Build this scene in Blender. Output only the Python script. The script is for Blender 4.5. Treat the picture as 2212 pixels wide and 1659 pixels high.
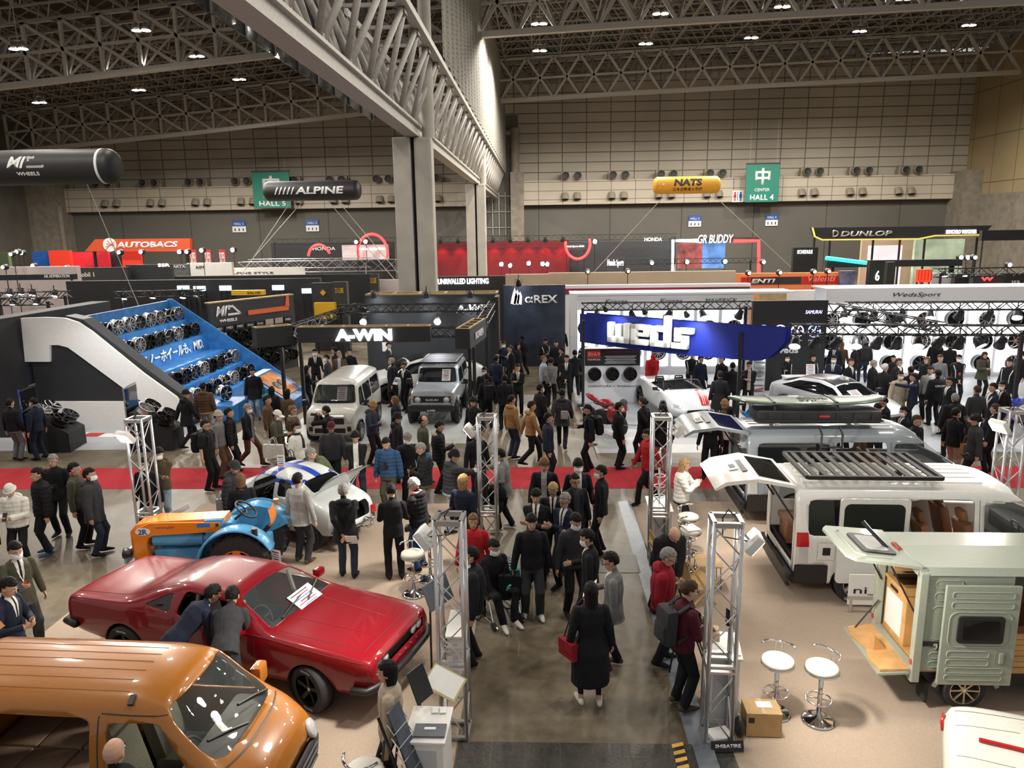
import bpy, bmesh, random
from math import *
from mathutils import Vector as V, Matrix, Euler, noise
for o in list(bpy.data.objects): bpy.data.objects.remove(o)
SC = bpy.context.scene
COL = SC.collection
random.seed(7)
R_ = radians
# ---------------------------------------------------------------- camera
FPX, YAW, TILT, ROLL, CAMZ = 1600.0, R_(2.2), R_(11.65), R_(0.82), 6.0
FW = V((-sin(YAW)*cos(TILT), cos(YAW)*cos(TILT), -sin(TILT)))
_r0 = V((cos(YAW), sin(YAW), 0)); _u0 = _r0.cross(FW)
RT = _r0*cos(ROLL) - _u0*sin(ROLL); UP = _u0*cos(ROLL) + _r0*sin(ROLL)
cd = bpy.data.cameras.new('camera'); cam = bpy.data.objects.new('camera', cd); COL.objects.link(cam)
cd.sensor_width = 36; cd.lens = 36*FPX/2212; cd.clip_end = 400
mw = Matrix((RT, UP, -FW)).transposed().to_4x4(); mw.translation = V((0, 0, CAMZ)); cam.matrix_world = mw
SC.camera = cam
def ray(px, py): return FW + RT*((px-1106)/FPX) - UP*((py-829.5)/FPX)
def P(px, py, z=0.0):
    d = ray(px, py); return V((0, 0, CAMZ)) + d*((z-CAMZ)/d.z)
def PY(px, py, Y):
    d = ray(px, py); return V((0, 0, CAMZ)) + d*(Y/d.y)
# ---------------------------------------------------------------- world, exposure
w = bpy.data.worlds.new('hall_air'); SC.world = w; w.use_nodes = True
w.node_tree.nodes['Background'].inputs[0].default_value = (1.0, .975, .94, 1)
w.node_tree.nodes['Background'].inputs[1].default_value = .42
SC.view_settings.view_transform = 'Standard'; SC.view_settings.look = 'None'
SC.view_settings.exposure = .15; SC.view_settings.gamma = 1; SC.view_settings.use_curve_mapping = False
SC.cycles.max_bounces = 6; SC.cycles.diffuse_bounces = 2; SC.cycles.glossy_bounces = 3
SC.cycles.transmission_bounces = 4; SC.cycles.transparent_max_bounces = 8
SC.cycles.caustics_reflective = False; SC.cycles.caustics_refractive = False; SC.cycles.sample_clamp_indirect = 4
# high bay lamps: x, y, z (the fixtures that hold them are built with the roof)
HALL_LAMPS = []
for (px, py, z) in [(300,195,19.3),(85,222,17.8),(517,172,20.6),(425,122,20.4),(305,66,19.4),(40,106,18.3),(1166,110,21.6),
                    (1395,95,22.2),(1623,82,22.8),(1857,68,23.3),(2093,55,23.6),(1165,52,21.6),(1427,30,22.2),(1690,15,22.8),(1953,-2,23.2)]:
    HALL_LAMPS.append(P(px, py, z))
for x in (-34, -25, -15): HALL_LAMPS += [V((x, 34, 20)), V((x, 20, 20))]
for x in (8, 17, 27): HALL_LAMPS += [V((x, 42, 21.5)), V((x, 26, 21.5))]
for x in (-13, 3, 13): HALL_LAMPS.append(V((x, 10, 21)))
LAMP_W, WARM = 2300, (1.0, .935, .84)
def light(kind, loc, to, power, col=(1, 1, 1), size=.3, angle=70, blend=.6, parent=None, name='lamp_light'):
    d = bpy.data.lights.new(name, kind); d.energy = power; d.color = col
    if kind == 'SPOT': d.spot_size = R_(angle); d.spot_blend = blend; d.shadow_soft_size = size
    elif kind == 'AREA': d.size = size
    else: d.shadow_soft_size = size
    o = bpy.data.objects.new(name, d); COL.objects.link(o)
    o.location = loc
    o.rotation_euler = (V(to)-V(loc)).to_track_quat('-Z', 'Y').to_euler()
    return o
for L in HALL_LAMPS: light('SPOT', L+V((0, 0, -.35)), (L.x, L.y+.01, 0), LAMP_W*(1.0 if L.y < 50 else 3.6), WARM, .3, 168, .35)
# ---------------------------------------------------------------- materials
MATS = {}
def mat(n, c=None, r=.6, m=0., e=0., coat=0., a=1., var=0., sc=8., bump=0., spec=.5, trans=0.):
    if n in MATS: return MATS[n]
    k = bpy.data.materials.new(n); k.use_nodes = True; nt = k.node_tree; b = nt.nodes['Principled BSDF']
    c = tuple(c)[:3]; I = b.inputs
    I['Base Color'].default_value = (*c, 1); I['Roughness'].default_value = r; I['Metallic'].default_value = m
    I['Coat Weight'].default_value = coat; I['Coat Roughness'].default_value = .04; I['Alpha'].default_value = a
    I['Specular IOR Level'].default_value = spec; I['Transmission Weight'].default_value = trans
    if e: I['Emission Color'].default_value = (*c, 1); I['Emission Strength'].default_value = e
    if var or bump:
        tc = nt.nodes.new('ShaderNodeTexCoord'); nz = nt.nodes.new('ShaderNodeTexNoise')
        nz.inputs['Scale'].default_value = sc; nz.inputs['Detail'].default_value = 4
        nt.links.new(tc.outputs['Object'], nz.inputs['Vector'])
        if var:
            rp = nt.nodes.new('ShaderNodeValToRGB'); rp.color_ramp.elements[0].position = .3; rp.color_ramp.elements[1].position = .7
            rp.color_ramp.elements[0].color = (*[x*(1-var) for x in c], 1); rp.color_ramp.elements[1].color = (*[min(1, x*(1+var)) for x in c], 1)
            nt.links.new(nz.outputs['Fac'], rp.inputs['Fac']); nt.links.new(rp.outputs['Color'], I['Base Color'])
        if bump:
            bp = nt.nodes.new('ShaderNodeBump'); bp.inputs['Strength'].default_value = bump; bp.inputs['Distance'].default_value = .02
            nt.links.new(nz.outputs['Fac'], bp.inputs['Height']); nt.links.new(bp.outputs['Normal'], I['Normal'])
    MATS[n] = k; return k
def paint(n, c, r=.3, flake=0.): return mat('paint_'+n, c, r, flake, 0, .8, var=.04, sc=30, spec=.25)
def cloth(c):
    return mat('cloth_%d_%d_%d' % tuple(int(x*1000) for x in c), c, .85, var=.12, sc=14, bump=.3, spec=.25)
def glow(n, c, e): return mat('glow_'+n, c, .5, e=e)
BLACK = mat('black_satin', (.012, .012, .013), .45, var=.1); WHITE = mat('white_panel', (.8, .79, .77), .5, var=.02)
MBLK = mat('matte_black_panel', (.016, .016, .018), .7, var=.15, sc=2)
GLASS = mat('tinted_glass', (.02, .025, .025), .03, a=.55, spec=.8); CLEAR = mat('clear_glass', (.10, .12, .12), .02, a=.28, spec=.8)
DGLASS = mat('dark_glass', (.008, .009, .010), .04, spec=.7)
CHROME = mat('chrome', (.75, .75, .77), .08, 1.); ALU = mat('aluminium', (.62, .62, .63), .3, .9, var=.06)
RUBBER = mat('tyre_rubber', (.018, .018, .018), .75, var=.2, sc=20); STEEL = mat('painted_steel', (.42, .40, .365), .55, var=.1)
PAPER = mat('paper', (.8, .79, .76), .8, var=.02); SKIN = mat('skin', (.52, .31, .215), .6, var=.06, spec=.3)
WOOD = mat('pine_wood', (.52, .31, .13), .5, var=.18, sc=6); PLASTIC_W = mat('white_plastic', (.78, .77, .73), .35, var=.02)
LETW = mat('white_lettering', (.82, .82, .82), .5, var=.01)
# ---------------------------------------------------------------- mesh helpers
class MB:
    def __init__(s): s.b = bmesh.new(); s.mi = 0
    def _f(s, vs):
        try: f = s.b.faces.new(vs); f.material_index = s.mi; return f
        except ValueError: return None
    def box(s, c, d, M=None, bev=0.):
        x, y, z = d[0]/2, d[1]/2, d[2]/2; c = V(c)
        M = M or Matrix.Identity(3)
        vs = [s.b.verts.new(c + M @ V((i*x, j*y, k*z))) for i in (-1, 1) for j in (-1, 1) for k in (-1, 1)]
        fs = [s._f([vs[i] for i in q]) for q in ((0, 1, 3, 2), (4, 6, 7, 5), (0, 4, 5, 1), (2, 3, 7, 6), (0, 2, 6, 4), (1, 5, 7, 3))]
        if bev:
            es = list({e for f in fs for e in f.edges})
            rr = bmesh.ops.bevel(s.b, geom=es, offset=bev, segments=2, affect='EDGES', profile=.6, clamp_overlap=True)
            for f in rr['faces']: f.material_index = s.mi
        return s
    def box2(s, a, b, bev=0.): a, b = V(a), V(b); return s.box((a+b)/2, (abs(b.x-a.x), abs(b.y-a.y), abs(b.z-a.z)), None, bev)
    def tube(s, pts, r, n=6, cap=True, r2=None, up=None, closed=False):
        pts = [V(p) for p in pts]; rings = []; L = len(pts); prev = None
        for i, p in enumerate(pts):
            if closed: t = pts[(i+1) % L]-pts[i-1]
            else: t = (pts[min(i+1, L-1)]-pts[max(i-1, 0)])
            if t.length < 1e-9: t = V((0, 0, 1))
            t.normalize()
            a = up or (prev if prev is not None else (V((0, 0, 1)) if abs(t.z) < .95 else V((1, 0, 0))))
            u = (a - t*a.dot(t))
            if u.length < 1e-6: u = t.orthogonal()
            u.normalize(); v = t.cross(u); prev = u
            rr = r[i] if isinstance(r, (list, tuple)) else r
            r2v = (r2[i] if isinstance(r2, (list, tuple)) else r2) if r2 is not None else rr
            o = pi/n if n == 4 else 0
            k = sqrt(2) if n == 4 else 1
            rings.append([s.b.verts.new(p + u*(rr*k*cos(2*pi*j/n+o)) + v*(r2v*k*sin(2*pi*j/n+o))) for j in range(n)])
        for i in range(L if closed else L-1):
            A, B = rings[i], rings[(i+1) % L]
            for j in range(n): s._f([A[j], A[(j+1) % n], B[(j+1) % n], B[j]])
        if cap and not closed: s._f(rings[0][::-1]); s._f(rings[-1])
        return s
    def bar(s, a, b, w, h=None): return s.tube([a, b], w/2, 4, r2=(h or w)/2)
    def lathe(s, prof, c=(0, 0, 0), ax='z', n=24, M=None, cap=True):
        c = V(c); rings = []
        for (r, h) in prof:
            ring = []
            for j in range(n):
                a = 2*pi*j/n; p = {'z': V((r*cos(a), r*sin(a), h)), 'y': V((r*sin(a), h, r*cos(a))), 'x': V((h, r*cos(a), r*sin(a)))}[ax]
                ring.append(s.b.verts.new(c + (M @ p if M else p)))
            rings.append(ring)
        for A, B in zip(rings, rings[1:]):
            for j in range(n): s._f([A[j], A[(j+1) % n], B[(j+1) % n], B[j]])
        if cap and prof[0][0] > 1e-6: s._f(rings[0][::-1])
        if cap and prof[-1][0] > 1e-6: s._f(rings[-1])
        return s
    def ell(s, c, r, n=12, M=None):
        c = V(c); m = max(4, n//2); k = bmesh.ops.create_uvsphere(s.b, u_segments=n, v_segments=m, radius=1)
        for v in k['verts']:
            p = V((v.co.x*r[0], v.co.y*r[1], v.co.z*r[2])); v.co = c + (M @ p if M else p)
            for f in v.link_faces: f.material_index = s.mi
        return s
    def prism(s, poly, f, d):
        """poly: 2D points; f maps (u,v,w) -> 3D; extruded from w=0 to w=d"""
        A = [s.b.verts.new(f(u, v, 0)) for u, v in poly]; B = [s.b.verts.new(f(u, v, d)) for u, v in poly]; n = len(poly)
        s._f(A[::-1]); s._f(B)
        for i in range(n): s._f([A[i], A[(i+1) % n], B[(i+1) % n], B[i]])
        return s
    def quad(s, *p): s._f([s.b.verts.new(V(q)) for q in p]); return s
    def grid(s, f, nu, nv):
        g = [[s.b.verts.new(f(i/nu, j/nv)) for j in range(nv+1)] for i in range(nu+1)]
        for i in range(nu):
            for j in range(nv): s._f([g[i][j], g[i+1][j], g[i+1][j+1], g[i][j+1]])
        return s
    def mesh(s, name, mats, smooth=False, fix=True):
        if fix: bmesh.ops.recalc_face_normals(s.b, faces=s.b.faces[:])
        me = bpy.data.meshes.new(name); s.b.to_mesh(me); s.b.free()
        for k in (mats if isinstance(mats, (list, tuple)) else [mats]): me.materials.append(k)
        if smooth:
            me.polygons.foreach_set('use_smooth', [True]*len(me.polygons))
            if smooth is not True: me.set_sharp_from_angle(angle=R_(smooth))
        return me
    def build(s, name, mats, parent=None, smooth=False, loc=None, rz=None, fix=True):
        return ob(name, s.mesh(name, mats, smooth, fix), parent, loc, rz)
def ob(name, me, parent=None, loc=None, rz=None):
    o = bpy.data.objects.new(name, me); COL.objects.link(o)
    if parent: o.parent = parent
    if loc is not None: o.location = loc
    if rz is not None: o.rotation_euler = (0, 0, rz)
    return o
def tag(o, label, cat, group=None, kind='thing'):
    o['label'] = label; o['category'] = cat
    if group: o['group'] = group
    if kind: o['kind'] = kind
    return o
def thing(name, label, cat, loc=(0, 0, 0), rz=0., group=None):
    o = bpy.data.objects.new(name, None); COL.objects.link(o); o.empty_display_size = .2
    o.location = loc; o.rotation_euler = (0, 0, rz)
    return tag(o, label, cat, group, 'thing')
def struct(name, mb, m, smooth=False):
    o = mb.build(name, m, None, smooth); o['kind'] = 'structure'; return o
KIDS = {}
def dup(root, loc, rz, label, group=None, kids=None):
    """a copy of a thing with copies of its parts and sub-parts"""
    if root.name not in KIDS:
        KIDS[root.name] = [(c, list(c.children)) for c in root.children]
    r = root.copy(); COL.objects.link(r); r.location = loc; r.rotation_euler = (0, 0, rz); r['label'] = label
    if group: r['group'] = group
    for c, gs in KIDS[root.name]:
        d = c.copy(); COL.objects.link(d); d.parent = r
        for g in gs:
            h = g.copy(); COL.objects.link(h); h.parent = d
    return r
SCR = bpy.data.scenes.new('scratch')
def evald(me, mods):
    """mesh after a list of (type, settings) modifiers"""
    o = bpy.data.objects.new('tmp', me); SCR.collection.objects.link(o); extra = []
    for t, st in mods:
        q = o.modifiers.new(t, t)
        for k, v in st.items():
            if k == 'object_mesh':
                e = bpy.data.objects.new('tmpb', v); SCR.collection.objects.link(e); q.object = e; extra.append(e)
            else: setattr(q, k, v)
    vl = SCR.view_layers[0]; vl.update(); dg = vl.depsgraph
    r = bpy.data.meshes.new_from_object(o.evaluated_get(dg))
    for e in [o]+extra: bpy.data.objects.remove(e)
    return r
FONT = bpy.data.fonts.load('<builtin>') if not bpy.data.fonts else bpy.data.fonts[0]
def text(s, h, m, parent=None, loc=(0, 0, 0), M=None, width=None, bold=0., shear=0., ext=.01, name='lettering', al='CENTER', spacing=1., fit=True):
    """lettering standing in the local XZ plane, reading along +X, facing -Y; h = cap height"""
    c = bpy.data.curves.new('t', 'FONT'); c.body = s; c.size = 1; c.extrude = 0; c.offset = bold; c.shear = shear
    c.space_character = spacing; c.align_x = 'LEFT'; c.resolution_u = 3; c.space_line = 1.1
    o = bpy.data.objects.new('t', c); me = bpy.data.meshes.new_from_object(o); bpy.data.objects.remove(o)
    b = bmesh.new(); b.from_mesh(me); vs = b.verts[:]
    if not vs: b.free(); return None
    x0, x1 = min(v.co.x for v in vs), max(v.co.x for v in vs); y0, y1 = min(v.co.y for v in vs), max(v.co.y for v in vs)
    ky = h/(y1-y0) if fit else h
    kx = width/(x1-x0) if width else ky
    for v in vs: v.co = V(((v.co.x-(x0+x1)/2)*kx if al == 'CENTER' else (v.co.x-x0)*kx, 0, (v.co.y-(y0+y1)/2)*ky))
    if ext:
        g = bmesh.ops.extrude_face_region(b, geom=b.faces[:])
        for v in [q for q in g['geom'] if isinstance(q, bmesh.types.BMVert)]: v.co.y -= ext
    bmesh.ops.recalc_face_normals(b, faces=b.faces[:])
    n = bpy.data.meshes.new(name); b.to_mesh(n); b.free(); n.materials.append(m); bpy.data.meshes.remove(me)
    o = ob(name, n, parent)
    o.matrix_local = Matrix.Translation(V(loc)) @ ((M.to_4x4() if M else Matrix.Identity(4)))
    return o
def rotz(a): return Matrix.Rotation(a, 3, 'Z')
def rotx(a): return Matrix.Rotation(a, 3, 'X')
def roty(a): return Matrix.Rotation(a, 3, 'Y')
# ================================================================ the hall
def tex_mat(n, r=.6, spec=.5, bump=0.):
    k = bpy.data.materials.new(n); k.use_nodes = True; nt = k.node_tree; b = nt.nodes['Principled BSDF']
    b.inputs['Roughness'].default_value = r; b.inputs['Specular IOR Level'].default_value = spec
    N = lambda t, **kw: (lambda q: ([setattr(q, a, v) for a, v in kw.items()], q)[1])(nt.nodes.new(t))
    return k, nt, b, N
def panel_mat(n, axis, c1, c2, cm, bw, rh, ms=.012):
    k, nt, b, N = tex_mat(n, .7, .3)
    tc = N('ShaderNodeTexCoord'); sp = N('ShaderNodeSeparateXYZ'); cb = N('ShaderNodeCombineXYZ'); br = N('ShaderNodeTexBrick', offset=0.)
    nz = N('ShaderNodeTexNoise'); mx = N('ShaderNodeMix', data_type='RGBA', blend_type='MULTIPLY')
    nt.links.new(tc.outputs['Object'], sp.inputs[0]); nt.links.new(sp.outputs[axis], cb.inputs[0]); nt.links.new(sp.outputs[2], cb.inputs[1])
    nt.links.new(cb.outputs[0], br.inputs['Vector'])
    for q, c in (('Color1', c1), ('Color2', c2), ('Mortar', cm)): br.inputs[q].default_value = (*c, 1)
    br.inputs['Scale'].default_value = 1; br.inputs['Brick Width'].default_value = bw; br.inputs['Row Height'].default_value = rh
    br.inputs['Mortar Size'].default_value = ms*2; br.inputs['Mortar Smooth'].default_value = .1
    nz.inputs['Scale'].default_value = .12; nz.inputs['Detail'].default_value = 5; nt.links.new(tc.outputs['Object'], nz.inputs['Vector'])
    mx.inputs[0].default_value = .45; nt.links.new(br.outputs['Color'], mx.inputs[6]); nt.links.new(nz.outputs['Fac'], mx.inputs[7])
    nt.links.new(mx.outputs[2], b.inputs['Base Color']); return k
WALLM = panel_mat('wall_panels', 0, (.54, .49, .40), (.50, .45, .37), (.19, .17, .135), 3.1, 1.22, .035)
BANDM = panel_mat('band_panels', 0, (.63, .56, .45), (.60, .53, .43), (.2, .17, .13), 3.1, 1.1, .02)
SIDEM = panel_mat('yellow_lit_side_panels', 1, (.46, .36, .20), (.43, .34, .19), (.2, .16, .1), 4.5, 5.5, .03)  # yellow light falling on the right wall is put into the panel colour
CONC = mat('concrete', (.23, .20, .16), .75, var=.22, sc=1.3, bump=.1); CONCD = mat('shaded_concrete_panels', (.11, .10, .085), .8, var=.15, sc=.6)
COLM = mat('column_concrete', (.37, .345, .30), .7, var=.12, sc=.9)
def concrete_floor():
    k, nt, b, N = tex_mat('polished_concrete', .3, .35)
    tc = N('ShaderNodeTexCoord'); n1 = N('ShaderNodeTexNoise'); n2 = N('ShaderNodeTexNoise'); rp = N('ShaderNodeValToRGB'); mx = N('ShaderNodeMix', data_type='RGBA', blend_type='MULTIPLY')
    n1.inputs['Scale'].default_value = .9; n1.inputs['Detail'].default_value = 8; n1.inputs['Roughness'].default_value = .65; n2.inputs['Scale'].default_value = 7; n2.inputs['Detail'].default_value = 6
    e = rp.color_ramp.elements; e[0].position = .3; e[0].color = (.098, .076, .046, 1); e[1].position = .68; e[1].color = (.265, .215, .147, 1)
    for q in (n1, n2): nt.links.new(tc.outputs['Object'], q.inputs['Vector'])
    nt.links.new(n1.outputs['Fac'], rp.inputs['Fac']); nt.links.new(rp.outputs[0], mx.inputs[6]); nt.links.new(n2.outputs['Fac'], mx.inputs[7]); mx.inputs[0].default_value = .5
    nt.links.new(mx.outputs[2], b.inputs['Base Color'])
    r2 = N('ShaderNodeMapRange'); r2.inputs[3].default_value = .3; r2.inputs[4].default_value = .7; nt.links.new(n1.outputs['Fac'], r2.inputs[0]); nt.links.new(r2.outputs[0], b.inputs['Roughness'])
    return k
struct('floor', MB().box2((-75, -5, -.3), (70, 102, 0)), concrete_floor())
# ---- floor coverings
CARP = mat('tan_carpet', (.40, .315, .245), .95, var=.10, sc=60, bump=.4, spec=.1)
def flat(name, label, cat, poly, h, m, group=None, z=0.):
    b = MB(); b.prism([(p[0], p[1]) for p in poly], lambda u, v, w: V((u, v, z+w)), h); return tag(b.build(name, m), label, cat, group)
xl, xr = P(110, 1354).x, -1.02; yf = P(800, 1088).y
flat('carpet', 'tan carpet under the red coupe and orange van', 'carpet', [(xl, 5), (xr, 5), (xr, yf), (xl, yf)], .004, CARP)
XR = 2.0; yf2 = P(1500, 1084).y
flat('carpet', 'tan carpet under the white van and sage green camper', 'carpet', [(XR, 5), (30, 5), (30, yf2), (XR, yf2)], .004, CARP)
flat('carpet', 'long red carpet runner crossing the whole hall', 'carpet', [(-40, P(0, 1057).y), (40, P(0, 1057).y), (40, P(0, 1012).y), (-40, P(0, 1012).y)], .004, mat('red_carpet', (.40, .034, .044), .95, var=.08, sc=40, bump=.3, spec=.1))
RAMP = mat('ramp_metal', (.20, .22, .25), .45, .2, var=.1)
b = MB(); b.prism([(XR-.26, 0), (XR, 0), (XR, .05)], lambda u, v, w: V((u, 6+w, v)), yf2-6)
tag(b.build('edge_ramp', RAMP), 'grey metal edge ramp along the right carpet', 'ramp')
PLATE = mat('checker_plate', (.075, .07, .062), .5, .5, var=.25, sc=25, bump=.3)
for k, y0, y1, x0, n, w_ in ((0, 6.5, P(1106, 1604).y, -1.0, 8, .405), (1, P(1200, 1237).y, P(1200, 1198).y, -.45, 4, .6)):
    for i in range(n):
        tag(MB().box2((x0+i*w_, y0, .001), (x0+i*w_+w_-.012, y1, .007)).build('floor_plate', PLATE),
            ('checker plate trench cover at the near end of the aisle', 'checker plate trench cover in the second strip across the aisle')[k], 'plate', ('trench covers, near strip', 'trench covers, second strip')[k])
def hazard(label, p0, p1, w_):
    p0, p1 = V(p0), V(p1); d = (p1-p0); n = max(5, int(d.length/.06)); s = d.normalized().cross(V((0, 0, 1)))*w_/2; b = MB()
    for i in range(n):
        b.mi = i % 2; a, c = p0+d*(i/n), p0+d*((i+1)/n); sk = d.normalized()*.05
        b.quad(a-s, a+s+sk, c+s+sk, c-s)
    for v in b.b.verts: v.co.z = .012
    tag(b.build('hazard_tape', [mat('hazard_yellow', (.75, .42, .08), .5, var=.03), BLACK]), label, 'tape')
hazard('yellow and black hazard tape on the near trench covers', P(1462, 1604), P(1478, 1668), .14)
hazard('short yellow and black hazard tape at the foot of the ramp', P(1388, 1188), P(1391, 1204), .13)
# ---- walls
YW = 100.
b = MB(); b.box2((-66, YW, 9.3), (58, YW+.5, 27)); struct('wall_back', b, WALLM)
b = MB(); b.box2((-66, YW-.3, 0), (58, YW+.5, 9.3)); struct('wall_lower', b, panel_mat('lower_panels', 0, (.165, .155, .135), (.155, .145, .125), (.08, .07, .06), 9.3, 10, .03))
for n_, (xa, xb) in enumerate(((-62.6, -8), (-1.9, 52.5))):
    struct('trim_%d' % (n_+1), MB().box2((xa, YW-1.6, 9.27), (xb, YW-.01, 12.3), .03), BANDM)
b = MB(); b.box2((54.5, 62, 9), (55, YW, 27)); struct('wall_right', b, SIDEM)
b = MB()
b.box2((54.2, 84, 0), (55.1, YW-.4, 9.6)); b.box2((52.3, YW-4, 0), (55.1, YW-.4, 12.6)); b.box2((-66, YW-4, 0), (-62.4, YW-.4, 13.0)); struct('trim_3', b, CONC)
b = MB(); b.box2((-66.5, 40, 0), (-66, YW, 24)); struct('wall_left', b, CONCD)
# end bay between the two halls: pilaster, dark recess with shutter grid, pipe post
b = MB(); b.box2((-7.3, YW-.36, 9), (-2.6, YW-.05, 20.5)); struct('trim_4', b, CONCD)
b = MB(); b.box2((-3.6, YW-2.2, 0), (-1.9, YW-.4, 13.4)); b.lathe([(.55, 13.4), (.55, 18.2), (.62, 18.2), (.62, 18.8)], (-3.0, YW-1.4, 0), n=14); b.tube([(-3.0, YW-1.4, 18.3), (-6.6, YW-1.4, 18.3)], .35, 8); struct('trim_5', b, CONC)
b = MB()
for i in range(5): b.bar((-6.9+i*.85, YW-.5, 5.5), (-6.9+i*.85, YW-.5, 11), .1)
for z in (6.5, 8.5, 10.5): b.bar((-6.9, YW-.5, z), (-3.5, YW-.5, z), .1)
struct('trim_6', b, STEEL)
# ---- roof
ZP = [(-66, 15.3), (-59, 15.9), (-38, 17.56), (-17, 19.4), (-4, 20.2), (7, 20.65), (27, 21.3), (60, 22.3)]
def zb(x):
    for (a, za), (c, zc) in zip(ZP, ZP[1:]):
        if x <= c: return za+(zc-za)*(x-a)/(c-a)
    return ZP[-1][1]
b = MB()
for (a, za), (c, zc) in zip(ZP, ZP[1:]): b.prism([(a, za+5.9), (c, zc+5.9), (c, zc+6.3), (a, za+6.3)], lambda u, v, w: V((u, 8+w, v)), 95)
struct('ceiling', b, mat('roof_deck', (.034, .031, .028), .9, var=.1, sc=.5))
GRID = mat('roof_lattice_steel', (.24, .225, .20), .6, var=.08)
b = MB(); nx = 41; ny = 21; px_ = lambda i: -64+i*2.95; py_ = lambda j: 38+j*3.0
for i in range(nx):
    for j in range(ny):
        x, y = px_(i), py_(j); T = lambda i_, j_: V((px_(i_), py_(j_), zb(px_(i_))+5.6)); D = lambda i_, j_: V((px_(i_)+1.47, py_(j_)+1.5, zb(px_(i_)+1.47)+4.1))
        if i < nx-1: b.bar(T(i, j), T(i+1, j), .12); b.bar(D(i, j), D(i+1, j), .12)
        if j < ny-1: b.bar(T(i, j), T(i, j+1), .12); b.bar(D(i, j), D(i, j+1), .12)
        for q in ((0, 0), (1, 0), (0, 1), (1, 1)):
            if i+q[0] < nx and j+q[1] < ny: b.bar(D(i, j), T(i+q[0], j+q[1]), .09)
o = b.build('roof_lattice', GRID, fix=False); tag(o, 'fine steel lattice spread under the dark roof deck', 'roof lattice', kind='structure')
def truss(y, x0, x1, right, label):
    t = thing('roof_truss', label, 'truss', (0, y, 0), 0, 'roof trusses spanning the halls'); n = int((x1-x0)/2.9); st = (x1-x0)/n
    X = lambda i: x0+i*st; b = MB(); H = 4.3
    for i in range(n): b.bar((X(i), 0, zb(X(i))), (X(i+1), 0, zb(X(i+1))), .42, .5)
    b.build('bottom_chord', STEEL, t)
    b = MB()
    for i in range(n):
        pass
    b.b.free()
    for yy, h, w_ in ((0, H/2, .2), (0, H, .24), (2.6, H, .2)):
        b = MB(); [b.bar((X(i), yy, zb(X(i))+h), (X(i+1), yy, zb(X(i+1))+h), w_) for i in range(n)]; b.build('upper_chord', STEEL, t)
    b = MB(); B = lambda i, h=0, yy=0: V((X(i), yy, zb(X(i))+h))
    for i in range(n+1):
        if right:
            m = lambda i_, h, yy=0: V((X(i_)+st*.5, yy, zb(X(i_)+st*.5)+h))
            if i < n:
                b.bar(B(i, H), m(i, H/2), .25); b.bar(m(i, H/2), B(i+1, H), .25); b.bar(m(i, H/2), B(i), .25); b.bar(m(i, H/2), B(i+1), .25)
                b.bar(B(i, 0), m(i, H, 2.6), .2); b.bar(m(i, H, 2.6), B(i+1), .2)
        else:
            b.bar(B(i), B(i, H), .24)
            if i+1 <= n: b.bar(B(i, H), B(i+1, H/2), .24); b.bar(B(i, H/2), B(i+1, 0), .24)
            b.bar(B(i), B(i, H, 2.6), .2)
            if i+1 <= n: b.bar(B(i), V((X(i+1), 2.6, zb(X(i+1))+H)), .16)
    b.build('web_lattice', STEEL, t)
truss(87, -4.2, 52, True, 'steel roof truss at the back of the right hall'); truss(58.5, -4.4, 54, True, 'nearer steel roof truss in the right hall')
truss(87, -61, -6.5, False, 'steel roof truss at the back of the left hall'); truss(58.5, -62, -6.5, False, 'nearer steel roof truss in the left hall')
# ---- valley truss between the halls, its columns, net and glass
t = thing('valley_truss', 'heavy triangular steel truss between the two halls on twin columns', 'truss', (-5.5, 0, 0))
ZA, ZT = 10.1, 13.4
b = MB()
b.box2((-.30, 10, ZA), (.30, 99, ZA+.10)); b.box2((-.30, 10, ZA+.48), (.30, 99, ZA+.58)); b.box2((-.16, 10, ZA+.08), (.16, 99, ZA+.5)); b.build('bottom_chord', STEEL, t)
for sx in (-1.13, 1.13): MB().box2((sx-.17, 12, ZT-.12), (sx+.17, 99, ZT+.12)).build('top_chord', STEEL, t)
b = MB(); g = MB(); q = MB(); y = 14.
while y < 97:
    for sx in (-1, 1):
        for dy in (-1.25, 1.25): b.tube([(.1*sx, y+dy*.12, ZA+.55), (1.08*sx, y+dy, ZT-.05)], .105, 8)
        g.box((1.0*sx, y+1.37, ZT-.2), (.3, .5, .2))
    g.box((0, y, ZA+.66), (.44, .7, .22)); q.bar((-1.1, y+1.37, ZT), (1.1, y+1.37, ZT), .12); y += 2.75
b.build('web_tube', STEEL, t, True); g.build('node_plate', mat('node_steel', (.16, .14, .12), .5, .3, var=.1), t); q.build('cross_tie', STEEL, t)
for k, y in enumerate((34., 67.)):
    q = thing('twin_column', ('pair of pale concrete columns standing behind the black booth wall', 'farther pair of concrete columns beside the red lit stage')[k], 'column', (-5.5, y, 0))
    for s in (-.49, .44):
        b = MB(); b.box2((s-.39, -.42, 0), (s+.39, .42, ZA-.01), .12 if s > 0 else .05); b.build('shaft', COLM, q)
    b = MB(); b.box2((-.1, .1, 0), (.05, .3, ZA-.01)); b.build('gap_shade', BLACK, q)  # black strip stands in for the shade in the gap between the shafts
    b = MB(); b.lathe([(.28, ZA-.05), (.28, zb(-5.5)+5)], (.64, .2, 0), n=16); b.build('upper_post', COLM, q, 40)
b = MB()
for j in range(15): b.lathe([(.38, 0), (.38, ZA-.05)], (-64+j*.9 if j < 3 else -55.5+j*.01, YW-3.4, 0), n=10) if j < 3 else None
tag(b.build('drain_pipes', CONC), 'vertical pipes beside the concrete block at far left', 'pipes')
k, nt, bb, N = tex_mat('perforated_net', .8, .2)
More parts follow.
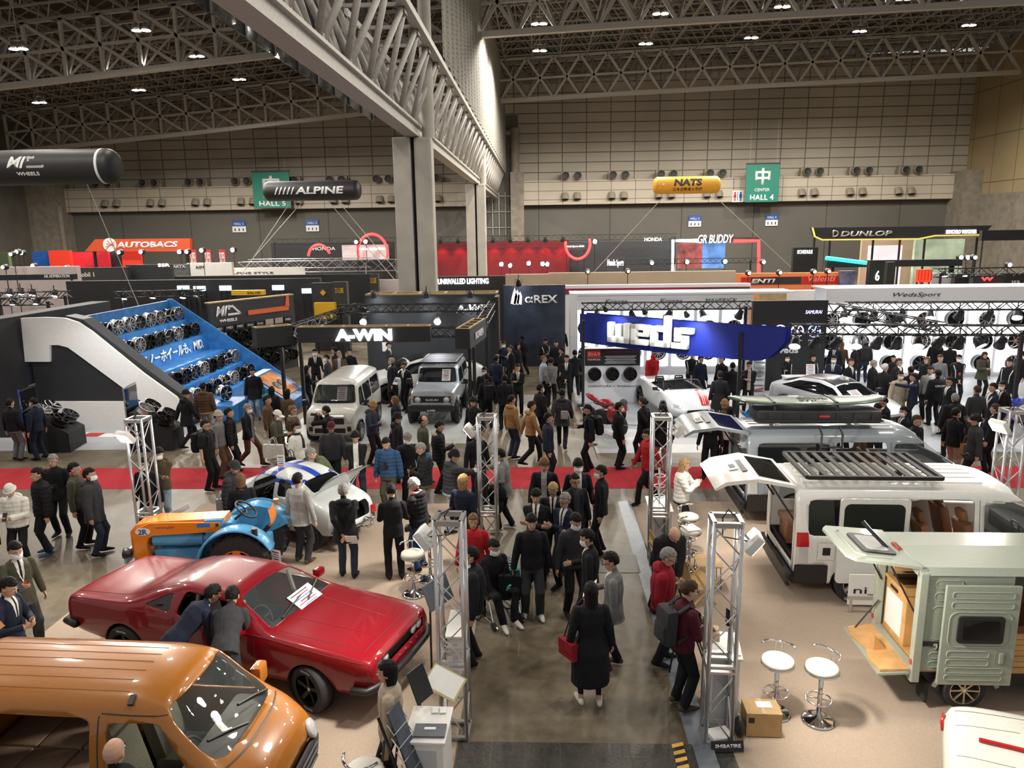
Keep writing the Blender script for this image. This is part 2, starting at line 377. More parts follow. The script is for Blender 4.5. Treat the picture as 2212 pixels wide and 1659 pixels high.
tc = N('ShaderNodeTexCoord'); vo = N('ShaderNodeTexVoronoi'); vo.inputs['Randomness'].default_value = .25; vo.inputs['Scale'].default_value = 4.5
mp = N('ShaderNodeMapRange'); mp.inputs[1].default_value = .2; mp.inputs[2].default_value = .3; mp.inputs[3].default_value = .35; mp.inputs[4].default_value = .86
nt.links.new(tc.outputs['Object'], vo.inputs['Vector']); nt.links.new(vo.outputs['Distance'], mp.inputs[0]); nt.links.new(mp.outputs[0], bb.inputs['Alpha']); bb.inputs['Base Color'].default_value = (.27, .26, .225, 1)
b = MB(); b.grid(lambda u, v: V((-4.2+.09*sin(u*190), 35+63*u, 13.6+v*(zb(-5)+5-13.6))), 300, 2)
tag(b.build('net_curtain', k, None, True), 'pale perforated net curtain hung above the central truss', 'curtain')
t = thing('glass_screen', 'dark glass screen with mullions behind the central truss', 'glass screen', (-7.1, 0, 0))
b = MB()
for j in range(10): b.box2((-.06, 15+j*2.0, ZA+.62), (.06, 15.14+j*2.0, zb(-6)+4))
b.build('mullion', BLACK, t); b = MB(); b.box2((-.01, 15, ZA+.62), (.01, 33.2, zb(-6)+4)); b.build('pane', mat('smoked_glass', (.03, .035, .033), .05, a=.6), t)
# ---- lamps of the roof
LMAT = glow('lamp_warm', (1, .86, .72), 80)
hb = thing('high_bay_lamp', 'x', 'lamp', (0, 0, 0), 0, 'high bay lamps under the roof')
for s in (-.32, .32):
    h_ = MB().lathe([(.02, .5), (.12, .5), (.16, .25), (.3, .0), (.27, .0), (.12, .22)], (s, 0, 0), n=14).build('reflector', mat('lamp_shade', (.5, .48, .45), .3, .7), hb, True)
    MB().lathe([(0, -.03), (.29, -.02), (.29, .02), (0, .03)], (s, 0, 0), n=12).build('lamp_glow', LMAT, h_)
MB().bar((-.5, 0, .52), (.5, 0, .52), .08).build('hanger_bar', STEEL, hb); MB().bar((0, 0, .5), (0, 0, 5.0), .04).build('hanger_rod', STEEL, hb)
LROW = ['rightmost of the three at the back of the left hall', 'leftmost of the three at the back of the left hall', 'middle of the left hall row, nearest the valley truss', 'beside the mid left truss', 'high at upper left, largest bright spot', 'at the far left edge',
        'above the net curtain end, back row', 'second of the back row in the right hall', 'third of the back row in the right hall', 'fourth of the back row in the right hall', 'last of the back row, by the right wall', 'first of the upper row, near the truss end', 'second of the upper row in the right hall', 'third of the upper row in the right hall', 'last of the upper row, at the top edge']
for i, L in enumerate(HALL_LAMPS):
    lab = 'paired high bay lamp '+(LROW[i] if i < 15 else 'overhead, out in front of the far trusses')
    if i == 0: hb.location = L; hb['label'] = lab
    else: dup(hb, L, 0, lab)
# ---- air nozzles on the band
NOZ = mat('nozzle_beige', (.30, .26, .20), .5, .2, var=.06); NIN = mat('nozzle_dark', (.02, .02, .02), .6, var=.1)
def noz(up):
    t = thing('air_nozzle_unit', 'x', 'air nozzle', (0, 0, 0), 0, 'air nozzles on the wall band')
    for s in (-.78, .78):
        b = MB()
        if up: b.lathe([(.45, 0), (.5, -1.3), (.45, -1.35)], (s, -.2, 0), 'y', 16, None, False)
        else: b.lathe([(.42, .7), (.48, .1), (.46, -.75)], (s, 0, 0), 'z', 16, rotx(-.45), False)
        q = b.build('barrel', NOZ, t, 40); c = MB()
        if up: c.lathe([(0, -1.25), (.43, -1.37), (.43, -1.3)], (s, -.2, 0), 'y', 14)
        else: c.lathe([(0, -.6), (.4, -.77), (.4, -.7)], (s, 0, 0), 'z', 14, rotx(-.45))
        c.build('mouth', NIN, q)
    if up: MB().box((0, -.35, -.05), (2.7, .9, 1.0), None, .05).build('housing', NOZ, t)
    if not up: t.scale = (1, .7, .62)
    return t
for up, z, yy in ((True, 12.85, YW-.75), (False, 10.3, YW-1.95)):
    src = noz(up); first = True
    for k_, pxs in enumerate(((234, 333, 431, 530, 631, 731, 831, 932), (1234, 1335, 1437, 1541, 1643, 1747, 1851, 1956))):
        for j, pxv in enumerate(pxs):
            x = PY(pxv, 400, yy).x; nm = ['first', 'second', 'third', 'fourth', 'fifth', 'sixth', 'seventh', 'eighth'][j]
            lab = '%s air nozzle pair from the left, %s hall, %s the pale band' % (nm, ('left', 'right')[k_], 'standing on top of' if up else 'drooping from')
            if first: src.location = (x, yy, z); src['label'] = lab; first = False
            else: dup(src, (x, yy, z), 0, lab)
# ---- hanging signs
GREEN = mat('sign_green', (.01, .20, .14), .5, var=.03); BLUE = mat('sign_blue', (.02, .09, .32), .5, var=.03)
def hall_sign(x0, x1, y0, y1, num, label):
    Y = 96.5; a, c = PY(x0, y1, Y), PY(x1, y0, Y); w_, h = c.x-a.x, c.z-a.z; t = thing('hall_sign', label, 'sign', ((a.x+c.x)/2, Y, a.z))
    MB().box((0, 0, h/2), (w_, .12, h)).build('board', GREEN, t); MB().box((0, 0, h+.08), (w_+.06, .2, .16)).build('top_rail', BLACK, t)
    for s in (-.4, .4): MB().bar((s*w_, 0, h), (s*w_, 0, h+5.5), .03).build('hanger', STEEL, t)
    text('中', h*.44, LETW, t, (0, -.07, h*.68), bold=.03, width=w_*.46); text('CENTER', h*.085, LETW, t, (0, -.07, h*.325), bold=.02, width=w_*.46); text('HALL '+num, h*.15, LETW, t, (0, -.07, h*.125), bold=.03, width=w_*.72)
hall_sign(550, 624, 371, 450, '5', 'green hanging hall sign reading HALL 5 behind the black airship'); hall_sign(1609, 1685, 354, 437, '4', 'green hanging hall sign reading CENTER HALL 4')
def small_sign(x0, x1, y0, y1, num, label):
    Y = YW-.45; a, c = PY(x0, y1, Y), PY(x1, y0, Y); w_, h = c.x-a.x, c.z-a.z; t = thing('wall_sign', label, 'sign', ((a.x+c.x)/2, Y, a.z))
    MB().box((0, 0, h*.75), (w_, .1, h*.5)).build('blue_board', BLUE, t); MB().box((0, 0, h*.25), (w_, .1, h*.5)).build('white_board', LETW, t)
    text('HALL '+num, h*.2, LETW, t, (0, -.06, h*.72), width=w_*.7)
    for s in (-.3, 0, .3): MB().box((s*w_, -.06, h*.22), (w_*.08, .02, h*.22)).build('pictogram', BLACK, t)
for q in ((503, 530, 476, 502, '5', 'small blue and white HALL 5 sign left of the black airship strings'), (662, 688, 474, 500, '5', 'small blue and white HALL 5 sign under the black airship'),
          (1487, 1515, 465, 490, '4', 'small blue and white HALL 4 sign under the orange airship'), (1653, 1681, 462, 488, '4', 'small blue and white HALL 4 sign under the green sign')): small_sign(*q)
Y = YW-1.7; a, c = PY(1581, 437, Y), PY(1606, 411, Y); t = thing('toilet_sign', 'white toilet sign with red and blue figures beside the green sign', 'sign', ((a.x+c.x)/2, Y, a.z)); h = c.z-a.z
MB().box((0, 0, h/2), (c.x-a.x, .08, h), None, .03).build('board', LETW, t); MB().box((0, -.05, h/2), (.06, .02, h*.8)).build('divider', BLACK, t)
for s, m_ in ((-.36, mat('pict_red', (.5, .02, .03), .5)), (.36, mat('pict_blue', (.02, .05, .35), .5))):
    b = MB(); b.ell((s, -.05, h*.78), (.13, .03, .13)); b.prism([(-.2, h*.4), (.2, h*.4), (.14, h*.68), (-.14, h*.68)] if s < 0 else [(-.15, h*.35), (.15, h*.35), (.18, h*.68), (-.18, h*.68)], lambda u, v, w: V((s+u, -.05-w, v)), .02)
    b.box((s-.07, -.05, h*.25), (.09, .02, h*.3)); b.box((s+.07, -.05, h*.25), (.09, .02, h*.3)); b.build('figure', m_, t)
# ---- airships
def airship(label, x0, x1, yc, dpx, Y, m, lets, teth, band=None):
    a, c = PY(x0, yc, Y), PY(x1, yc, Y); r = dpx/2*Y/FPX*1.0; L = c.x-a.x
    t = thing('advertising_airship', label, 'airship', ((a.x+c.x)/2, Y, (a.z+c.z)/2)); pr = []
    for i in range(9): q = pi/2*i/8; pr.append((r*sin(q)**.7, -L/2+r*.62*(1-cos(q))))
    pr += [(r*p[0]/r, -p[1]) for p in pr[::-1]]
    b = MB(); b.lathe(pr, (0, 0, 0), 'x', 32); b.build('envelope', m, t, True)
    for (s, h, dx, dz, wd, kw) in lets:
        lo = text(s, h*r, kw.pop('m', LETW), t, (0, 0, 0), width=wd*r if wd else None, ext=0, **kw)
        bb_ = bmesh.new(); bb_.from_mesh(lo.data)
        for i_ in range(-9, 10): bmesh.ops.bisect_plane(bb_, geom=bb_.verts[:]+bb_.edges[:]+bb_.faces[:], plane_co=(0, 0, (i_*.09-dz)*r), plane_no=(0, 0, 1))
        bb_.to_mesh(lo.data); bb_.free()
        for v in lo.data.vertices:
            x, z = v.co.x+dx*r, v.co.z+dz*r; v.co = V((x, -sqrt(max(.001, (r*1.012)**2-z*z)), z))
    for x, p in teth:
        s0_ = V((x*L/2, 0, -r*.98)); d_ = V(p)-t.location-s0_; MB().tube([s0_, s0_+d_*((t.location.z-r*.98)/-d_.z)], .012 if Y < 40 else .018, 4).build('tether', mat('tether_white', (.6, .58, .52), .6), t)
    if band:
        b = MB(); x = L/2-r*band; b.lathe([(r*1.006, x-.16*r), (r*1.012, x-.08*r), (r*1.006, x)], (0, 0, 0), 'x', 32); b.build('white_band', LETW, t, True)
    return t, r, L
BALB = mat('balloon_black', (.018, .018, .02), .5, var=.1)
MIDL = '\u039c'
t, r, L = airship('black airship with a white band at upper left, lettered WHEELS', -330, 258, 364, 72, 30., BALB,
    [('WHEELS', .20, 3.35, -.42, 1.35, dict(bold=.03)), ('MI', .66, 2.75, .22, 1.15, dict(shear=.35, bold=.03))],
    [(.75, PY(295, 650, 33)), (-.25, PY(-30, 650, 33))], .78)
def mid_d(parent, h, loc, m, th=.19, wrap=None):
    b = MB(); pts = [(0, .16), (0, 1), (.45, 1), (1.35, .16), (1.35, 0), (0, 0)]
    for (u0, v0), (u1, v1), ww in (((0, .88), (.52, .88), .2), ((.5, .92), (1.42, .1), .2), ((1.4, .1), (-.02, .1), .2), ((.1, .98), (.1, .62), .2)):
        d = V((u1-u0, v1-v0)); n_ = V((-d.y, d.x)).normalized()*ww/2; d = d.normalized()*.05
        q = [(u0-d.x+n_.x, v0-d.y+n_.y), (u1+d.x+n_.x, v1+d.y+n_.y), (u1+d.x-n_.x, v1+d.y-n_.y), (u0-d.x-n_.x, v0-d.y-n_.y)]
        b.prism([(x*h, z*h) for x, z in q], lambda u, v, w: V((u, -w, v)), .012)
    o = b.build('lettering', m, parent); o.location = loc
    if wrap:
        o.location = (0, 0, 0)
        for v in o.data.vertices:
            x, z = v.co.x+loc[0], v.co.z+loc[2]; v.co = V((x, -sqrt(max(.001, (wrap*1.014)**2-z*z)), z))
    return o
mid_d(t, .66*r, (3.4*r, 0, -.11*r), LETW, wrap=r)
airship('black airship hanging in front of the green HALL 5 sign', 570, 780, 412, 41, 55., BALB, [('/////', .72, -2.6, 0, 2.1, dict(bold=.01)), ('ALPINE', .72, 1.0, 0, 5.0, dict(bold=.03, shear=.12))],
        [(-.2, PY(545, 560, 62)), (-.45, PY(535, 575, 58)), (.5, PY(835, 560, 62)), (.3, PY(815, 560, 58))])
airship('orange airship with black letters beside the green sign', 1410, 1556, 400, 35, 60., mat('balloon_orange', (.75, .36, .02), .35, coat=.3, var=.05),
        [('NATS', .85, 0, .28, 3.3, dict(bold=.05, shear=.15, m=BLACK)), ('日本自動車大学校', .42, 0, -.5, 3.4, dict(bold=.01, m=BLACK))], [(-.6, PY(1290, 580, 63)), (.75, PY(1690, 560, 66))])
# ================================================================ vehicle kit: x forward, y left, z up, origin on the ground
from mathutils.bvhtree import BVHTree
def pchip(xs, ys):
    n = len(xs); h = [xs[i+1]-xs[i] for i in range(n-1)]; d = [(ys[i+1]-ys[i])/h[i] for i in range(n-1)]; m = [0.]*n
    m[0], m[-1] = d[0], d[-1]
    for i in range(1, n-1):
        if d[i-1]*d[i] > 0: w1, w2 = 2*h[i]+h[i-1], h[i]+2*h[i-1]; m[i] = (w1+w2)/(w1/d[i-1]+w2/d[i])
    def f(x):
        i = max(0, min(n-2, next((k for k in range(n-1) if x <= xs[k+1]), n-2))); t = (x-xs[i])/h[i]
        return (2*t**3-3*t*t+1)*ys[i]+(t**3-2*t*t+t)*h[i]*m[i]+(-2*t**3+3*t*t)*ys[i+1]+(t**3-t*t)*h[i]*m[i+1]
    return f
def chaikin(p, it=2, q=.25):
    for _ in range(it):
        o = [p[0]]
        for i in range(len(p)-1):
            a, b = p[i], p[i+1]
            if i > 0: o.append(tuple(a[k]*(1-q)+b[k]*q for k in range(2)))
            if i < len(p)-2: o.append(tuple(a[k]*q+b[k]*(1-q) for k in range(2)))
        o.append(p[-1]); p = o
    return p
def inpoly(x, y, P_):
    c = False; n = len(P_)
    for i in range(n):
        (x1, y1), (x2, y2) = P_[i], P_[i-1]
        if (y1 > y) != (y2 > y) and x < (x2-x1)*(y-y1)/(y2-y1)+x1: c = not c
    return c
def rrect(x0, y0, x1, y1, r, n=4):
    o = []
    for cx, cy, a in ((x1-r, y1-r, 0), (x0+r, y1-r, 90), (x0+r, y0+r, 180), (x1-r, y0+r, 270)):
        for i in range(n+1): q = R_(a+90*i/n); o.append((cx+r*cos(q), cy+r*sin(q)))
    return o
def circ(x, y, r, n=18, a0=0, a1=360): return [(x+r*cos(R_(a0+(a1-a0)*i/n)), y+r*sin(R_(a0+(a1-a0)*i/n))) for i in range(n if a1-a0 == 360 else n+1)]
def rnd(P_, r):
    """round the corners of a polygon"""
    o = []; n = len(P_)
    for i in range(n):
        a, b, c = V(P_[i-1]), V(P_[i]), V(P_[(i+1) % n]); u, v = a-b, c-b; k = min(r, u.length*.45, v.length*.45)
        p, q = b+u.normalized()*k, b+v.normalized()*k
        o += [tuple(p), tuple(b*.5+(p+q)*.25), tuple(q)]
    return o
class Car:
    def __init__(s, st, root, paint_m, q=.25, nu=64, it=2):
        """st: stations (x, zb, wb, zm, wm, zl, wl, zr, wr, zt)"""
        s.root = root; s.paint = paint_m; xs = [a[0] for a in st]; F = [pchip(xs, [a[k] for a in st]) for k in range(1, 10)]
        X = sorted(set([xs[0]+(xs[-1]-xs[0])*i/nu for i in range(nu+1)]+xs)); s.x0, s.x1 = xs[0], xs[-1]
        X = [x for i, x in enumerate(X) if i == 0 or x-X[i-1] > .006 or x in xs]
        bm = s.b = bmesh.new(); rows = []
        for x in X:
            zb_, wb, zm, wm, zl, wl, zr, wr, zt = [f(x) for f in F]
            pr = chaikin([(0, zb_), (wb, zb_), (wm, zm), (wl, zl), (wr, zr), (wr*.6, zt-.15*(zt-zr)), (0, zt)], it, q)
            full = [(y, z) for y, z in pr]+[(-y, z) for y, z in pr[-2:0:-1]]
            rows.append([bm.verts.new((x, y, z)) for y, z in full])
        n = len(rows[0])
        for A, B in zip(rows, rows[1:]):
            for j in range(n): bm.faces.new([A[j], A[(j+1) % n], B[(j+1) % n], B[j]])
        bm.faces.new(rows[0]); bm.faces.new(rows[-1][::-1])
        bmesh.ops.triangulate(bm, faces=[f for f in bm.faces if len(f.verts) > 4])
        bmesh.ops.recalc_face_normals(bm, faces=bm.faces[:]); bm.normal_update()
        s.tree = BVHTree.FromBMesh(bm)
    AX = {'y': (0, 2, 1), 'z': (0, 1, 2), 'x': (1, 2, 0)}
    def faces_in(s, ax, poly, side):
        u, v, w_ = s.AX[ax]; u0, u1 = min(p[0] for p in poly)-.02, max(p[0] for p in poly)+.02; v0, v1 = min(p[1] for p in poly)-.02, max(p[1] for p in poly)+.02
        def cand(f):
            c = f.calc_center_median(); nn = f.normal[w_]
            if side*nn < .12: return False
            if ax == 'y' and side*c.y < .2: return False
            if ax == 'x' and side*(c.x-(s.x0+s.x1)/2) < .1: return False
            return not (max(p.co[u] for p in f.verts) < u0 or min(p.co[u] for p in f.verts) > u1 or max(p.co[v] for p in f.verts) < v0 or min(p.co[v] for p in f.verts) > v1)
        n = len(poly)
        for i in range(n):
            p, q = poly[i], poly[(i+1) % n]; co = [0, 0, 0]; no = [0, 0, 0]; co[u], co[v] = p; no[u], no[v] = q[1]-p[1], p[0]-q[0]
            if abs(no[u])+abs(no[v]) < 1e-7: continue
            fs = [f for f in s.b.faces if cand(f)]
            if not fs: return []
            bmesh.ops.bisect_plane(s.b, geom=list({e for f in fs for e in f.edges})+list({w for f in fs for w in f.verts})+fs, plane_co=co, plane_no=no, dist=1e-5)
        s.b.normal_update()
        return [f for f in s.b.faces if cand(f) and inpoly(*(lambda c: (c[u], c[v]))(f.calc_center_median()), poly)]
    def cut(s, ax, poly, name=None, m=None, off=-.012, side=1, parent=None, hole=True, th=0., label=None):
        """take the surface inside poly off the body; make it a part of its own when a name is given"""
        o = None
        for sd in ((1, -1) if side == 0 else (side,)):
            fs = s.faces_in(ax, poly, sd)
            if not fs: continue
            if name:
                nb = bmesh.new(); mp = {}
                for f in fs:
                    for w in f.verts:
                        if w not in mp: mp[w] = nb.verts.new(w.co + w.normal*off)
                    nb.faces.new([mp[w] for w in f.verts])
                if th:
                    g = bmesh.ops.extrude_face_region(nb, geom=nb.faces[:]); dv = {}
                    nb.normal_update()
                    for w in [q for q in g['geom'] if isinstance(q, bmesh.types.BMVert)]: w.co += w.normal*th
                    bmesh.ops.recalc_face_normals(nb, faces=nb.faces[:])
                me = bpy.data.meshes.new(name); nb.to_mesh(me); nb.free(); me.materials.append(m)
                me.polygons.foreach_set('use_smooth', [True]*len(me.polygons)); me.set_sharp_from_angle(angle=R_(40))
                o = ob(name, me, parent or s.root)
                if label: o['label'] = label
            if hole: bmesh.ops.delete(s.b, geom=fs, context='FACES')
        return o
    def hit(s, ax, a, c, side=1):
        if ax == 'y': o, d = V((a, side*5, c)), V((0, -side, 0))
        elif ax == 'z': o, d = V((a, c, 6)), V((0, 0, -1))
        else: o, d = V((side*9, a, c)), V((-side, 0, 0))
        h = s.tree.ray_cast(o, d); return (h[0], h[1]) if h[0] else (None, None)
    def seam(s, ax, pts, name='seam', m=None, r=.006, side=1, out=-.001, step=.05):
        P_ = []
        for (a, c), (a2, c2) in zip(pts, pts[1:]):
            k = max(1, int(hypot(a2-a, c2-c)/step))
            for i in range(k+(1 if (a2, c2) == tuple(pts[-1]) else 0)):
                h, n = s.hit(ax, a+(a2-a)*i/k, c+(c2-c)*i/k, side)
                if h: P_.append(h+n*out)
        if len(P_) > 1: return MB().tube(P_, r, 5).build(name, m or BLACK, s.root)
    def put(s, ax, a, c, fn, name, m, side=1, parent=None, smooth=False):
        """fn(MB) builds around the origin with +z along the surface normal; placed on the body"""
        h, n = s.hit(ax, a, c, side)
        if not h: return None
        b = MB(); fn(b); o = b.build(name, m, parent or s.root, smooth)
        q = n.to_track_quat('Z', 'Y').to_matrix().to_4x4(); q.translation = h; o.matrix_local = q; return o
    def body(s, name='body_shell', th=.03, ang=45):
        me = bpy.data.meshes.new(name); s.b.to_mesh(me); s.b.free(); me.materials.append(s.paint)
        me.polygons.foreach_set('use_smooth', [True]*len(me.polygons)); me.set_sharp_from_angle(angle=R_(ang))
        if th:
            me2 = evald(me, [('SOLIDIFY', dict(thickness=th, offset=-1))]); me = me2
        return ob(name, me, s.root)
RIMS = {}
def wheel(parent, x, y, r, w_, rim, style, side, steer=0, lets=None, rr=.66):
    """a wheel as a part (tyre) with rim and hub as sub-parts; side=+1 faces +y"""
    t = MB(); k = side
    pr = [(r*rr, -w_/2), (r*.93, -w_/2), (r*.985, -w_*.40), (r, -w_*.3), (r, w_*.3), (r*.985, w_*.40), (r*.93, w_/2), (r*rr, w_/2)]
    t.lathe([(a, h*k) for a, h in pr], (0, 0, 0), 'y', 36, None, False); o = t.build('wheel', RUBBER, parent, 35); o.location = (x, y, r); o.rotation_euler = (0, 0, steer)
    b = MB(); R = r*rr; b.lathe([(R*1.0, -w_*.45*k), (R*1.02, w_*.46*k), (R*.93, w_*.48*k), (R*.9, w_*.3*k), (R*.88, -w_*.2*k)], (0, 0, 0), 'y', 32, None, False)
    n, wd, ti = style
    for i in range(n):
        a = 2*pi*i/n; d = V((sin(a), 0, cos(a))); u = V((cos(a), 0, -sin(a)))
        for s_ in ((-1, 1) if ti else (0,)):
            p0 = d*R*.16+V((0, w_*.30*k, 0))+u*s_*wd*R*.4; p1 = d*R*.93+V((0, w_*.38*k, 0))+u*s_*wd*R*(.9 if ti == 1 else .45)
            b.bar(p0, p1, wd*R*(.5 if ti else 1), .03)
    b.lathe([(0, w_*.36*k), (R*.16, w_*.36*k), (R*.24, w_*.28*k), (R*.24, 0)], (0, 0, 0), 'y', 16)
    q = b.build('rim', rim, o, 35); MB().lathe([(0, w_*.38*k), (R*.11, w_*.375*k), (R*.12, w_*.3*k)], (0, 0, 0), 'y', 12).build('hub_cap', CHROME, o)
    MB().lathe([(0, -w_*.1*k), (R*.87, -w_*.1*k), (R*.87, -w_*.14*k), (0, -w_*.14*k)], (0, 0, 0), 'y', 24).build('brake_disc', mat('brake_dark', (.03, .03, .032), .5, .6, var=.1), o)
    if lets:
        for ang, ss in lets:
            m_ = text(ss, r*.12, LETW, o, ext=0, name='tyre_lettering')
            for v in m_.data.vertices:
                q_ = ang-v.co.x/(r*.83); rad = r*.83+v.co.z; v.co = V((-rad*cos(q_)*k, w_*.512*k, rad*sin(q_)))
    return o
def arch_liner(parent, x, y, r, side):
    b = MB(); b.lathe([(r, 0), (r, -.24*side), (0, -.24*side)], (x, y, r+.012), 'y', 20, None, False); return b.build('wheel_well', MBLK, parent, True)
def seat(parent, x, y, m, z=.35, h=.62, name='seat'):
    b = MB(); b.box((x, y, z+.09), (.5, .48, .2), None, .05); M = roty(-.25); b.box(V((x-.27, y, z+.15+h/2)), (.16, .46, h), M, .06); b.box(V((x-.36, y, z+.24+h)), (.1, .26, .18), M, .04)
    return b.build(name, m, parent, 40)
def steer(parent, x, y, z, r=.18):
    b = MB(); M = roty(-.5); b.tube([V((x, y, z))+M @ V((0, r*cos(a), r*sin(a))) for a in [2*pi*i/16 for i in range(16)]], .016, 6, closed=True)
    for a in (0, 2.1, 4.2): b.bar((x, y, z), V((x, y, z))+M @ V((0, r*cos(a), r*sin(a))), .03)
    b.bar((x, y, z), (x+.3, y, z-.15), .05); return b.build('steering_wheel', BLACK, parent, True)
def wiper(C, a, c, b_, d, ax='x'):
    h, n = C.hit(ax, a, c); k, n2 = C.hit(ax, b_, d)
    if h and k: MB().tube([h+n*.03, (h+k)/2+n*.05, k+n*.02], .012, 5).bar(h+n*.02, k+n*.012, .02).build('wiper', BLACK, C.root)
def mirror(C, x, y, z, m, s, w_=.16, h=.2):
    b = MB(); b.box((x, y+s*.12, z), (.12, w_, h), None, .035); b.bar((x+.02, y-s*.02, z-.06), (x, y+s*.1, z-.04), .04); o = b.build('mirror', m, C.root, 40)
    MB().box((x-.062, y+s*.12, z), (.004, w_*.85, h*.82)).build('mirror_glass', CHROME, o); return o
def sheet(parent, p, w_, h, M, name='info_sheet', txt=None, cols=((.6, .05, .05), (.1, .2, .5))):
    """a printed sheet with a few blocks of print; p centre, M rotation of the XZ-plane sheet (faces -Y)"""
    b = MB(); b.box((0, 0, 0), (w_, .004, h)); o = b.build(name, PAPER, parent); o.matrix_local = Matrix.Translation(V(p)) @ M.to_4x4()
    q = MB()
    for i in range(6):
        q.mi = i % 3; q.box((-w_*.05+(i % 2)*w_*.06, -.004, h*(.36-.14*i)), (w_*(.75-.2*(i % 2)), .002, h*.05))
    q.build('print', [BLACK, mat('print_a', cols[0], .7), mat('print_b', cols[1], .7)], o); return o
# ================================================================ vehicles near the camera
INTER = mat('interior_dark', (.02, .02, .022), .8, var=.1); KHAKI = mat('khaki_fabric', (.14, .14, .10), .85, var=.1, sc=40); TANL = mat('tan_leather', (.30, .14, .07), .5, var=.12)
RED_L = mat('red_lens', (.45, .01, .012), .15, coat=.5); CLEAR_L = mat('clear_lens', (.6, .6, .6), .1, .3); AMBER = mat('amber_lens', (.7, .22, .02), .2)
BLKM = mat('black_metal_rim', (.015, .014, .013), .3, .6); BRONZE = mat('bronze_lip', (.12, .08, .05), .3, .8); SILV = mat('silver_rim', (.62, .61, .59), .25, .8)
def place(name, label, cat, x, y, deg, z=.012): return thing(name, label, cat, (x, y, z), R_(deg))
# ---------------- orange kei van
OR = paint('van_orange', (.36, .128, .016))
t = place('camper_van', 'burnt orange kei van with its sliding door open, at lower left', 'van', -4.25, 6.62, -3)
C = Car([(-1.70, .35, .60, .6, .66, 1.05, .66, 1.66, .55, 1.74), (-1.62, .28, .66, .6, .72, 1.05, .73, 1.66, .60, 1.79), (.3, .25, .66, .6, .73, 1.05, .74, 1.66, .61, 1.80), (.70, .25, .66, .6, .73, 1.05, .74, 1.62, .60, 1.755),
         (1.0, .25, .66, .6, .73, 1.05, .74, 1.36, .63, 1.46), (1.30, .25, .66, .6, .72, 1.02, .73, 1.10, .66, 1.16), (1.50, .26, .64, .6, .70, .92, .70, .98, .60, 1.05), (1.66, .30, .60, .6, .66, .80, .65, .86, .5, .92), (1.72, .38, .50, .6, .58, .72, .56, .76, .4, .78)], t, OR)
for y in (-.42, -.28, -.14, 0, .14, .28, .42): C.seam('z', [(-1.55, y), (.35, y)], 'roof_rib', OR, .006, out=-.001)
C.put('z', .42, -.50, lambda b: b.box((0, 0, .01), (.05, .1, .03)), 'roof_mount', BLACK)
C.cut('x', rnd([(-.61, 1.15), (.61, 1.15), (.53, 1.66), (-.53, 1.66)], .12), 'windscreen', CLEAR, -.01)
C.cut('y', rnd([(.22, 1.06), (1.08, 1.06), (.72, 1.55), (.22, 1.55)], .08), side=-1); C.cut('y', rnd([(.22, 1.06), (1.08, 1.06), (.70, 1.55), (.22, 1.55)], .08), side=1)
C.cut('y', rnd([(-1.02, .36), (.06, .36), (.06, 1.58), (-1.02, 1.58)], .1), side=-1)
C.cut('y', rnd([(-1.5, 1.06), (-.1, 1.06), (-.1, 1.55), (-1.5, 1.55)], .08), 'rear_window', DGLASS, side=1)
C.cut('x', rnd([(-.56, .34), (.56, .34), (.58, .66), (-.58, .66)], .06), 'front_grille', mat('grey_plastic', (.05, .05, .052), .6, var=.1), .02, th=.03)
for z in (.42, .5, .58): C.seam('x', [(-.5, z), (.5, z)], 'grille_bar', BLACK, .014, out=.055)
for s in (-1, 1):
    for x in (-1.05, 1.12):
        C.cut('y', circ(x, .27, .31, 20), side=s); arch_liner(t, x, s*.70, .30, s); wheel(t, x, s*.64, .27, .16, SILV, (8, .16, 0), s)
    C.put('x', s*.5, .74, lambda b: b.lathe([(.1, -.02), (.11, .02), (.08, .035), (0, .045)], n=18), 'headlight', CLEAR_L, smooth=True)
mirror(C, 1.0, -.78, 1.12, OR, -1, .2, .22); mirror(C, 1.0, .78, 1.12, OR, 1, .2, .22)
wiper(C, -.05, 1.17, -.5, 1.3); wiper(C, .5, 1.17, .05, 1.3)
C.seam('y', [(.14, .4), (.14, 1.6)], side=-1); C.seam('y', [(.16, 1.62), (.78, 1.60)], side=-1); C.seam('x', [(-.6, 1.1), (.6, 1.1)], r=.012)
b = MB(); b.box2((-.6, -.62, .28), (.7, .62, .36)); b.build('floor_pan', INTER, t)
LEA = mat('quilt_leather', (.33, .22, .15), .55, var=.08, sc=20)
for i in range(3):
    for j in range(2): MB().box((-1.32+i*.50, -.31+j*.62, .70), (.485, .60, .12), None, .035).build('mattress_panel', LEA, t, 40)
MB().box2((-1.6, -.62, .36), (-.06, .62, .62)).build('bed_base', INTER, t)
seat(t, .42, -.32, KHAKI, .42, .66); seat(t, .42, .32, KHAKI, .42, .66); steer(t, .86, -.32, 1.0)
MB().box((1.06, 0, .92), (.42, 1.25, .30), None, .08).build('dashboard', mat('dash_grey', (.16, .155, .14), .7, var=.05), t, 40)
MB().box2((.05, .60, 1.0), (.06, -.6, 1.5)).build('cab_curtain', mat('gold_curtain', (.28, .22, .10), .8, var=.3, sc=12), t) if 0 else None
b = MB(); b.prism(rrect(-2.0, .36, -1.04, 1.60, .06), lambda u, v, w: V((u, -.79-w, v)), .04); sd = b.build('sliding_door', OR, t); MB().prism(rrect(-1.92, 1.02, -1.16, 1.5, .07), lambda u, v, w: V((u, -.832-w, v)), .006).build('door_window', DGLASS, sd)
b = MB(); b.prism([(-1.70, 1.80), (-1.76, 1.87), (-2.3, 1.93), (-2.75, 1.86), (-2.75, 1.80), (-2.3, 1.87), (-1.76, 1.81)], lambda u, v, w: V((u, -.56+w, v)), 1.12); b.build('tailgate', OR, t, 30)
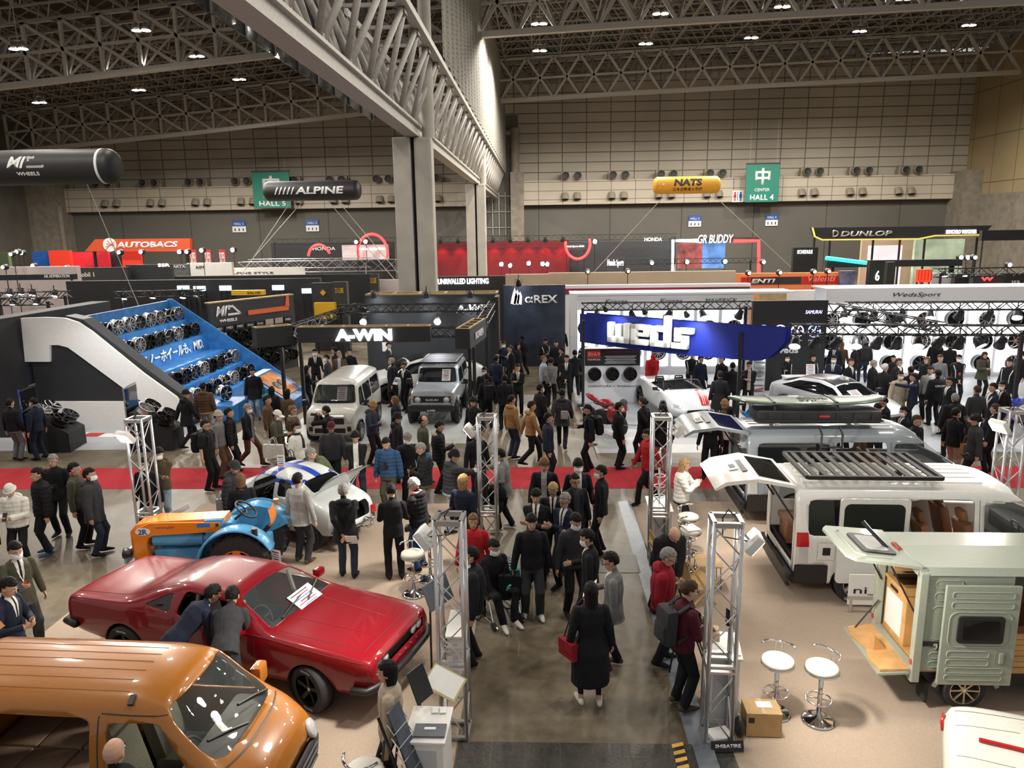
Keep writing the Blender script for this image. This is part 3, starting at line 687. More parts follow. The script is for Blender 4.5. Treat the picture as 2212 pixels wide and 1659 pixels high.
text('smile FACTORY', .035, BLACK, t, (1.47, .12, 1.03), rotz(R_(90)) @ rotx(R_(-45)), width=.4, ext=.003)
C.body(th=.025)
# ---------------- red coupe
RD = paint('candy_red', (.20, .003, .009))
t = place('coupe', 'candy red muscle coupe with two men leaning at its window', 'car', -4.27, 9.62, -18)
C = Car([(-2.55, .42, .66, .6, .72, .80, .70, .84, .60, .86), (-2.48, .36, .70, .58, .78, .86, .76, .90, .66, .92), (-2.0, .26, .74, .55, .81, .90, .79, .95, .68, .97), (-1.5, .22, .75, .55, .83, .92, .80, .99, .66, 1.02),
         (-.9, .22, .75, .55, .83, .93, .81, 1.18, .60, 1.23), (-.4, .22, .75, .55, .83, .93, .81, 1.27, .58, 1.335), (.2, .22, .75, .55, .83, .92, .81, 1.27, .58, 1.33), (.5, .22, .75, .55, .83, .91, .81, 1.20, .61, 1.25), (.8, .22, .75, .55, .83, .90, .81, 1.07, .66, 1.11),
         (1.08, .22, .75, .55, .83, .89, .81, .95, .73, .975), (1.6, .23, .75, .55, .83, .88, .81, .915, .70, .935), (2.3, .26, .74, .55, .82, .83, .79, .865, .68, .875), (2.50, .34, .70, .55, .78, .79, .77, .82, .66, .83), (2.55, .42, .66, .55, .74, .73, .73, .77, .63, .785)], t, RD, nu=80)
C.cut('z', rnd([(1.02, -.66), (1.06, 0), (1.02, .66), (.44, .53), (.42, 0), (.44, -.53)], .05), 'windscreen', CLEAR, -.008)
for s in (-1, 1):
    C.cut('y', rnd([(.74, .97), (.36, 1.20), (-.42, 1.23), (-.47, .96)], .05), side=s)
    C.cut('y', rnd([(-.60, .97), (-.60, 1.19), (-.74, 1.15), (-1.05, 1.0)], .04), 'quarter_window', DGLASS, side=s)
    for x, r in ((-1.42, .37), (1.66, .36)):
        C.cut('y', circ(x, .31, r, 22), side=s); arch_liner(t, x, s*.80, r+.0, s)
        wheel(t, x, s*.72, .315, .25, BLKM, (5, .22, 0), s, -.28 if x > 0 else 0, [(pi/2, 'Hoosier'), (-pi/2+.0, 'Hoosier')], .68)
C.cut('x', [(-.63, .60), (.63, .60), (.62, .755), (-.62, .755)], 'grille', BLACK, -.05)
for y in (-.54, -.38, .38, .54): MB().lathe([(.062, -.03), (.07, .02), (.06, .03), (0, .04)], (2.505, y, .68), 'x', 18).build('headlight', CLEAR_L, t, True)
for k in range(8): MB().lathe([(.016, 0), (.012, .02), (0, .024)], (2.545, -.56+k*.16, .56), 'x', 8).build('rivet', CHROME, t)
b = MB(); b.tube([(2.30, -.86, .47), (2.50, -.82, .47), (2.60, -.6, .47), (2.62, 0, .47), (2.60, .6, .47), (2.50, .82, .47), (2.30, .86, .47)], .05, 8); b.build('front_bumper', BLACK, t, True)
b = MB(); b.tube([(-2.3, -.82, .52), (-2.52, -.78, .52), (-2.6, -.5, .52), (-2.6, .5, .52), (-2.52, .78, .52), (-2.3, .82, .52)], .055, 8, r2=.07); b.build('rear_bumper', BLACK, t, True)
C.seam('z', [(1.12, -.64), (2.36, -.60), (2.36, .60), (1.12, .64)], r=.004); C.seam('z', [(1.12, -.3), (2.3, -.22)], m=RD, r=.008); C.seam('z', [(1.12, .3), (2.3, .22)], m=RD, r=.008)
for s in (-1, 1):
    C.seam('y', [(.82, .92), (.86, .5), (.8, .26)], side=s, r=.004); C.seam('y', [(-.5, .94), (-.5, .3)], side=s, r=.004); C.seam('z', [(-.9, s*.52), (-1.45, s*.58), (-2.4, s*.6)], r=.005); C.seam('y', [(-2.5, .88), (-.5, .93), (1.0, .90), (2.45, .80)], m=RD, side=s, r=.007)
wiper(C, -.45, .985, .1, 1.04); wiper(C, .1, .985, .55, 1.05)
MB().box2((-1.3, -.66, .26), (1.0, .66, .32)).build('floor_pan', INTER, t); MB().box((.98, 0, .84), (.3, 1.3, .14), None, .05).build('dashboard', INTER, t, 40)
seat(t, -.05, -.36, INTER, .33, .55); seat(t, -.05, .36, INTER, .33, .55); steer(t, .62, -.36, .88); MB().box((-.95, 0, .6), (.4, 1.2, .5), None, .08).build('rear_bench', INTER, t, 40)
for s in (-1, 1):
    for k in (-.45, .62): MB().bar((k, s*.55, .35), (k*.7, s*.48, 1.18), .04).build('roll_cage_bar', STEEL, t)
mirror(C, .66, -.80, .99, RD, -1, .16, .12); mirror(C, .66, .80, .99, RD, 1, .16, .12)
sheet(t, (.99, .12, 1.03), .48, .30, rotz(R_(90)) @ rotx(R_(-60)))
C.body(th=.02)
# ---------------- orange and blue tractor
TO, TB = paint('tractor_orange', (.78, .22, .015)), paint('tractor_blue', (.08, .30, .53))
t = place('tractor', 'orange and blue vintage tractor behind the red coupe', 'tractor', -5.78, 12.05, 185)
b = MB(); hp = [(1.32, .55), (1.32, 1.0), (1.22, 1.12), (.95, 1.17), (-.28, 1.20), (-.30, .98), (.92, .94), (1.0, .90), (1.04, .80), (1.04, .42), (1.25, .42)]
b.prism(hp, lambda u, v, w: V((u, -.24+w, v)), .48)
bmesh.ops.bevel(b.b, geom=[e for e in b.b.edges if abs(e.verts[0].co.y) > .2 and abs(e.verts[1].co.y) > .2 and e.verts[0].co.y*e.verts[1].co.y > 0 and min(e.verts[0].co.z, e.verts[1].co.z) > .97 or (e.verts[0].co.x > 1.2 and e.verts[1].co.x > 1.2 and e.verts[0].co.y*e.verts[1].co.y > 0)], offset=.06, segments=4, affect='EDGES')
hd = b.build('hood', TO, t, 40)
for s in (-1, 1):
    M = rotz(0 if s < 0 else pi); text('2R', .10, mat('emblem_blue', (.02, .07, .25), .4), hd, (1.08, s*.252, 1.02), M, bold=.02, ext=.004)
    o = MB().lathe([(0, 0), (.085, 0), (.085, .004), (0, .004)], (0, 0, 0), 'y', 20).build('emblem', LETW, hd); o.location = (1.08, s*.243, 1.02); o.scale = (1.5, 1, .8)
    text('Lamborghini', .045, mat('script_red', (.4, .03, .01), .4), hd, (.70, s*.243, 1.08), M, shear=.3, ext=.004, width=.32)
    MB().box((.05, s*.243, 1.10), (.22, .006, .07)).build('badge', mat('badge_blue', (.02, .15, .5), .4), hd); MB().lathe([(.03, 0), (.025, .01), (0, .012)], (-.18, s*.24, 1.10), 'y', 12).build('cap', BLACK, hd)
b = MB(); b.box2((.1, -.19, .42), (.95, .19, .66), .03); b.tube([(.95, -.12, .82), (.1, -.12, .82)], .11, 12); b.tube([(.95, .12, .82), (.1, .12, .82)], .11, 12); b.box2((-.5, -.2, .4), (.12, .2, .9), .04); b.box2((-1.0, -.24, .42), (-.45, .24, .78), .06); b.tube([(-.1, -.22, .6), (-.1, .22, .6)], .2, 16); b.box2((1.0, -.2, .40), (1.3, .2, .5), .02); b.build('engine_block', TB, t, 40)
b = MB(); b.box2((-.28, -.22, .75), (.05, .22, 1.19), .04); b.box2((-.42, -.2, .9), (-.26, .2, 1.12), .04); b.build('cowl', TB, t, 40)
b = MB(); b.box((.55, -.25, .86), (.34, .08, .1), None, .02); b.box((.16, -.25, .86), (.2, .08, .1), None, .02); b.tube([(.9, -.24, .62), (.6, -.27, .62), (.3, -.26, .74)], .02, 6); b.tube([(.98, -.2, .62), (.8, -.25, .60)], .06, 10); b.box((.2, -.27, .68), (.25, .1, .12), None, .03); b.build('manifold', BLACK, t, 40)
for s in (-1, 1): o = MB().lathe([(0, -.1), (.06, -.09), (.1, 0), (.1, .03), (0, .03)], (1.42, s*.2, .62), 'x', 16).build('headlamp', BLACK, t, True); MB().lathe([(.09, .031), (0, .045)], (1.42, s*.2, .62), 'x', 14).build('lens', CLEAR_L, o)
b = MB(); b.bar((1.15, -.5, .34), (1.15, .5, .34), .09); b.bar((-.62, -.6, .53), (-.62, .6, .53), .16); b.build('axle', TB, t)
b = MB(); b.box2((1.43, -.2, .42), (1.47, .2, .62)); b.build('front_weight_plate', mat('pale_blue_metal', (.35, .45, .5), .4), t)
def ttyre(x, y, r, w_, s, lug):
    o = wheel(t, x, y, r, w_, TO, (6, .42, 0), s, 0, None, .56)
    if lug:
        b = MB()
        for i in range(20):
            a = 2*pi*i/20
            for k in (-1, 1):
                aa = a+(pi/20 if k > 0 else 0); d = lambda q, rr: V((rr*sin(q), 0, rr*cos(q)))
                b.bar(d(aa, r*.985)+V((0, k*.01, 0)), d(aa+.16, r*.97)+V((0, k*w_*.49, 0)), .05, .06)
        b.build('tread_lugs', RUBBER, o)
    return o
for s in (-1, 1):
    ttyre(-.62, s*.58, .53, .30, s, True); ttyre(1.15, s*.50, .29, .13, s, False)
    b = MB(); A = [R_(a) for a in range(-15, 151, 11)]
    b.grid(lambda u, v: (lambda a: V((-.62+(.63+.03*sin(pi*v))*cos(a), s*(.42+.34*v), 0.55+(.63+.03*sin(pi*v))*sin(a))))(R_(-10+165*u)), 18, 4)
    b.grid(lambda u, v: (lambda a: V((-.62+.63*v*cos(a), s*.42, .55+.63*v*sin(a))))(R_(-10+165*u)), 18, 4)
    b.tube([V((-.62+.64*cos(a), s*.77, .55+.64*sin(a))) for a in A], .022, 6); b.build('fender', TB, t, 50)
b = MB(); b.ell((-1.02, .6, 1.12), (.3, .13, .3)); b.build('fender_lamp', BLACK, t, True) if 0 else b.b.free()
for s in (-1, 1): MB().tube([(-.95, s*.70, 1.06), (-.95, s*.70, 1.2)], .05, 10).build('signal_lamp', BLACK if s > 0 else AMBER, t)
b = MB(); b.grid(lambda u, v: V((-1.02-.22*u+.10*u*u*2, (v-.5)*.46*(1-.25*u), .98+.05*(2*v-1)**2+.30*u**2.2)), 8, 8); b.build('saddle_seat', TO, t, True); MB().bar((-1.0, 0, .97), (-.8, 0, .75), .08).build('seat_spring', BLACK, t)
b = MB(); M = roty(-.7); c0 = V((-.62, 0, 1.28)); b.tube([c0+M @ V((.21*cos(2*pi*i/24), .21*sin(2*pi*i/24), 0)) for i in range(24)], .017, 6, closed=True); b.bar(c0, (-.35, 0, 1.05), .04)
for k in range(3): b.bar(c0, c0+M @ V((.2*cos(2.1*k), .2*sin(2.1*k), 0)), .02)
b.build('steering_wheel', BLACK, t, True); sheet(t, (-1.25, .62, .62), .2, .3, rotz(R_(150)), 'plate_sheet')
# ---------------- white and blue small saloon with open engine lid
WP = paint('abarth_white', (.60, .63, .63)); BP = paint('stripe_blue', (.012, .05, .42))
t = place('small_saloon', 'small white saloon with blue roof stripes and its engine lid raised', 'car', -5.05, 14.3, 152)
C = Car([(-1.62, .40, .40, .52, .54, .66, .52, .72, .40, .76), (-1.50, .30, .54, .50, .65, .78, .60, .85, .48, .90), (-1.15, .25, .60, .5, .70, .88, .63, .97, .52, 1.02), (-.75, .22, .62, .5, .71, .91, .65, 1.2, .50, 1.25), (-.25, .22, .62, .5, .71, .93, .66, 1.32, .51, 1.375), (.2, .22, .62, .5, .71, .93, .66, 1.33, .51, 1.385),
         (.45, .22, .62, .5, .71, .93, .65, 1.25, .53, 1.30), (.85, .22, .6, .5, .70, .92, .61, .96, .55, 1.0), (1.3, .25, .55, .5, .65, .82, .56, .88, .45, .91), (1.58, .32, .45, .5, .54, .66, .46, .70, .35, .72), (1.66, .42, .3, .5, .38, .58, .32, .6, .2, .61)], t, WP, nu=60)
C.cut('z', rnd([(.80, -.48), (.82, 0), (.80, .48), (.46, .47), (.44, 0), (.46, -.47)], .06), 'windscreen', CLEAR, -.006)
C.cut('z', rnd([(-.70, -.42), (-.70, .42), (-1.0, .44), (-1.0, -.44)], .06), 'rear_window', DGLASS, -.006)
for s in (-1, 1):
    C.cut('y', rnd([(.55, .36 if s > 0 else .95), (.52, 1.2), (.40, 1.28), (-.08, 1.30), (-.1, .36 if s > 0 else .95)], .05), side=s)
    C.cut('y', rnd([(-.18, .95), (-.18, 1.27), (-.45, 1.24), (-.68, .98)], .05), 'quarter_window', DGLASS, side=s)
    for x in (-1.02, 1.02): C.cut('y', circ(x, .27, .31, 20), side=s); arch_liner(t, x, s*.66, .30, s); wheel(t, x, s*.60, .27, .16, SILV, (8, .2, 0), s, 0, None, .6)
    C.put('x', s*.50, .58, lambda b: b.box((0, 0, .02), (.12, .17, .05), None, .02), 'tail_light', RED_L, -1)
for px0, px1, y0, y1 in ((.30, .46, -.5, .5), (-.02, .10, -.5, .5), (-.72, .30, -.08, .08)): C.cut('z', [(px0, y0), (px1, y0), (px1, y1), (px0, y1)], 'roof_stripe', BP, .003)
for s in (-1, 1): C.cut('y', [(-.7, 1.2), (.4, 1.2), (.42, 1.27), (-.7, 1.27)], 'roof_stripe', BP, .003, side=s)
C.cut('x', rnd([(-.42, .5), (.42, .5), (.40, .82), (-.40, .82)], .06), side=-1)
b = MB(); b.box((-1.30, 0, .5), (.3, .5, .25), None, .04); b.tube([(-1.4, -.3, .62), (-1.42, .3, .62)], .05, 8); b.tube([(-1.35, .15, .72), (-1.4, -.15, .72)], .06, 8); b.build('engine', mat('engine_alloy', (.2, .2, .2), .4, .7, var=.2), t, 40)
lid = MB(); lid.grid(lambda u, v: V((-1.0-.66*u, (v-.5)*(1.06-.1*u), 1.03+.52*u+.06*sin(pi*u)-.05*(2*v-1)**2)), 8, 8); ld = lid.build('engine_lid', WP, t, True)
b = MB()
for sy in (-.24, .24):
    for k in range(11): u = .2+.055*k; b.box((-1.0-.66*u, sy, 1.045+.52*u+.06*sin(pi*u)), (.012, .34, .014), roty(.5))
b.build('louver', mat('louver_grey', (.25, .27, .28), .5), ld); MB().bar((-1.12, -.4, .95), (-1.4, -.42, 1.33), .02).build('lid_stay', CHROME, t)
for s in (-1, 1): MB().tube([(-1.5, s*.25+.1, .34), (-1.8, s*.25+.1, .34), (-1.86, s*.25+.05, .40), (-1.8, s*.25, .46), (-1.6, s*.25, .46)], .035, 8).build('exhaust', CHROME, t, True)
MB().tube([(-1.55, -.6, .42), (-1.7, -.45, .42), (-1.7, .45, .42), (-1.55, .6, .42)], .03, 8).build('rear_bumper', CHROME, t, True)
b = MB(); b.prism([(0, .36), (.62, .36), (.62, .9), (0, .9)], lambda u, v, w: V((.56+u*.45, .72+u*.8+w, v)), .05); dr = b.build('door', WP, t); b = MB()
b.tube([(.56, .72, .9), (.6, .76, 1.25), (.72, 1.02, 1.27), (.83, 1.2, .9)], .02, 6); b.build('window_frame', WP, dr)
seat(t, -.05, -.3, INTER, .3, .5); seat(t, -.05, .3, INTER, .3, .5); steer(t, .42, .3, .82, .17); MB().box2((-.7, -.55, .22), (.8, .55, .27)).build('floor_pan', INTER, t); MB().box((.65, 0, .85), (.2, 1.0, .15), None, .04).build('dashboard', INTER, t)
sheet(t, (.05, .25, 1.5), .16, .3, rotz(R_(-150)), 'roof_sheet')
C.body(th=.02)
# ---------------- vans of the right booth
def van(col, label, x, y, deg, near, kit):
    t = place('camper_van', label, 'van', x, y, deg)
    C = Car([(-2.35, .36, .74, .7, .82, 1.15, .84, 1.82, .74, 1.93), (-2.31, .26, .78, .7, .85, 1.15, .86, 1.86, .76, 1.97), (.55, .25, .78, .7, .85, 1.15, .86, 1.87, .76, 1.99), (.95, .25, .78, .7, .85, 1.15, .86, 1.80, .75, 1.93), (1.45, .25, .78, .7, .85, 1.13, .85, 1.45, .74, 1.56),
             (1.92, .25, .76, .7, .83, 1.08, .82, 1.15, .72, 1.22), (2.2, .30, .7, .65, .78, .95, .76, 1.0, .66, 1.05), (2.35, .40, .6, .6, .68, .8, .64, .84, .5, .86)], t, col, nu=70, q=.15)
    for yy in (-.5, -.3, -.1, .1, .3, .5): C.seam('z', [(-2.2, yy), (.6, yy)], 'roof_rib', col, .012)
    C.cut('x', rnd([(-.70, .62), (.70, .62), (.66, 1.86), (-.66, 1.86)], .08), side=-1)
    C.cut('x', rnd([(-.70, 1.22), (.70, 1.22), (.64, 1.84), (-.64, 1.84)], .12), 'windscreen', CLEAR, -.01)
    for s in (-1, 1):
        C.cut('y', rnd([(.52, 1.16), (1.80, 1.14), (1.22, 1.72), (.52, 1.74)], .08), 'cab_window', CLEAR, side=s)
        if s < 0: C.cut('y', rnd([(-.62, .36), (.38, .36), (.38, 1.76), (-.62, 1.76)], .08), side=s)
        C.cut('y', rnd([(-2.16, 1.16), (-.74, 1.16), (-.74, 1.74), (-2.16, 1.74)], .1), 'side_window', DGLASS if s < 0 else GLASS, side=s)
        if s > 0: C.cut('y', rnd([(-.62, 1.16), (.38, 1.16), (.38, 1.74), (-.62, 1.74)], .08), 'side_window', GLASS, side=s)
        for xx in (-1.36, 1.20): C.cut('y', circ(xx, .33, .39, 22), side=s); arch_liner(t, xx, s*.82, .38, s); wheel(t, xx, s*.76, .33, .22, SILV, (6, .3, 0), s, 0, [(-pi/2, 'PARADA PA03')], .62)
        C.cut('y', [(-2.33, .26), (-1.80, .26), (-1.82, .66), (-2.33, .66)], 'bumper_corner', BLACK, .012, side=s)
        for z0, z1, m in ((.98, 1.22, RED_L), (.70, .97, CLEAR_L)): C.cut('y', [(-2.33, z0), (-2.14, z0), (-2.16, z1), (-2.33, z1)], 'tail_light', m, .015, side=s, hole=False)
    C.cut('x', [(-.8, .26), (.8, .26), (.8, .52), (-.8, .52)], 'rear_bumper', BLACK, .05, side=-1, th=.06)
    for xx in (.45, -.68): C.seam('y', [(xx, .5), (xx, 1.76)], side=-1, r=.005)
    C.put('y', -1.86, .90, lambda b: b.box((0, 0, .005), (.12, .13, .014), None, .01), 'filler_flap', BLACK, -1)
    prof = [(-2.34, 1.95), (-2.95, 2.06), (-3.45, 1.98), (-3.62, 1.86), (-3.60, 1.83), (-3.42, 1.92), (-2.95, 2.0), (-2.34, 1.90)]
    b = MB(); b.prism(prof, lambda u, v, w: V((u, (-.72+w*1.44)*(1 if u > -3.3 else .93), v)), 1); tg = b.build('tailgate', col, t, 30)
    sl = atan2(.11, -.61); P3 = lambda u, y, o=.012: V((-2.40-.5*u, y, 1.955+.095*u+o))
    MB().quad(P3(.02, -.6), P3(.02, .6), P3(1, .54), P3(1, -.54)).build('rear_glass', DGLASS, tg)
    MB().box((-3.22, .0, 2.035), (.16, .34, .012), roty(-.16)).build('licence_plate', PAPER, tg); MB().box((-3.22, .0, 2.04), (.1, .2, .012), roty(-.16)).build('plate_emblem', BLACK, tg)
    MB().box((-3.06, .0, 2.055), (.09, .6, .012), roty(-.16)).build('name_strip', BLACK, tg)
    for s in (-1, 1): MB().bar((-2.3, s*.66, 1.3), (-2.75, s*.64, 1.98), .03).build('gas_strut', BLACK, t)
    b = MB(); b.box2((-2.3, -.76, .40), (1.7, .76, .46)); b.build('floor_pan', INTER, t); b = MB(); b.box2((-2.28, -.78, .5), (-2.24, .78, .66)); b.build('sill_plate', BLACK, t)
    for s in (-1, 1): MB().box2((-2.15, s*.30, .52), (-.75, s*.74, .84), .03).build('bench', TANL, t, 40)
    MB().box2((-2.2, .1, .9), (-1.0, .72, 1.0), .03).build('table_board', TANL, t, 40); MB().box2((-2.25, -.75, 1.0), (-.7, -.7, 1.1)).build('trim_rail', INTER, t)
    seat(t, -.05, .28, TANL, .5, .62); seat(t, .1, -.36, TANL, .5, .62) if kit == 'rack' else None; seat(t, .75, -.4, TANL, .55, .6); seat(t, .75, .4, TANL, .55, .6); steer(t, 1.32, -.4, 1.12)
    MB().box((1.62, 0, .95), (.4, 1.4, .3), None, .08).build('dashboard', INTER, t)
    mirror(C, 1.72, -.92, 1.2, BLACK, -1, .16, .26); C.seam('y', [(-1.72, 1.05), (-1.72, .75), (-2.0, .75), (-2.0, 1.05), (-1.72, 1.05)], side=-1, r=.003)
    return t, C
WV = paint('van_white', (.70, .69, .66))
t, C = van(WV, 'white camper van with open tailgate and black roof rack', 6.45, 12.02, -2, True, 'rack')
o = wheel(t, -.1, -.42, .30, .2, SILV, (6, .3, 0), -1); o.location = (-.42, .3, 1.2)
b = MB(); b.prism(rrect(-1.72, .40, -.66, 1.82, .06), lambda u, v, w: V((u, -.90-w, v)), .04); sd = b.build('sliding_door', WV, t); MB().prism(rrect(-1.66, 1.16, -.74, 1.74, .1), lambda u, v, w: V((u, -.942-w, v)), .006).build('door_window', DGLASS, sd)
C.body(th=.03)
rk = thing('roof_rack', 'black slatted platform rack on the roof of the white camper van', 'roof rack', t.location+V((-.42, 0, 2.02)), R_(-2)); RB = mat('rack_black', (.018, .016, .014), .6, var=.1, spec=.3)
b = MB()
for (x0, y0, x1, y1) in ((-1.75, -.66, .32, -.66), (-1.75, .66, .32, .66), (-1.75, -.66, -1.75, .66), (.32, -.66, .32, .66)): b.bar((x0, y0, .06), (x1, y1, .06), .06, .06)
b.build('frame', RB, rk)
for i in range(11): MB().box((-1.62+i*.18, 0, .075), (.08, 1.28, .022)).build('slat', RB, rk)
for x in (-1.4, -.2):
    for s in (-.3, .3): MB().box((x, s, .02), (.1, .06, .08)).build('mount', BLACK, rk)
p = t.matrix_basis; sg = thing('name_board', 'white board with black outline letters leaning by the white van rear wheel', 'sign', p @ V((-1.02, -1.10, 0)), R_(-2))
MB().box((0, 0, .38), (1.1, .03, .52), None, .01).build('board', PLASTIC_W, sg); MB().box((0, -.02, .245), (1.1, .02, .05)).build('base_rail', CHROME, sg); text('ni_|ybo', .15, BLACK, sg, (0, -.02, .36), width=.95, ext=.008)
for s in (-.5, .5): MB().bar((s, 0, 0), (s, 0, .2), .04).build('foot', CHROME, sg)
GV = paint('van_grey', (.22, .25, .275))
t, C = van(GV, 'grey camper van with a green board and roof box on top', 6.55, 15.25, -1, False, 'box')
text('Body', .17, LETW, t, (-1.75, -.86, 1.22), bold=.005, shear=.2, ext=.004)
b = MB()
for s in (-.2, .2): b.tube([(-.75+s, -.88, 1.05), (-.75+s, -.88, 1.95), (-.75+s, -.70, 2.08)], .022, 6)
for z in (1.2, 1.45, 1.7): b.bar((-.95, -.89, z), (-.55, -.89, z), .03)
b.build('side_ladder', BLACK, t, True); C.body(th=.03)
M = t.matrix_basis
bx = thing('roof_box', 'long black roof box under the green board on the grey van', 'roof box', M @ V((-.9, -.22, 2.04)), R_(-1))
b = MB(); b.box((0, 0, .17), (2.5, .62, .26), None, .07); b.build('shell', BLACK, bx, 40); MB().box((0, 0, .10), (2.54, .66, .04), None, .015).build('rim_strip', MBLK, bx)
for i in range(7): MB().box((-1.05+i*.35, -.318, .17), (.035, .02, .2)).build('rib', BLACK, bx)
MB().box((.1, -.325, .2), (.2, .012, .04)).build('red_label', RED_L, bx)
for i in (-1, 1): MB().box((i*.8, 0, .02), (.06, .5, .06)).build('clamp', STEEL, bx)
sb = thing('paddle_board', 'green paddle board strapped on the roof box of the grey van', 'paddle board', M @ V((-1.0, .0, 2.36)), R_(-1))
b = MB(); b.grid(lambda u, v: (lambda x, hw: V((x, hw*cos(2*pi*v), .09+.045*sin(2*pi*v)*(.6+.4*min(1, hw/.2))+.07*abs(2*u-1)**4)))(-1.62+3.24*u, .42*max(0, 1-abs(2*u-1)**3.2)**.6), 40, 16)
b.build('board', paint('board_green', (.06, .11, .055)), sb, True); text('SOUL', .13, BLACK, sb, (.1, .0, .142), rotx(R_(-90)), ext=.004, bold=.02, width=.62); text('STICK', .11, BLACK, sb, (.1, -.18, .142), rotx(R_(-90)), ext=.004, bold=.02, width=.62)
for x in (-.75, .5): MB().tube([(x, -.4, -.02), (x, -.34, .13), (x, 0, .15), (x, .34, .13), (x, .4, -.02)], .014, 5, r2=.03).build('strap', BLACK, sb)
# ---------------- sage green kei camper
SG = paint('sage_green', (.32, .355, .29)); WD = mat('camper_wood', (.55, .30, .11), .4, var=.2, sc=5, coat=.2); CU = mat('coral_cushion', (.48, .19, .11), .8, var=.05)
t = place('camper_truck', 'sage green box camper with open rear hatch and wooden interior', 'camper', 6.33, 9.05, -1); t.scale = (1, .82, 1)
# box from x -1.68 (rear) to 1.7, half width .70, floor .55, roof 1.9
b = MB(); b.box2((-1.68, -.70, .55), (-.60, -.66, 1.86)); b.build('side_panel', SG, t)
b = MB(); b.box2((-1.68, .66, .55), (1.7, .70, 1.86)); b.build('side_panel', SG, t)
b = MB(); b.box2((.42, -.70, .55), (1.7, -.66, 1.86)); b.build('side_panel', SG, t)
b = MB(); b.prism([(-.74, 1.84), (-.66, 1.92), (0, 1.97), (.66, 1.92), (.74, 1.84), (.66, 1.86), (0, 1.92), (-.66, 1.86)], lambda u, v, w: V((-1.72+w, u, v)), 3.4); rf = b.build('roof', SG, t)
for y in (-.5, -.25, 0, .25, .5): MB().bar((-1.7, y, 1.945-.07*abs(y)), (1.66, y, 1.945-.07*abs(y)), .035).build('roof_ridge', SG, rf)
b = MB()
for s in (-1, 1): b.box2((-1.72, s*.74, .40), (-1.62, s*.62, 1.86), .01)
b.box2((-1.72, -.72, .42), (-1.62, .72, .56)); b.box2((-1.72, -.70, 1.80), (-1.64, .70, 1.90)); b.build('rear_frame', SG, t)
def rib(par, x0, z0, x1, z1, y, r=.045):
    q = rrect(x0, z0, x1, z1, r); return MB().tube([(u, y, v) for u, v in q], .009, 5, closed=True).build('pressed_rib', SG, par)
for z0, z1 in ((1.66, 1.76), (1.50, 1.60), (.86, .94), (.72, .80), (.60, .68)): rib(t, -1.52, z0, -1.2, z1, -.70)
rib(t, -1.54, .98, -1.2, 1.42, -.70, .08)
for k in range(7): MB().box((-1.61, -.705, 1.48+k*.045), (.08, .012, .016), roty(.15)).build('vent_louver', SG, t)
MB().box((-1.52, -.71, .92), (.2, .02, .06)).build('door_rail', BLACK, t); MB().box((-1.44, -.73, .90), (.12, .04, .08), None, .02).build('door_roller', CHROME, t)
sd = MB().box2((-1.44, -.82, .42), (-.56, -.77, 1.74), .008).build('sliding_door', SG, t)
for x0, z0, x1, z1 in ((-1.36, 1.58, -.64, 1.66), (-1.36, 1.45, -.64, 1.53), (-1.36, .80, -.86, .88), (-1.36, .69, -.86, .77), (-1.36, .585, -.68, .655), (-1.36, .49, -.68, .56)): rib(sd, x0, z0, x1, z1, -.822, .03)
rib(sd, -1.37, .94, -.64, 1.40, -.822, .1)
MB().prism(rrect(-1.27, 1.0, -.73, 1.35, .04), lambda u, v, w: V((u, -.82-w, v)), .035).build('window_frame', BLACK, sd); MB().prism(rrect(-1.21, 1.05, -.79, 1.30, .03), lambda u, v, w: V((u, -.856-w, v)), .006).build('window_pane', DGLASS, sd)
MB().prism(rrect(-.79, .70, -.65, .90, .03), lambda u, v, w: V((u, -.822-w, v)), .006).build('handle_recess', mat('sage_shadow_trim', (.25, .28, .23), .4), sd); MB().box((-.72, -.84, .80), (.05, .03, .14), None, .01).build('handle', SG, sd)
b = MB(); b.box2((-1.6, -.64, .50), (1.66, .64, .58)); b.build('floor_board', WD, t)
for k in range(6): MB().box2((-.58, -.66, .60+k*.075), (.44, -.63, .668+k*.075)).build('wood_slat', WD, t)
b = MB(); b.box2((-1.60, -.1, .58), (-.8, .62, 1.30), .01); b.box2((-1.62, -.12, 1.30), (-.8, .64, 1.34)); kc = b.build('kitchen_unit', WD, t)
MB().box2((-1.61, .0, .66), (-1.60, .55, 1.16)).build('white_door', PLASTIC_W, kc); MB().box2((-1.56, .05, 1.335), (-1.1, .55, 1.35)).build('sink', CHROME, kc); MB().box2((-1.61, .2, 1.21), (-1.60, .45, 1.25)).build('drawer_pull', BLACK, kc); MB().box2((-.4, -.2, .9), (-.36, .64, 1.8)).build('partition_board', WD, t)
MB().box2((-1.35, -.62, .58), (-.1, -.14, .86), .01).build('bench_box', WD, t); MB().box2((-1.3, -.62, .86), (-.1, -.15, .93), .02).build('cushion', CU, t); MB().box2((.0, -.5, .6), (.9, .6, 1.05), .01).build('bench_box', WD, t); MB().box2((.0, -.5, 1.05), (.9, .6, 1.12), .02).build('cushion', CU, t)
MB().box2((-1.6, .62, 1.45), (1.5, .40, 1.8)).build('overhead_cupboard', WD, t)
b = MB(); M = roty(.10); O = V((-1.70, 0, 1.90)); T = lambda x, y, z: O+M @ V((x, y, z)); b.prism([(-.78, -.64), (-.86, -.5), (-.86, .5), (-.78, .64), (0, .70), (0, -.70)], lambda u, v, w: T(u, v, w), .035); ht = b.build('rear_hatch', SG, t)
b = MB(); b.prism(rrect(-.60, -.36, -.18, .36, .06), lambda u, v, w: T(u, v, .036+w), .02); b.build('window_frame', BLACK, ht); b = MB(); b.prism(rrect(-.53, -.28, -.25, .28, .05), lambda u, v, w: T(u, v, .057+w), .004); b.build('window_pane', mat('grey_blind', (.30, .30, .29), .4), ht)
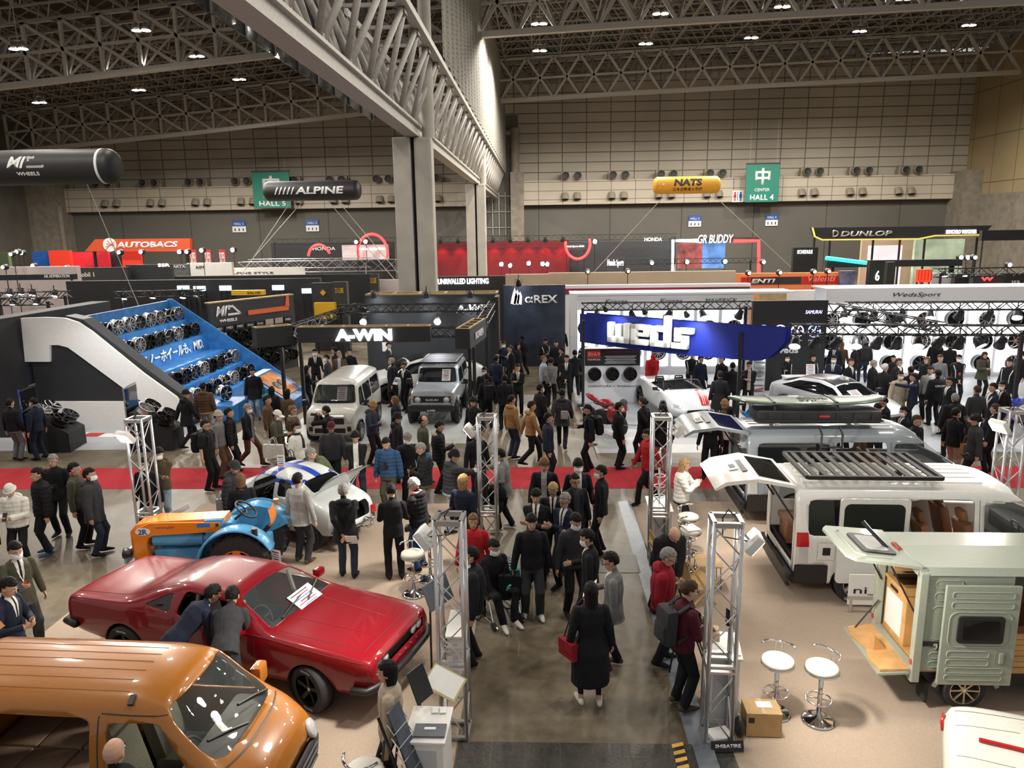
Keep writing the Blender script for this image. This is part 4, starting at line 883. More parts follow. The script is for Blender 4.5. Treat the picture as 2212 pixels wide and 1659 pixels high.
MB().tube([T(-.22, -.1, .05), T(-.42, .05, .22), T(-.50, .12, .30)], .02, 5, r2=.05).build('window_stay', BLACK, ht); MB().tube([T(x, y, .04) for x, y in ((-.30, -.50), (-.62, -.50), (-.72, -.40), (-.72, .40), (-.66, .48))], .012, 5).build('pressed_rib', SG, ht)
MB().box(T(-.07, 0, .045), (.03, .26, .02), M).build('brake_light', RED_L, ht)
for s in (-1, 1): MB().bar((-1.68, s*.6, 1.25), T(-.35, s*.6, 0), .02).build('gas_strut', BLACK, t)
b = MB(); M2 = roty(-.10); O2 = V((-1.70, 0, .52)); T2 = lambda x, y, z: O2+M2 @ V((x, y, z)); b.prism([(-.36, -.62), (-.40, -.3), (-.33, .0), (-.40, .4), (-.36, .66), (0, .68), (0, -.66)], lambda u, v, w: T2(u, v, w), .03); b.build('tail_flap', WD, t)
b = MB(); b.prism([(-.40, -.66), (-.40, .68), (0, .7), (0, -.68)], lambda u, v, w: T2(u, v, -.035+w), .03); b.build('flap_skin', SG, t); b = MB(); b.prism([(0, 0), (.16, 0), (.02, .2)], lambda u, v, w: T2(-.26+u, -.1+w, .03+v), .16); b.build('step_wedge', WD, t)
MB().tube([(-1.7, .58, .95), T2(-.3, .6, .0)], .012, 5).build('flap_stay', BLACK, t)
b = MB(); b.box2((-1.5, -.45, .22), (1.6, .45, .42)); b.box2((-1.66, -.55, .28), (-1.52, .55, .44)); b.build('chassis', BLACK, t); MB().box2((-1.5, -.66, .36), (-1.46, -.40, .08)).build('mud_flap', RUBBER, t)
for s in (-1, 1):
    for x in (-1.02, 1.3): wheel(t, x, s*.60, .26, .17, mat('champagne_rim', (.6, .5, .38), .25, .85), (8, .10, 0), s, 0, None, .72)
    for z in (.66,): MB().lathe([(.03, 0), (.04, -.012), (.0, -.016)], (-1.715, s*.68, z), 'x', 12).build('side_reflector', RED_L, t)
for x in (-1.36, -.68): MB().box((x, -.66, .40), (.05, .04, .2), roty(.5 if x < -1 else -.5)).build('fender_stay', SG, t)
# ---------------- white roadster at lower right (rear end towards the camera left)
CW = paint('cream_white', (.66, .65, .58))
t = place('roadster', 'cream white sports car with red script on its rear glass, at lower right corner', 'car', 5.86, 5.95, -27)
C = Car([(-1.95, .40, .62, .55, .70, .72, .64, .76, .52, .78), (-1.88, .30, .68, .5, .77, .80, .72, .84, .58, .86), (-1.5, .2, .74, .5, .83, .86, .78, .90, .6, .92), (-1.05, .18, .74, .5, .84, .88, .79, .94, .60, .97), (-.65, .18, .74, .5, .83, .88, .78, 1.10, .52, 1.15), (-.2, .18, .74, .5, .82, .88, .77, 1.16, .52, 1.22),
         (.3, .18, .74, .5, .82, .87, .76, 1.12, .53, 1.17), (.75, .18, .74, .5, .83, .85, .76, .92, .60, .96), (1.5, .22, .7, .5, .80, .76, .72, .80, .58, .82), (1.95, .34, .5, .45, .6, .56, .5, .6, .4, .62)], t, CW, nu=60)
C.cut('z', rnd([(-1.02, -.50), (-1.06, 0), (-1.02, .50), (-.72, .46), (-.72, -.46)], .05), 'rear_glass', CLEAR, -.006)
C.seam('z', [(-1.86, -.55), (-1.12, -.60), (-1.12, .60), (-1.86, .55)], r=.005); C.seam('z', [(-1.3, -.3), (-1.86, -.26)], r=.004); C.seam('z', [(-1.3, .3), (-1.86, .26)], r=.004)
C.put('z', -1.42, 0, lambda b: b.box((0, 0, .015), (.05, .5, .03), None, .012), 'high_brake_light', RED_L); C.cut('z', [(-1.22, -.55), (-1.14, -.55), (-1.14, -.32), (-1.22, -.32)], 'vent', BLACK, -.01)
for s in (-1, 1):
    C.cut('y', rnd([(-.62, .92), (-.45, 1.08), (.35, 1.08), (.68, .92)], .05), 'side_window', GLASS, side=s)
    for x in (-1.15, 1.2): C.cut('y', circ(x, .31, .34, 20), side=s); arch_liner(t, x, s*.78, .33, s); wheel(t, x, s*.72, .31, .22, SILV, (5, .2, 0), s)
    C.put('x', s*.52, .70, lambda b: b.lathe([(.09, 0), (.1, .02), (0, .035)], n=16), 'tail_light', RED_L, -1, smooth=True)
h, n = C.hit('z', -.86, .0)
if h: q = text('Genuine by Home', .12, mat('script_crimson', (.6, .02, .08), .5), t, h+n*.02, rotz(R_(-90)) @ rotx(R_(-58)), shear=.2, width=.8, ext=.004)
MB().box2((-.6, -.6, .2), (.7, .6, .26)).build('floor_pan', INTER, t); seat(t, .0, -.35, INTER, .25, .5); seat(t, .0, .35, INTER, .25, .5); C.body(th=.02)
# ================================================================ vehicles of the middle booths
def simple_car(st, col, t, wins, wheels_, r, fr=(), rear=(), q=.25, rim=SILV, style=(5, .2, 0), roofm=None, roofpoly=None, nu=56):
    C = Car(st, t, col, nu=nu, q=q)
    for ax, poly, nm, m, off, side in wins: C.cut(ax, poly, nm, m, off, side)
    if roofm: C.cut('z', roofpoly, 'roof_skin', roofm, .004)
    for s in (-1, 1):
        for x, y in wheels_: C.cut('y', circ(x, r+.01, r+.05, 18), side=s); arch_liner(t, x, s*(y+.04), r+.04, s); wheel(t, x, s*(y-.05), r, .2, rim, style, s)
    return C
LEDW = glow('headlight_led', (.95, .98, 1), 5)
# silver kei van, front to the camera
t = place('kei_van', 'silver boxy kei van with a price sheet behind its windscreen', 'van', -6.02, 22.15, -91)
SV = paint('silver_beige', (.50, .49, .45))
side = lambda s: [('y', rnd([(-1.5, 1.02), (-.5, 1.02), (-.5, 1.52), (-1.5, 1.52)], .08), 'side_window', DGLASS, -.01, s), ('y', rnd([(-.42, 1.02), (.42, 1.02), (.42, 1.52), (-.42, 1.52)], .08), 'side_window', GLASS, -.01, s), ('y', rnd([(.50, 1.02), (1.05, 1.02), (.80, 1.5), (.50, 1.52)], .06), 'side_window', GLASS, -.01, s)]
C = simple_car([(-1.7, .34, .62, .6, .70, 1.0, .70, 1.62, .6, 1.70), (-1.62, .24, .66, .6, .735, 1.0, .735, 1.66, .63, 1.76), (.6, .22, .66, .6, .735, 1.0, .735, 1.66, .63, 1.78), (.85, .22, .66, .6, .735, 1.0, .735, 1.58, .63, 1.70), (1.18, .22, .66, .6, .735, .98, .735, 1.08, .68, 1.14), (1.5, .22, .66, .6, .73, .95, .72, 1.0, .66, 1.03), (1.66, .26, .64, .6, .71, .88, .69, .93, .6, .95), (1.71, .34, .58, .6, .66, .78, .64, .82, .5, .84)], SV, t,
    side(1)+side(-1)+[('x', rnd([(-.64, 1.12), (.64, 1.12), (.56, 1.62), (-.56, 1.62)], .08), 'windscreen', GLASS, -.01, 1), ('x', [(-.42, .62), (.42, .62), (.42, .80), (-.42, .80)], 'grille', BLACK, .005, 1), ('x', [(-.66, .66), (-.43, .66), (-.43, .82), (-.66, .82)], 'headlight', CLEAR_L, .008, 1), ('x', [(.43, .66), (.66, .66), (.66, .82), (.43, .82)], 'headlight', CLEAR_L, .008, 1), ('x', [(-.45, .36), (.45, .36), (.45, .5), (-.45, .5)], 'lower_grille', BLACK, .005, 1)], ((-1.12, .74), (1.15, .74)), .27, q=.15)
for s in (-1, 1): MB().box((1.70, s*.56, .48), (.06, .12, .14), None, .02).build('fog_lamp_frame', BLACK, t); mirror(C, 1.0, s*.80, 1.1, BLACK, s, .16, .18)
MB().box((1.69, 0, .86), (.02, .8, .02)).build('grille_light', LEDW, t); sheet(t, (.98, .20, 1.36), .30, .42, rotz(R_(90)) @ rotx(R_(-25))); steer(t, .6, -.35, 1.0); seat(t, .15, .35, INTER, .45, .6); seat(t, .15, -.35, INTER, .45, .6); C.body(th=0)
# small grey off-roader with a roof rack
t = place('off_roader', 'grey boxy off-roader with black roof rack, next to the silver van', 'car', -3.35, 24.3, -92)
JG = paint('jimny_grey', (.33, .36, .39))
side = lambda s: [('y', rnd([(-1.5, 1.16), (-.55, 1.16), (-.55, 1.55), (-1.5, 1.55)], .07), 'side_window', DGLASS, -.01, s), ('y', rnd([(-.45, 1.14), (.45, 1.14), (.30, 1.55), (-.45, 1.55)], .07), 'side_window', GLASS, -.01, s)]
C = simple_car([(-1.65, .5, .62, .7, .70, 1.1, .70, 1.6, .62, 1.68), (-1.6, .42, .66, .7, .74, 1.1, .74, 1.64, .65, 1.72), (.28, .40, .66, .7, .74, 1.1, .74, 1.64, .65, 1.72), (.34, .40, .66, .7, .74, 1.1, .74, 1.58, .65, 1.68), (.62, .40, .66, .7, .74, 1.08, .73, 1.12, .68, 1.17), (1.5, .42, .66, .7, .72, 1.02, .68, 1.05, .62, 1.08), (1.58, .48, .62, .7, .70, .98, .66, 1.01, .6, 1.03), (1.60, .55, .6, .7, .66, .9, .62, .94, .55, .95)], JG, t,
    side(1)+side(-1)+[('x', rnd([(-.64, 1.18), (.64, 1.18), (.58, 1.62), (-.58, 1.62)], .07), 'windscreen', GLASS, -.01, 1), ('x', [(-.60, .70), (.60, .70), (.60, .92), (-.60, .92)], 'grille', BLACK, .008, 1)], ((-1.05, .76), (1.1, .76)), .36, q=.13, rim=BLKM)
for s in (-1, 1):
    o = MB().lathe([(.1, 0), (.1, .03), (0, .05)], (1.61, s*.46, .81), 'x', 16).build('headlight', CLEAR_L, t, True); MB().lathe([(.04, 0), (0, .03)], (1.61, s*.62, .86), 'x', 10).build('indicator', AMBER, t); mirror(C, .55, s*.82, 1.2, BLACK, s, .16, .18)
    for x in (-1.05, 1.1): MB().lathe([(.46, s*-.06), (.50, s*.02), (.43, s*.06)], (x, s*.76, .37), 'y', 20, None, False).build('fender_flare', BLACK, t, True)
MB().box((1.72, 0, .58), (.22, 1.45, .22), None, .06).build('front_bumper', BLACK, t, 40); MB().box((1.70, 0, .70), (.16, 1.2, .05)).build('skid_bar', JG, t); MB().box((1.84, 0, .52), (.02, .34, .14)).build('licence_plate', BLACK, t); text('A-WIN', .07, LETW, t, (1.855, 0, .52), rotz(R_(90)), width=.26); text('SUZUKI', .06, LETW, t, (1.625, 0, .81), rotz(R_(90)), width=.4)
b = MB()
for k in range(12): b.box((-1.3+k*.135, 0, .03), (.07, 1.18, .02))
for s in (-1, 1): b.bar((-1.38, s*.6, .03), (.28, s*.6, .03), .06)
b.bar((-1.38, -.6, .03), (-1.38, .6, .03), .06); b.bar((.28, -.6, .03), (.28, .6, .03), .06)
rk = tag(b.build('roof_rack', RB), 'black slatted rack on the grey off-roader roof', 'roof rack'); rk.matrix_world = t.matrix_basis @ Matrix.Translation((0, 0, 1.74))
sheet(t, (.52, .30, 1.40), .28, .40, rotz(R_(90)) @ rotx(R_(-30))); steer(t, .3, -.35, 1.08); C.body(th=0)
# pearl white saloon behind them
def sedan(label, x, y, deg, col, roofm, L=4.7, rz=1.45, rim=BLKM, z=0.):
    t = place('saloon_car', label, 'car', x, y, deg, z); k = L/4.7; z_ = lambda h: h*rz/1.45
    st = [(-2.35*k, .45, .62, .6, .74, .90, .68, .95, .56, 1.0), (-2.25*k, .32, .74, .6, .84, .98, .78, 1.03, .62, 1.07), (-1.6*k, .22, .8, .55, .90, 1.0, .83, z_(1.16), .60, z_(1.22)), (-.9*k, .2, .82, .55, .91, .97, .84, z_(1.36), .60, z_(1.42)), (-.1*k, .2, .82, .55, .91, .96, .84, z_(1.40), .60, z_(1.46)), (.45*k, .2, .82, .55, .91, .94, .84, z_(1.30), .60, z_(1.36)), (1.2*k, .2, .82, .55, .90, .92, .83, .98, .74, 1.02), (1.8*k, .24, .78, .55, .88, .86, .80, .90, .70, .93), (2.2*k, .32, .7, .5, .78, .72, .70, .76, .58, .78), (2.36*k, .45, .5, .5, .58, .62, .5, .65, .4, .66)]
    sw = lambda s: [('y', rnd([(-1.75*k, 1.02), (-1.0*k, z_(1.28)), (-.1*k, z_(1.33)), (.5*k, z_(1.24)), (.98*k, 1.0), (0, .98)], .06), 'side_window', DGLASS, -.006, s), ('x', [(s*.50, .60), (s*.72, .64), (s*.72, .72), (s*.45, .70)][::s], 'headlight', LEDW if rim is BLKM else CLEAR_L, .01, 1)]
    C = simple_car(st, col, t, sw(1)+sw(-1)+[('z', rnd([(1.15*k, -.68), (1.2*k, 0), (1.15*k, .68), (.55*k, .54), (.52*k, 0), (.55*k, -.54)], .06), 'windscreen', DGLASS if roofm else GLASS, -.006, 1), ('x', [(-.4, .42), (.4, .42), (.4, .58), (-.4, .58)], 'grille', BLACK, .006, 1)], ((-1.4*k, .88), (1.42*k, .88)), .34, rim=rim, roofm=roofm, roofpoly=[(-1.9*k, -.55), (.48*k, -.53), (.48*k, .53), (-1.9*k, .55)] if roofm else None, style=(10, .08, 0))
    for s in (-1, 1): mirror(C, .85*k, s*.92, 1.05, BLACK if roofm else col, s, .18, .13); C.cut('x', [(s*.3, .85), (s*.7, .85), (s*.7, .93), (s*.3, .93)][::s], 'tail_light', RED_L, .01, -1)
    C.body(th=0); return t
PW = paint('pearl_white', (.70, .71, .71)); PBK = mat('gloss_black', (.010, .010, .011), .3, spec=.2)
sedan('pearl white saloon with black roof behind the silver van', -4.5, 27.1, 205, PW, PBK, 4.8, 1.55)
t = sedan('white hatchback with glossy black roof in the white wheel booth', 9.2, 22.9, -62, PW, PBK, 4.0, 1.42, SILV)
sheet(t, (.95, -.3, 1.13), .42, .28, rotz(R_(90)) @ rotx(R_(-60)))
# white and red open roadster
t = place('open_roadster', 'white open roadster with red bonnet flash under the blue sign', 'car', 4.5, 24.2, -80)
C = simple_car([(-1.95, .40, .6, .5, .72, .74, .64, .78, .52, .80), (-1.85, .28, .7, .5, .82, .84, .74, .88, .6, .90), (-1.0, .2, .76, .5, .86, .90, .80, .94, .66, .96), (-.6, .2, .76, .5, .85, .88, .80, .90, .66, .91), (.4, .2, .76, .5, .85, .86, .80, .89, .66, .90), (.8, .2, .76, .5, .86, .86, .80, .91, .70, .94), (1.4, .22, .74, .5, .86, .78, .76, .82, .62, .85), (1.8, .3, .6, .5, .70, .62, .6, .66, .48, .68), (1.96, .42, .4, .45, .48, .52, .4, .54, .3, .55)], PW, t,
    [('z', rnd([(-.75, -.62), (.55, -.62), (.55, .62), (-.75, .62)], .1), None, None, 0, 1), ('x', [(-.36, .42), (.36, .42), (.32, .54), (-.32, .54)], 'grille', BLACK, .006, 1), ('z', [(.85, .30), (1.85, .16), (1.85, .40), (.85, .64)], 'red_flash', paint('flash_red', (.5, .01, .012)), .003, 1), ('x', [(.5, .58), (.68, .60), (.68, .68), (.45, .64)], 'headlight', CLEAR_L, .008, 1), ('x', [(-.45, .64), (-.68, .68), (-.68, .60), (-.5, .58)], 'headlight', CLEAR_L, .008, 1)], ((-1.2, .82), (1.2, .82)), .31, rim=BLKM)
for k in (.44, .5): C.seam('z', [(.9, k-.02), (1.8, k-.2)], 'flash_line', LETW, .012)
b = MB(); b.tube([(.72, -.66, .92), (.42, -.58, 1.16), (.38, 0, 1.19), (.42, .58, 1.16), (.72, .66, .92)], .028, 6); b.build('screen_frame', BLACK, t, True); MB().quad((.72, -.64, .93), (.42, -.57, 1.15), (.42, .57, 1.15), (.72, .64, .93)).build('windscreen', GLASS, t)
for s in (-1, 1): seat(t, -.2, s*.34, INTER, .3, .45); mirror(C, .62, s*.80, .98, BLACK, s, .16, .12); MB().tube([(-.62, s*.5, .9), (-.66, s*.46, 1.1), (-.66, s*.22, 1.1), (-.62, s*.18, .9)], .03, 6).build('roll_hoop', BLACK, t, True)
steer(t, .2, -.34, .85); MB().box((.5, 0, .78), (.3, 1.2, .15), None, .05).build('dashboard', INTER, t); MB().box2((-.8, -.6, .22), (.7, .6, .28)).build('floor_pan', INTER, t); C.body(th=.015)
text('RAYS', .1, LETW, t, (1.35, .34, .885), rotz(R_(75)) @ rotx(R_(-82)), width=.5) if 0 else None
# motorcycles
def bike(label, x, y, deg, col):
    t = place('motorcycle', label, 'motorcycle', x, y, deg, 0)
    for xx in (-.68, .70): wheel(t, xx, 0, .31, .15, BLKM, (5, .16, 0), 1, 0, None, .7)
    b = MB(); b.grid(lambda u, v: (lambda a: V((.35+.55*u, (.20-.12*u)*sin(a)*(1+.4*sin(pi*u)), .62+.08*u+(.30-.12*u)*cos(a))))(2*pi*v), 8, 14); b.ell((.80, 0, .86), (.18, .17, .15)); b.build('front_fairing', col, t, True)
    b = MB(); b.ell((.08, 0, .86), (.3, .17, .15)); b.build('fuel_tank', col, t, True); b = MB(); b.ell((-.55, 0, .92), (.35, .12, .08), 12, roty(.25)); b.build('tail_unit', col, t, True); b = MB(); b.ell((-.22, 0, .82), (.28, .14, .06)); b.build('seat', BLACK, t, True)
    b = MB(); b.box((.05, 0, .45), (.55, .34, .42), None, .08); b.build('engine', mat('engine_dark', (.04, .04, .045), .4, .6, var=.2), t, 40); b = MB(); b.ell((.86, 0, 1.02), (.12, .13, .13), 12, roty(-.5)); b.build('screen', GLASS, t, True)
    for s in (-1, 1): MB().bar((.70, s*.11, .31), (.52, s*.1, .92), .05).build('fork_leg', mat('gold_fork', (.5, .33, .1), .3, .8), t); MB().tube([(.52, s*.08, .95), (.45, s*.34, .92)], .018, 6).build('handlebar', BLACK, t); MB().bar((-.68, s*.1, .31), (-.1, s*.12, .42), .06).build('swing_arm', BLACK, t); MB().lathe([(.03, 0), (.04, .01), (0, .03)], (.96, s*.08, .84), 'x', 10).build('headlight', CLEAR_L, t)
    MB().tube([(-.1, -.16, .3), (-.75, -.22, .55)], .06, 8).build('silencer', CHROME, t); MB().box((0, -.22, .12), (.06, .06, .24)).build('stand', BLACK, t); return t
bike('red and black sport motorcycle on the grey booth floor', P(1305, 930).x, P(1305, 930).y, -55, paint('bike_red', (.35, .012, .02)))
bike('blue sport motorcycle at the right edge of the wheel booth', P(2190, 930).x, P(2190, 930).y, -150, paint('bike_blue', (.02, .05, .5)))
# blue van corner at the far left edge
t = place('blue_car', 'front corner of a blue car at the far left edge', 'car', -15.75, 17.0, -30)
C = simple_car([(-2.2, .4, .7, .6, .8, .95, .78, 1.4, .65, 1.48), (0.3, .25, .78, .6, .85, 1.0, .83, 1.42, .66, 1.5), (1.1, .25, .78, .6, .85, .98, .82, 1.05, .74, 1.10), (1.95, .3, .7, .6, .8, .85, .74, .9, .62, .93), (2.15, .42, .55, .55, .62, .72, .56, .75, .45, .77)], paint('deep_blue', (.02, .04, .30)), t, [('x', [(-.4, .45), (.4, .45), (.4, .6), (-.4, .6)], 'grille', BLACK, .006, 1), ('x', [(.42, .62), (.68, .64), (.68, .74), (.42, .72)], 'headlight', CLEAR_L, .008, 1)], ((-1.3, .82), (1.35, .82)), .32); C.body(th=0)
# ================================================================ booths
GREYF = mat('booth_floor_grey', (.42, .43, .45), .45, var=.04, sc=3); DFLOOR = mat('booth_floor_dark', (.05, .05, .052), .5, var=.1); PALEF = mat('booth_floor_pale', (.45, .47, .46), .3, var=.04, sc=2)
GLW = glow('sign_white', (1, 1, 1), 5); GLB = glow('panel_light', (.93, .96, 1), 3.2); GLR = glow('neon_red', (1, .03, .03), 4); GLT = glow('neon_teal', (.02, .8, .6), 3); SPOTG = glow('spot_white', (.95, .98, 1), 40); GREYP = mat('booth_grey_panel', (.55, .55, .57), .55, var=.03); TIMB = mat('raw_timber', (.42, .29, .14), .7, var=.15, sc=4); NAVY = mat('sign_navy', (.008, .02, .22), .45, var=.05); DKP = mat('booth_charcoal', (.028, .030, .034), .6, var=.1)
ORD = ['first', 'second', 'third', 'fourth', 'fifth', 'sixth', 'seventh', 'eighth', 'ninth', 'tenth', 'eleventh', 'twelfth']
def pq(pts, z=0): return [(lambda p: (p.x, p.y))(P(a, b_)) for a, b_ in pts]
flat('booth_floor', 'grey floor mat of the white arch booth with a red and white kerb', 'floor mat', [(-19, 19.9), (-11.2, 20.1), (-9.5, 29), (-19, 29)], .004, GREYF)
flat('booth_floor', 'pale floor of the black car booth', 'floor mat', [(-7.9, 20.6), (-1.9, 20.6), (-1.9, 30), (-7.9, 30)], .004, PALEF); flat('booth_floor', 'light grey floor of the white wheel booth', 'floor mat', [(1.55, 19.6), (19, 19.6), (19, 31), (1.2, 31)], .004, GREYF)
b = MB(); x = -15.2
for i in range(8): b.mi = i % 2; b.box2((-15.2+i*.55, 21.6-i*.06, .004), (-14.66+i*.55, 22.0-i*.06, .012))
tag(b.build('kerb_stripe', [mat('kerb_red', (.5, .02, .02), .5, var=.03), LETW]), 'red and white kerb stripe on the grey mat', 'floor stripe')
def box_thing(name, label, cat, a, c, m, part='panel', bev=0., group=None):
    a, c = V(a), V(c); lo = V((min(a.x, c.x), min(a.y, c.y), min(a.z, c.z))); hi = V((max(a.x, c.x), max(a.y, c.y), max(a.z, c.z))); o = V(((lo.x+hi.x)/2, (lo.y+hi.y)/2, lo.z)); t = thing(name, label, cat, o, 0, group); MB().box2(lo-o, hi-o, bev).build(part, m, t); return t
def board(name, label, cat, x0, y0, x1, y1, Y, m, th=.25, down=False, part='panel'):
    a, c = PY(x0, y1, Y), PY(x1, y0, Y); t = box_thing(name, label, cat, (a.x, Y, 0 if down else a.z), (c.x, Y+th, c.z), m, part)
    if not down:
        for s in (-.45, .45): MB().bar((s*(c.x-a.x), 0, -a.z), (s*(c.x-a.x), 0, .02), .08).build('post', BLACK, t)
    return t
def on(t, s, x0, x1, y0, y1, m, ext=.03, **kw):
    """lettering on the front of a board at the place it has in the photograph"""
    Y = t.location.y-.0; lo = min(v[1] for ch in t.children for v in ch.bound_box); Y = t.location.y+lo; a, c = PY(x0, y1, Y), PY(x1, y0, Y)
    return text(s, c.z-a.z, m, t, V(((a.x+c.x)/2, Y-.012, (a.z+c.z)/2))-t.location, width=c.x-a.x, ext=ext, **kw)
def onbox(t, name, x0, x1, y0, y1, m, th=.03):
    lo = min(v[1] for ch in t.children for v in ch.bound_box); Y = t.location.y+lo; a, c = PY(x0, y1, Y), PY(x1, y0, Y); o = t.location
    return MB().box2(V((a.x, Y-th, a.z))-o, V((c.x, Y-.002, c.z))-o).build(name, m, t)
# ---- alloy wheels on show
def wheel_proto(n, ti, m, wd):
    t = thing('alloy_wheel', 'x', 'wheel'); r, w_ = .25, .2
    b = MB(); b.lathe([(r*.9, w_/2), (r, w_/2), (r*.97, w_*.3), (r*.9, 0), (r*.97, -w_*.4), (r, -w_/2), (r*.88, -w_/2), (r*.85, 0), (r*.9, w_/2)], (0, 0, 0), 'x', 24, None, False); b.build('rim', m, t, True); b = MB()
    for i in range(n):
        a = 2*pi*i/n
        for k in ((-.13, .13) if ti else (0,)): b.bar((w_*.36, r*.16*cos(a), r*.16*sin(a)), (w_*.42, r*.92*cos(a+k), r*.92*sin(a+k)), wd*r, .03)
    b.lathe([(0, w_*.42), (r*.2, w_*.40), (r*.24, w_*.25)], (0, 0, 0), 'x', 12); b.build('spokes', m, t); MB().lathe([(0, -w_*.3), (r*.86, -w_*.3), (r*.86, -w_*.34), (0, -w_*.34)], (0, 0, 0), 'x', 18).build('inner_dish', BLACK, t); t.location = (0, -50, 0); return t
GUN = mat('gunmetal', (.10, .10, .11), .25, .85, var=.05)
WP_ = [wheel_proto(10, 0, SILV, .10), wheel_proto(5, 1, BLKM, .13), wheel_proto(7, 1, GUN, .09), wheel_proto(6, 0, CHROME, .16)]; WUSED = set()
def show_wheel(k, p, rz, label, group, s=1., tilt=0):
    src = WP_[k]
    o = src if k not in WUSED else dup(src, p, rz, label); WUSED.add(k); o.location = p; o.rotation_euler = (0, tilt, rz); o.scale = (s, s, s); o['label'] = label; o['group'] = group; return o
# ---- white arch booth with the blue wheel stairs
YM = 22.6; SH = mat('arch_white', (.74, .72, .68), .5, var=.03)
t = thing('arch_sign', 'huge white arch graphic on a black panel, left booth', 'booth panel', (-13.5, YM, 0)); pz = lambda u, v, w: V((u+13.5, w, v))
b = MB(); b.prism([(-16.1, .0), (-11.2, .0), (-11.5, .95), (-12.5, 1.77), (-14.4, 3.40), (-14.9, 3.53), (-16.1, 3.53)], pz, .12); b.build('black_panel', MBLK, t)
P2 = lambda *q: [(lambda p: (p.x, p.z))(PY(a, c, YM-.05)) for a, c in q]
b = MB(); b.prism(P2((47, 687), (101, 685), (142, 687), (170, 696), (200, 716), (311, 806), (382, 857), (418, 905), (370, 920), (290, 893), (305, 865), (165, 762), (148, 750), (128, 745), (109, 745), (109, 781), (56, 781)), lambda u, v, w: pz(u, v, -w), .10); b.build('white_arch', SH, t)
b = MB(); b.prism(P2((108, 867), (304, 867), (372, 918), (270, 924), (120, 925)), lambda u, v, w: pz(u, v, -w), .14); b.build('white_base', SH, t)
b = MB(); b.prism([(-14.9, 3.53), (-14.4, 3.40), (-12.5, 1.77), (-11.5, .95), (-11.2, .1), (-11.15, .1), (-11.4, 1.0), (-12.42, 1.84), (-14.35, 3.48), (-14.9, 3.60)], lambda u, v, w: pz(u, v, .12+w), .55); b.build('slope_edge', DKP, t)
box_thing('side_screen', 'black side wall with a lit white edge at the left border', 'booth wall', (-17.0, YM-1.2, 0), (-16.28, YM+5, 3.62), MBLK); box_thing('side_screen', 'bright white wall at the very left border', 'booth wall', (-19.2, YM-1.0, 0), (-17.0, YM-.6, 3.4), SH)
t = thing('display_stairs', 'blue stepped display loaded with wheels', 'display stand', (-12.5, 26, 0)); BLS = mat('stair_blue', (.035, .19, .50), .4, var=.25, sc=3)
STEPS = [(-14.7, -14.0, 2.75), (-14.0, -13.3, 2.15), (-13.3, -12.55, 1.55), (-12.55, -11.85, 1.05), (-11.85, -11.1, .55)]
for i, (xa, xb, z) in enumerate(STEPS): MB().box2((xa+12.5, -2.6, 0), (xb+12.5, 3.0, z)).build('step', BLS, t)
MB().box2((-2.3, -2.6, 0), (-2.2, 3.0, 3.5)).build('back_board', BLS, t); b = MB(); b.prism([(-2.3, 3.55), (-2.1, 3.55), (1.6, .9), (2.6, .1), (-2.3, .1)], lambda u, v, w: V((u, 3.0+w, v)), .1); b.build('end_wall', BLS, t)
text('スノーホイールも、MID.', .42, LETW, t, (-.78, .2, 1.86), rotz(R_(90)), width=4.6, ext=.03, bold=.02)
n_ = ['top', 'second', 'third', 'fourth', 'lowest']
for i, (cnt, y0, y1) in enumerate(((8, 23.7, 28.7), (8, 23.7, 28.5), (0, 0, 0), (8, 23.8, 28.6), (7, 23.6, 28.2))):
    for j in range(cnt):
        y = y0+(y1-y0)*j/(cnt-1); k = (i*3+j*(1 if i else 0)) % 4 if i else (0 if j % 3 else 3); xa, xb, z = STEPS[i]
        show_wheel(k, V(((xa+xb)/2+.05, y, z+.265)), R_(-12), '%s wheel from the front on the %s step of the blue stairs' % (ORD[j], n_[i]), 'wheels on the blue stairs', 1.05)
t = thing('sloped_plinth', 'blue sloped plinth with an orange picture panel', 'display stand', (-9.3, 25.3, 0)); b = MB(); b.prism([(-.8, 0), (.75, 0), (.75, .35), (-.5, 1.2), (-.8, 1.2)], lambda u, v, w: V((u, w-.9, v)), 1.9); b.build('plinth', BLS, t)
b = MB(); b.prism([(-.7, 0), (.7, 0), (.7, 1.2), (-.7, 1.2)], lambda u, v, w: V((-.42+v*.80, u, 1.16-v*.545+w)), .02); pp = b.build('picture', mat('picture_orange', (.62, .22, .05), .5, var=.45, sc=3), t)
for k in range(2): MB().lathe([(.16, 0), (.19, .02), (.1, .03), (0, .02)], (0, 0, 0), 'z', 16).build('printed_wheel', BLACK, pp).matrix_local = Matrix.Translation((.1, -.2+k*.45, .83)) @ roty(.6).to_4x4()
box_thing('low_plinth', 'blue cloth-covered plinth at the foot of the stairs', 'plinth', (-11.0, 23.0, 0), (-9.9, 24.4, .6), BLS, 'cover', .04); show_wheel(3, V((-10.5, 23.7, .87)), R_(-20), 'large silver wheel alone on the blue plinth', 'wheels on the blue stairs', 1.1)
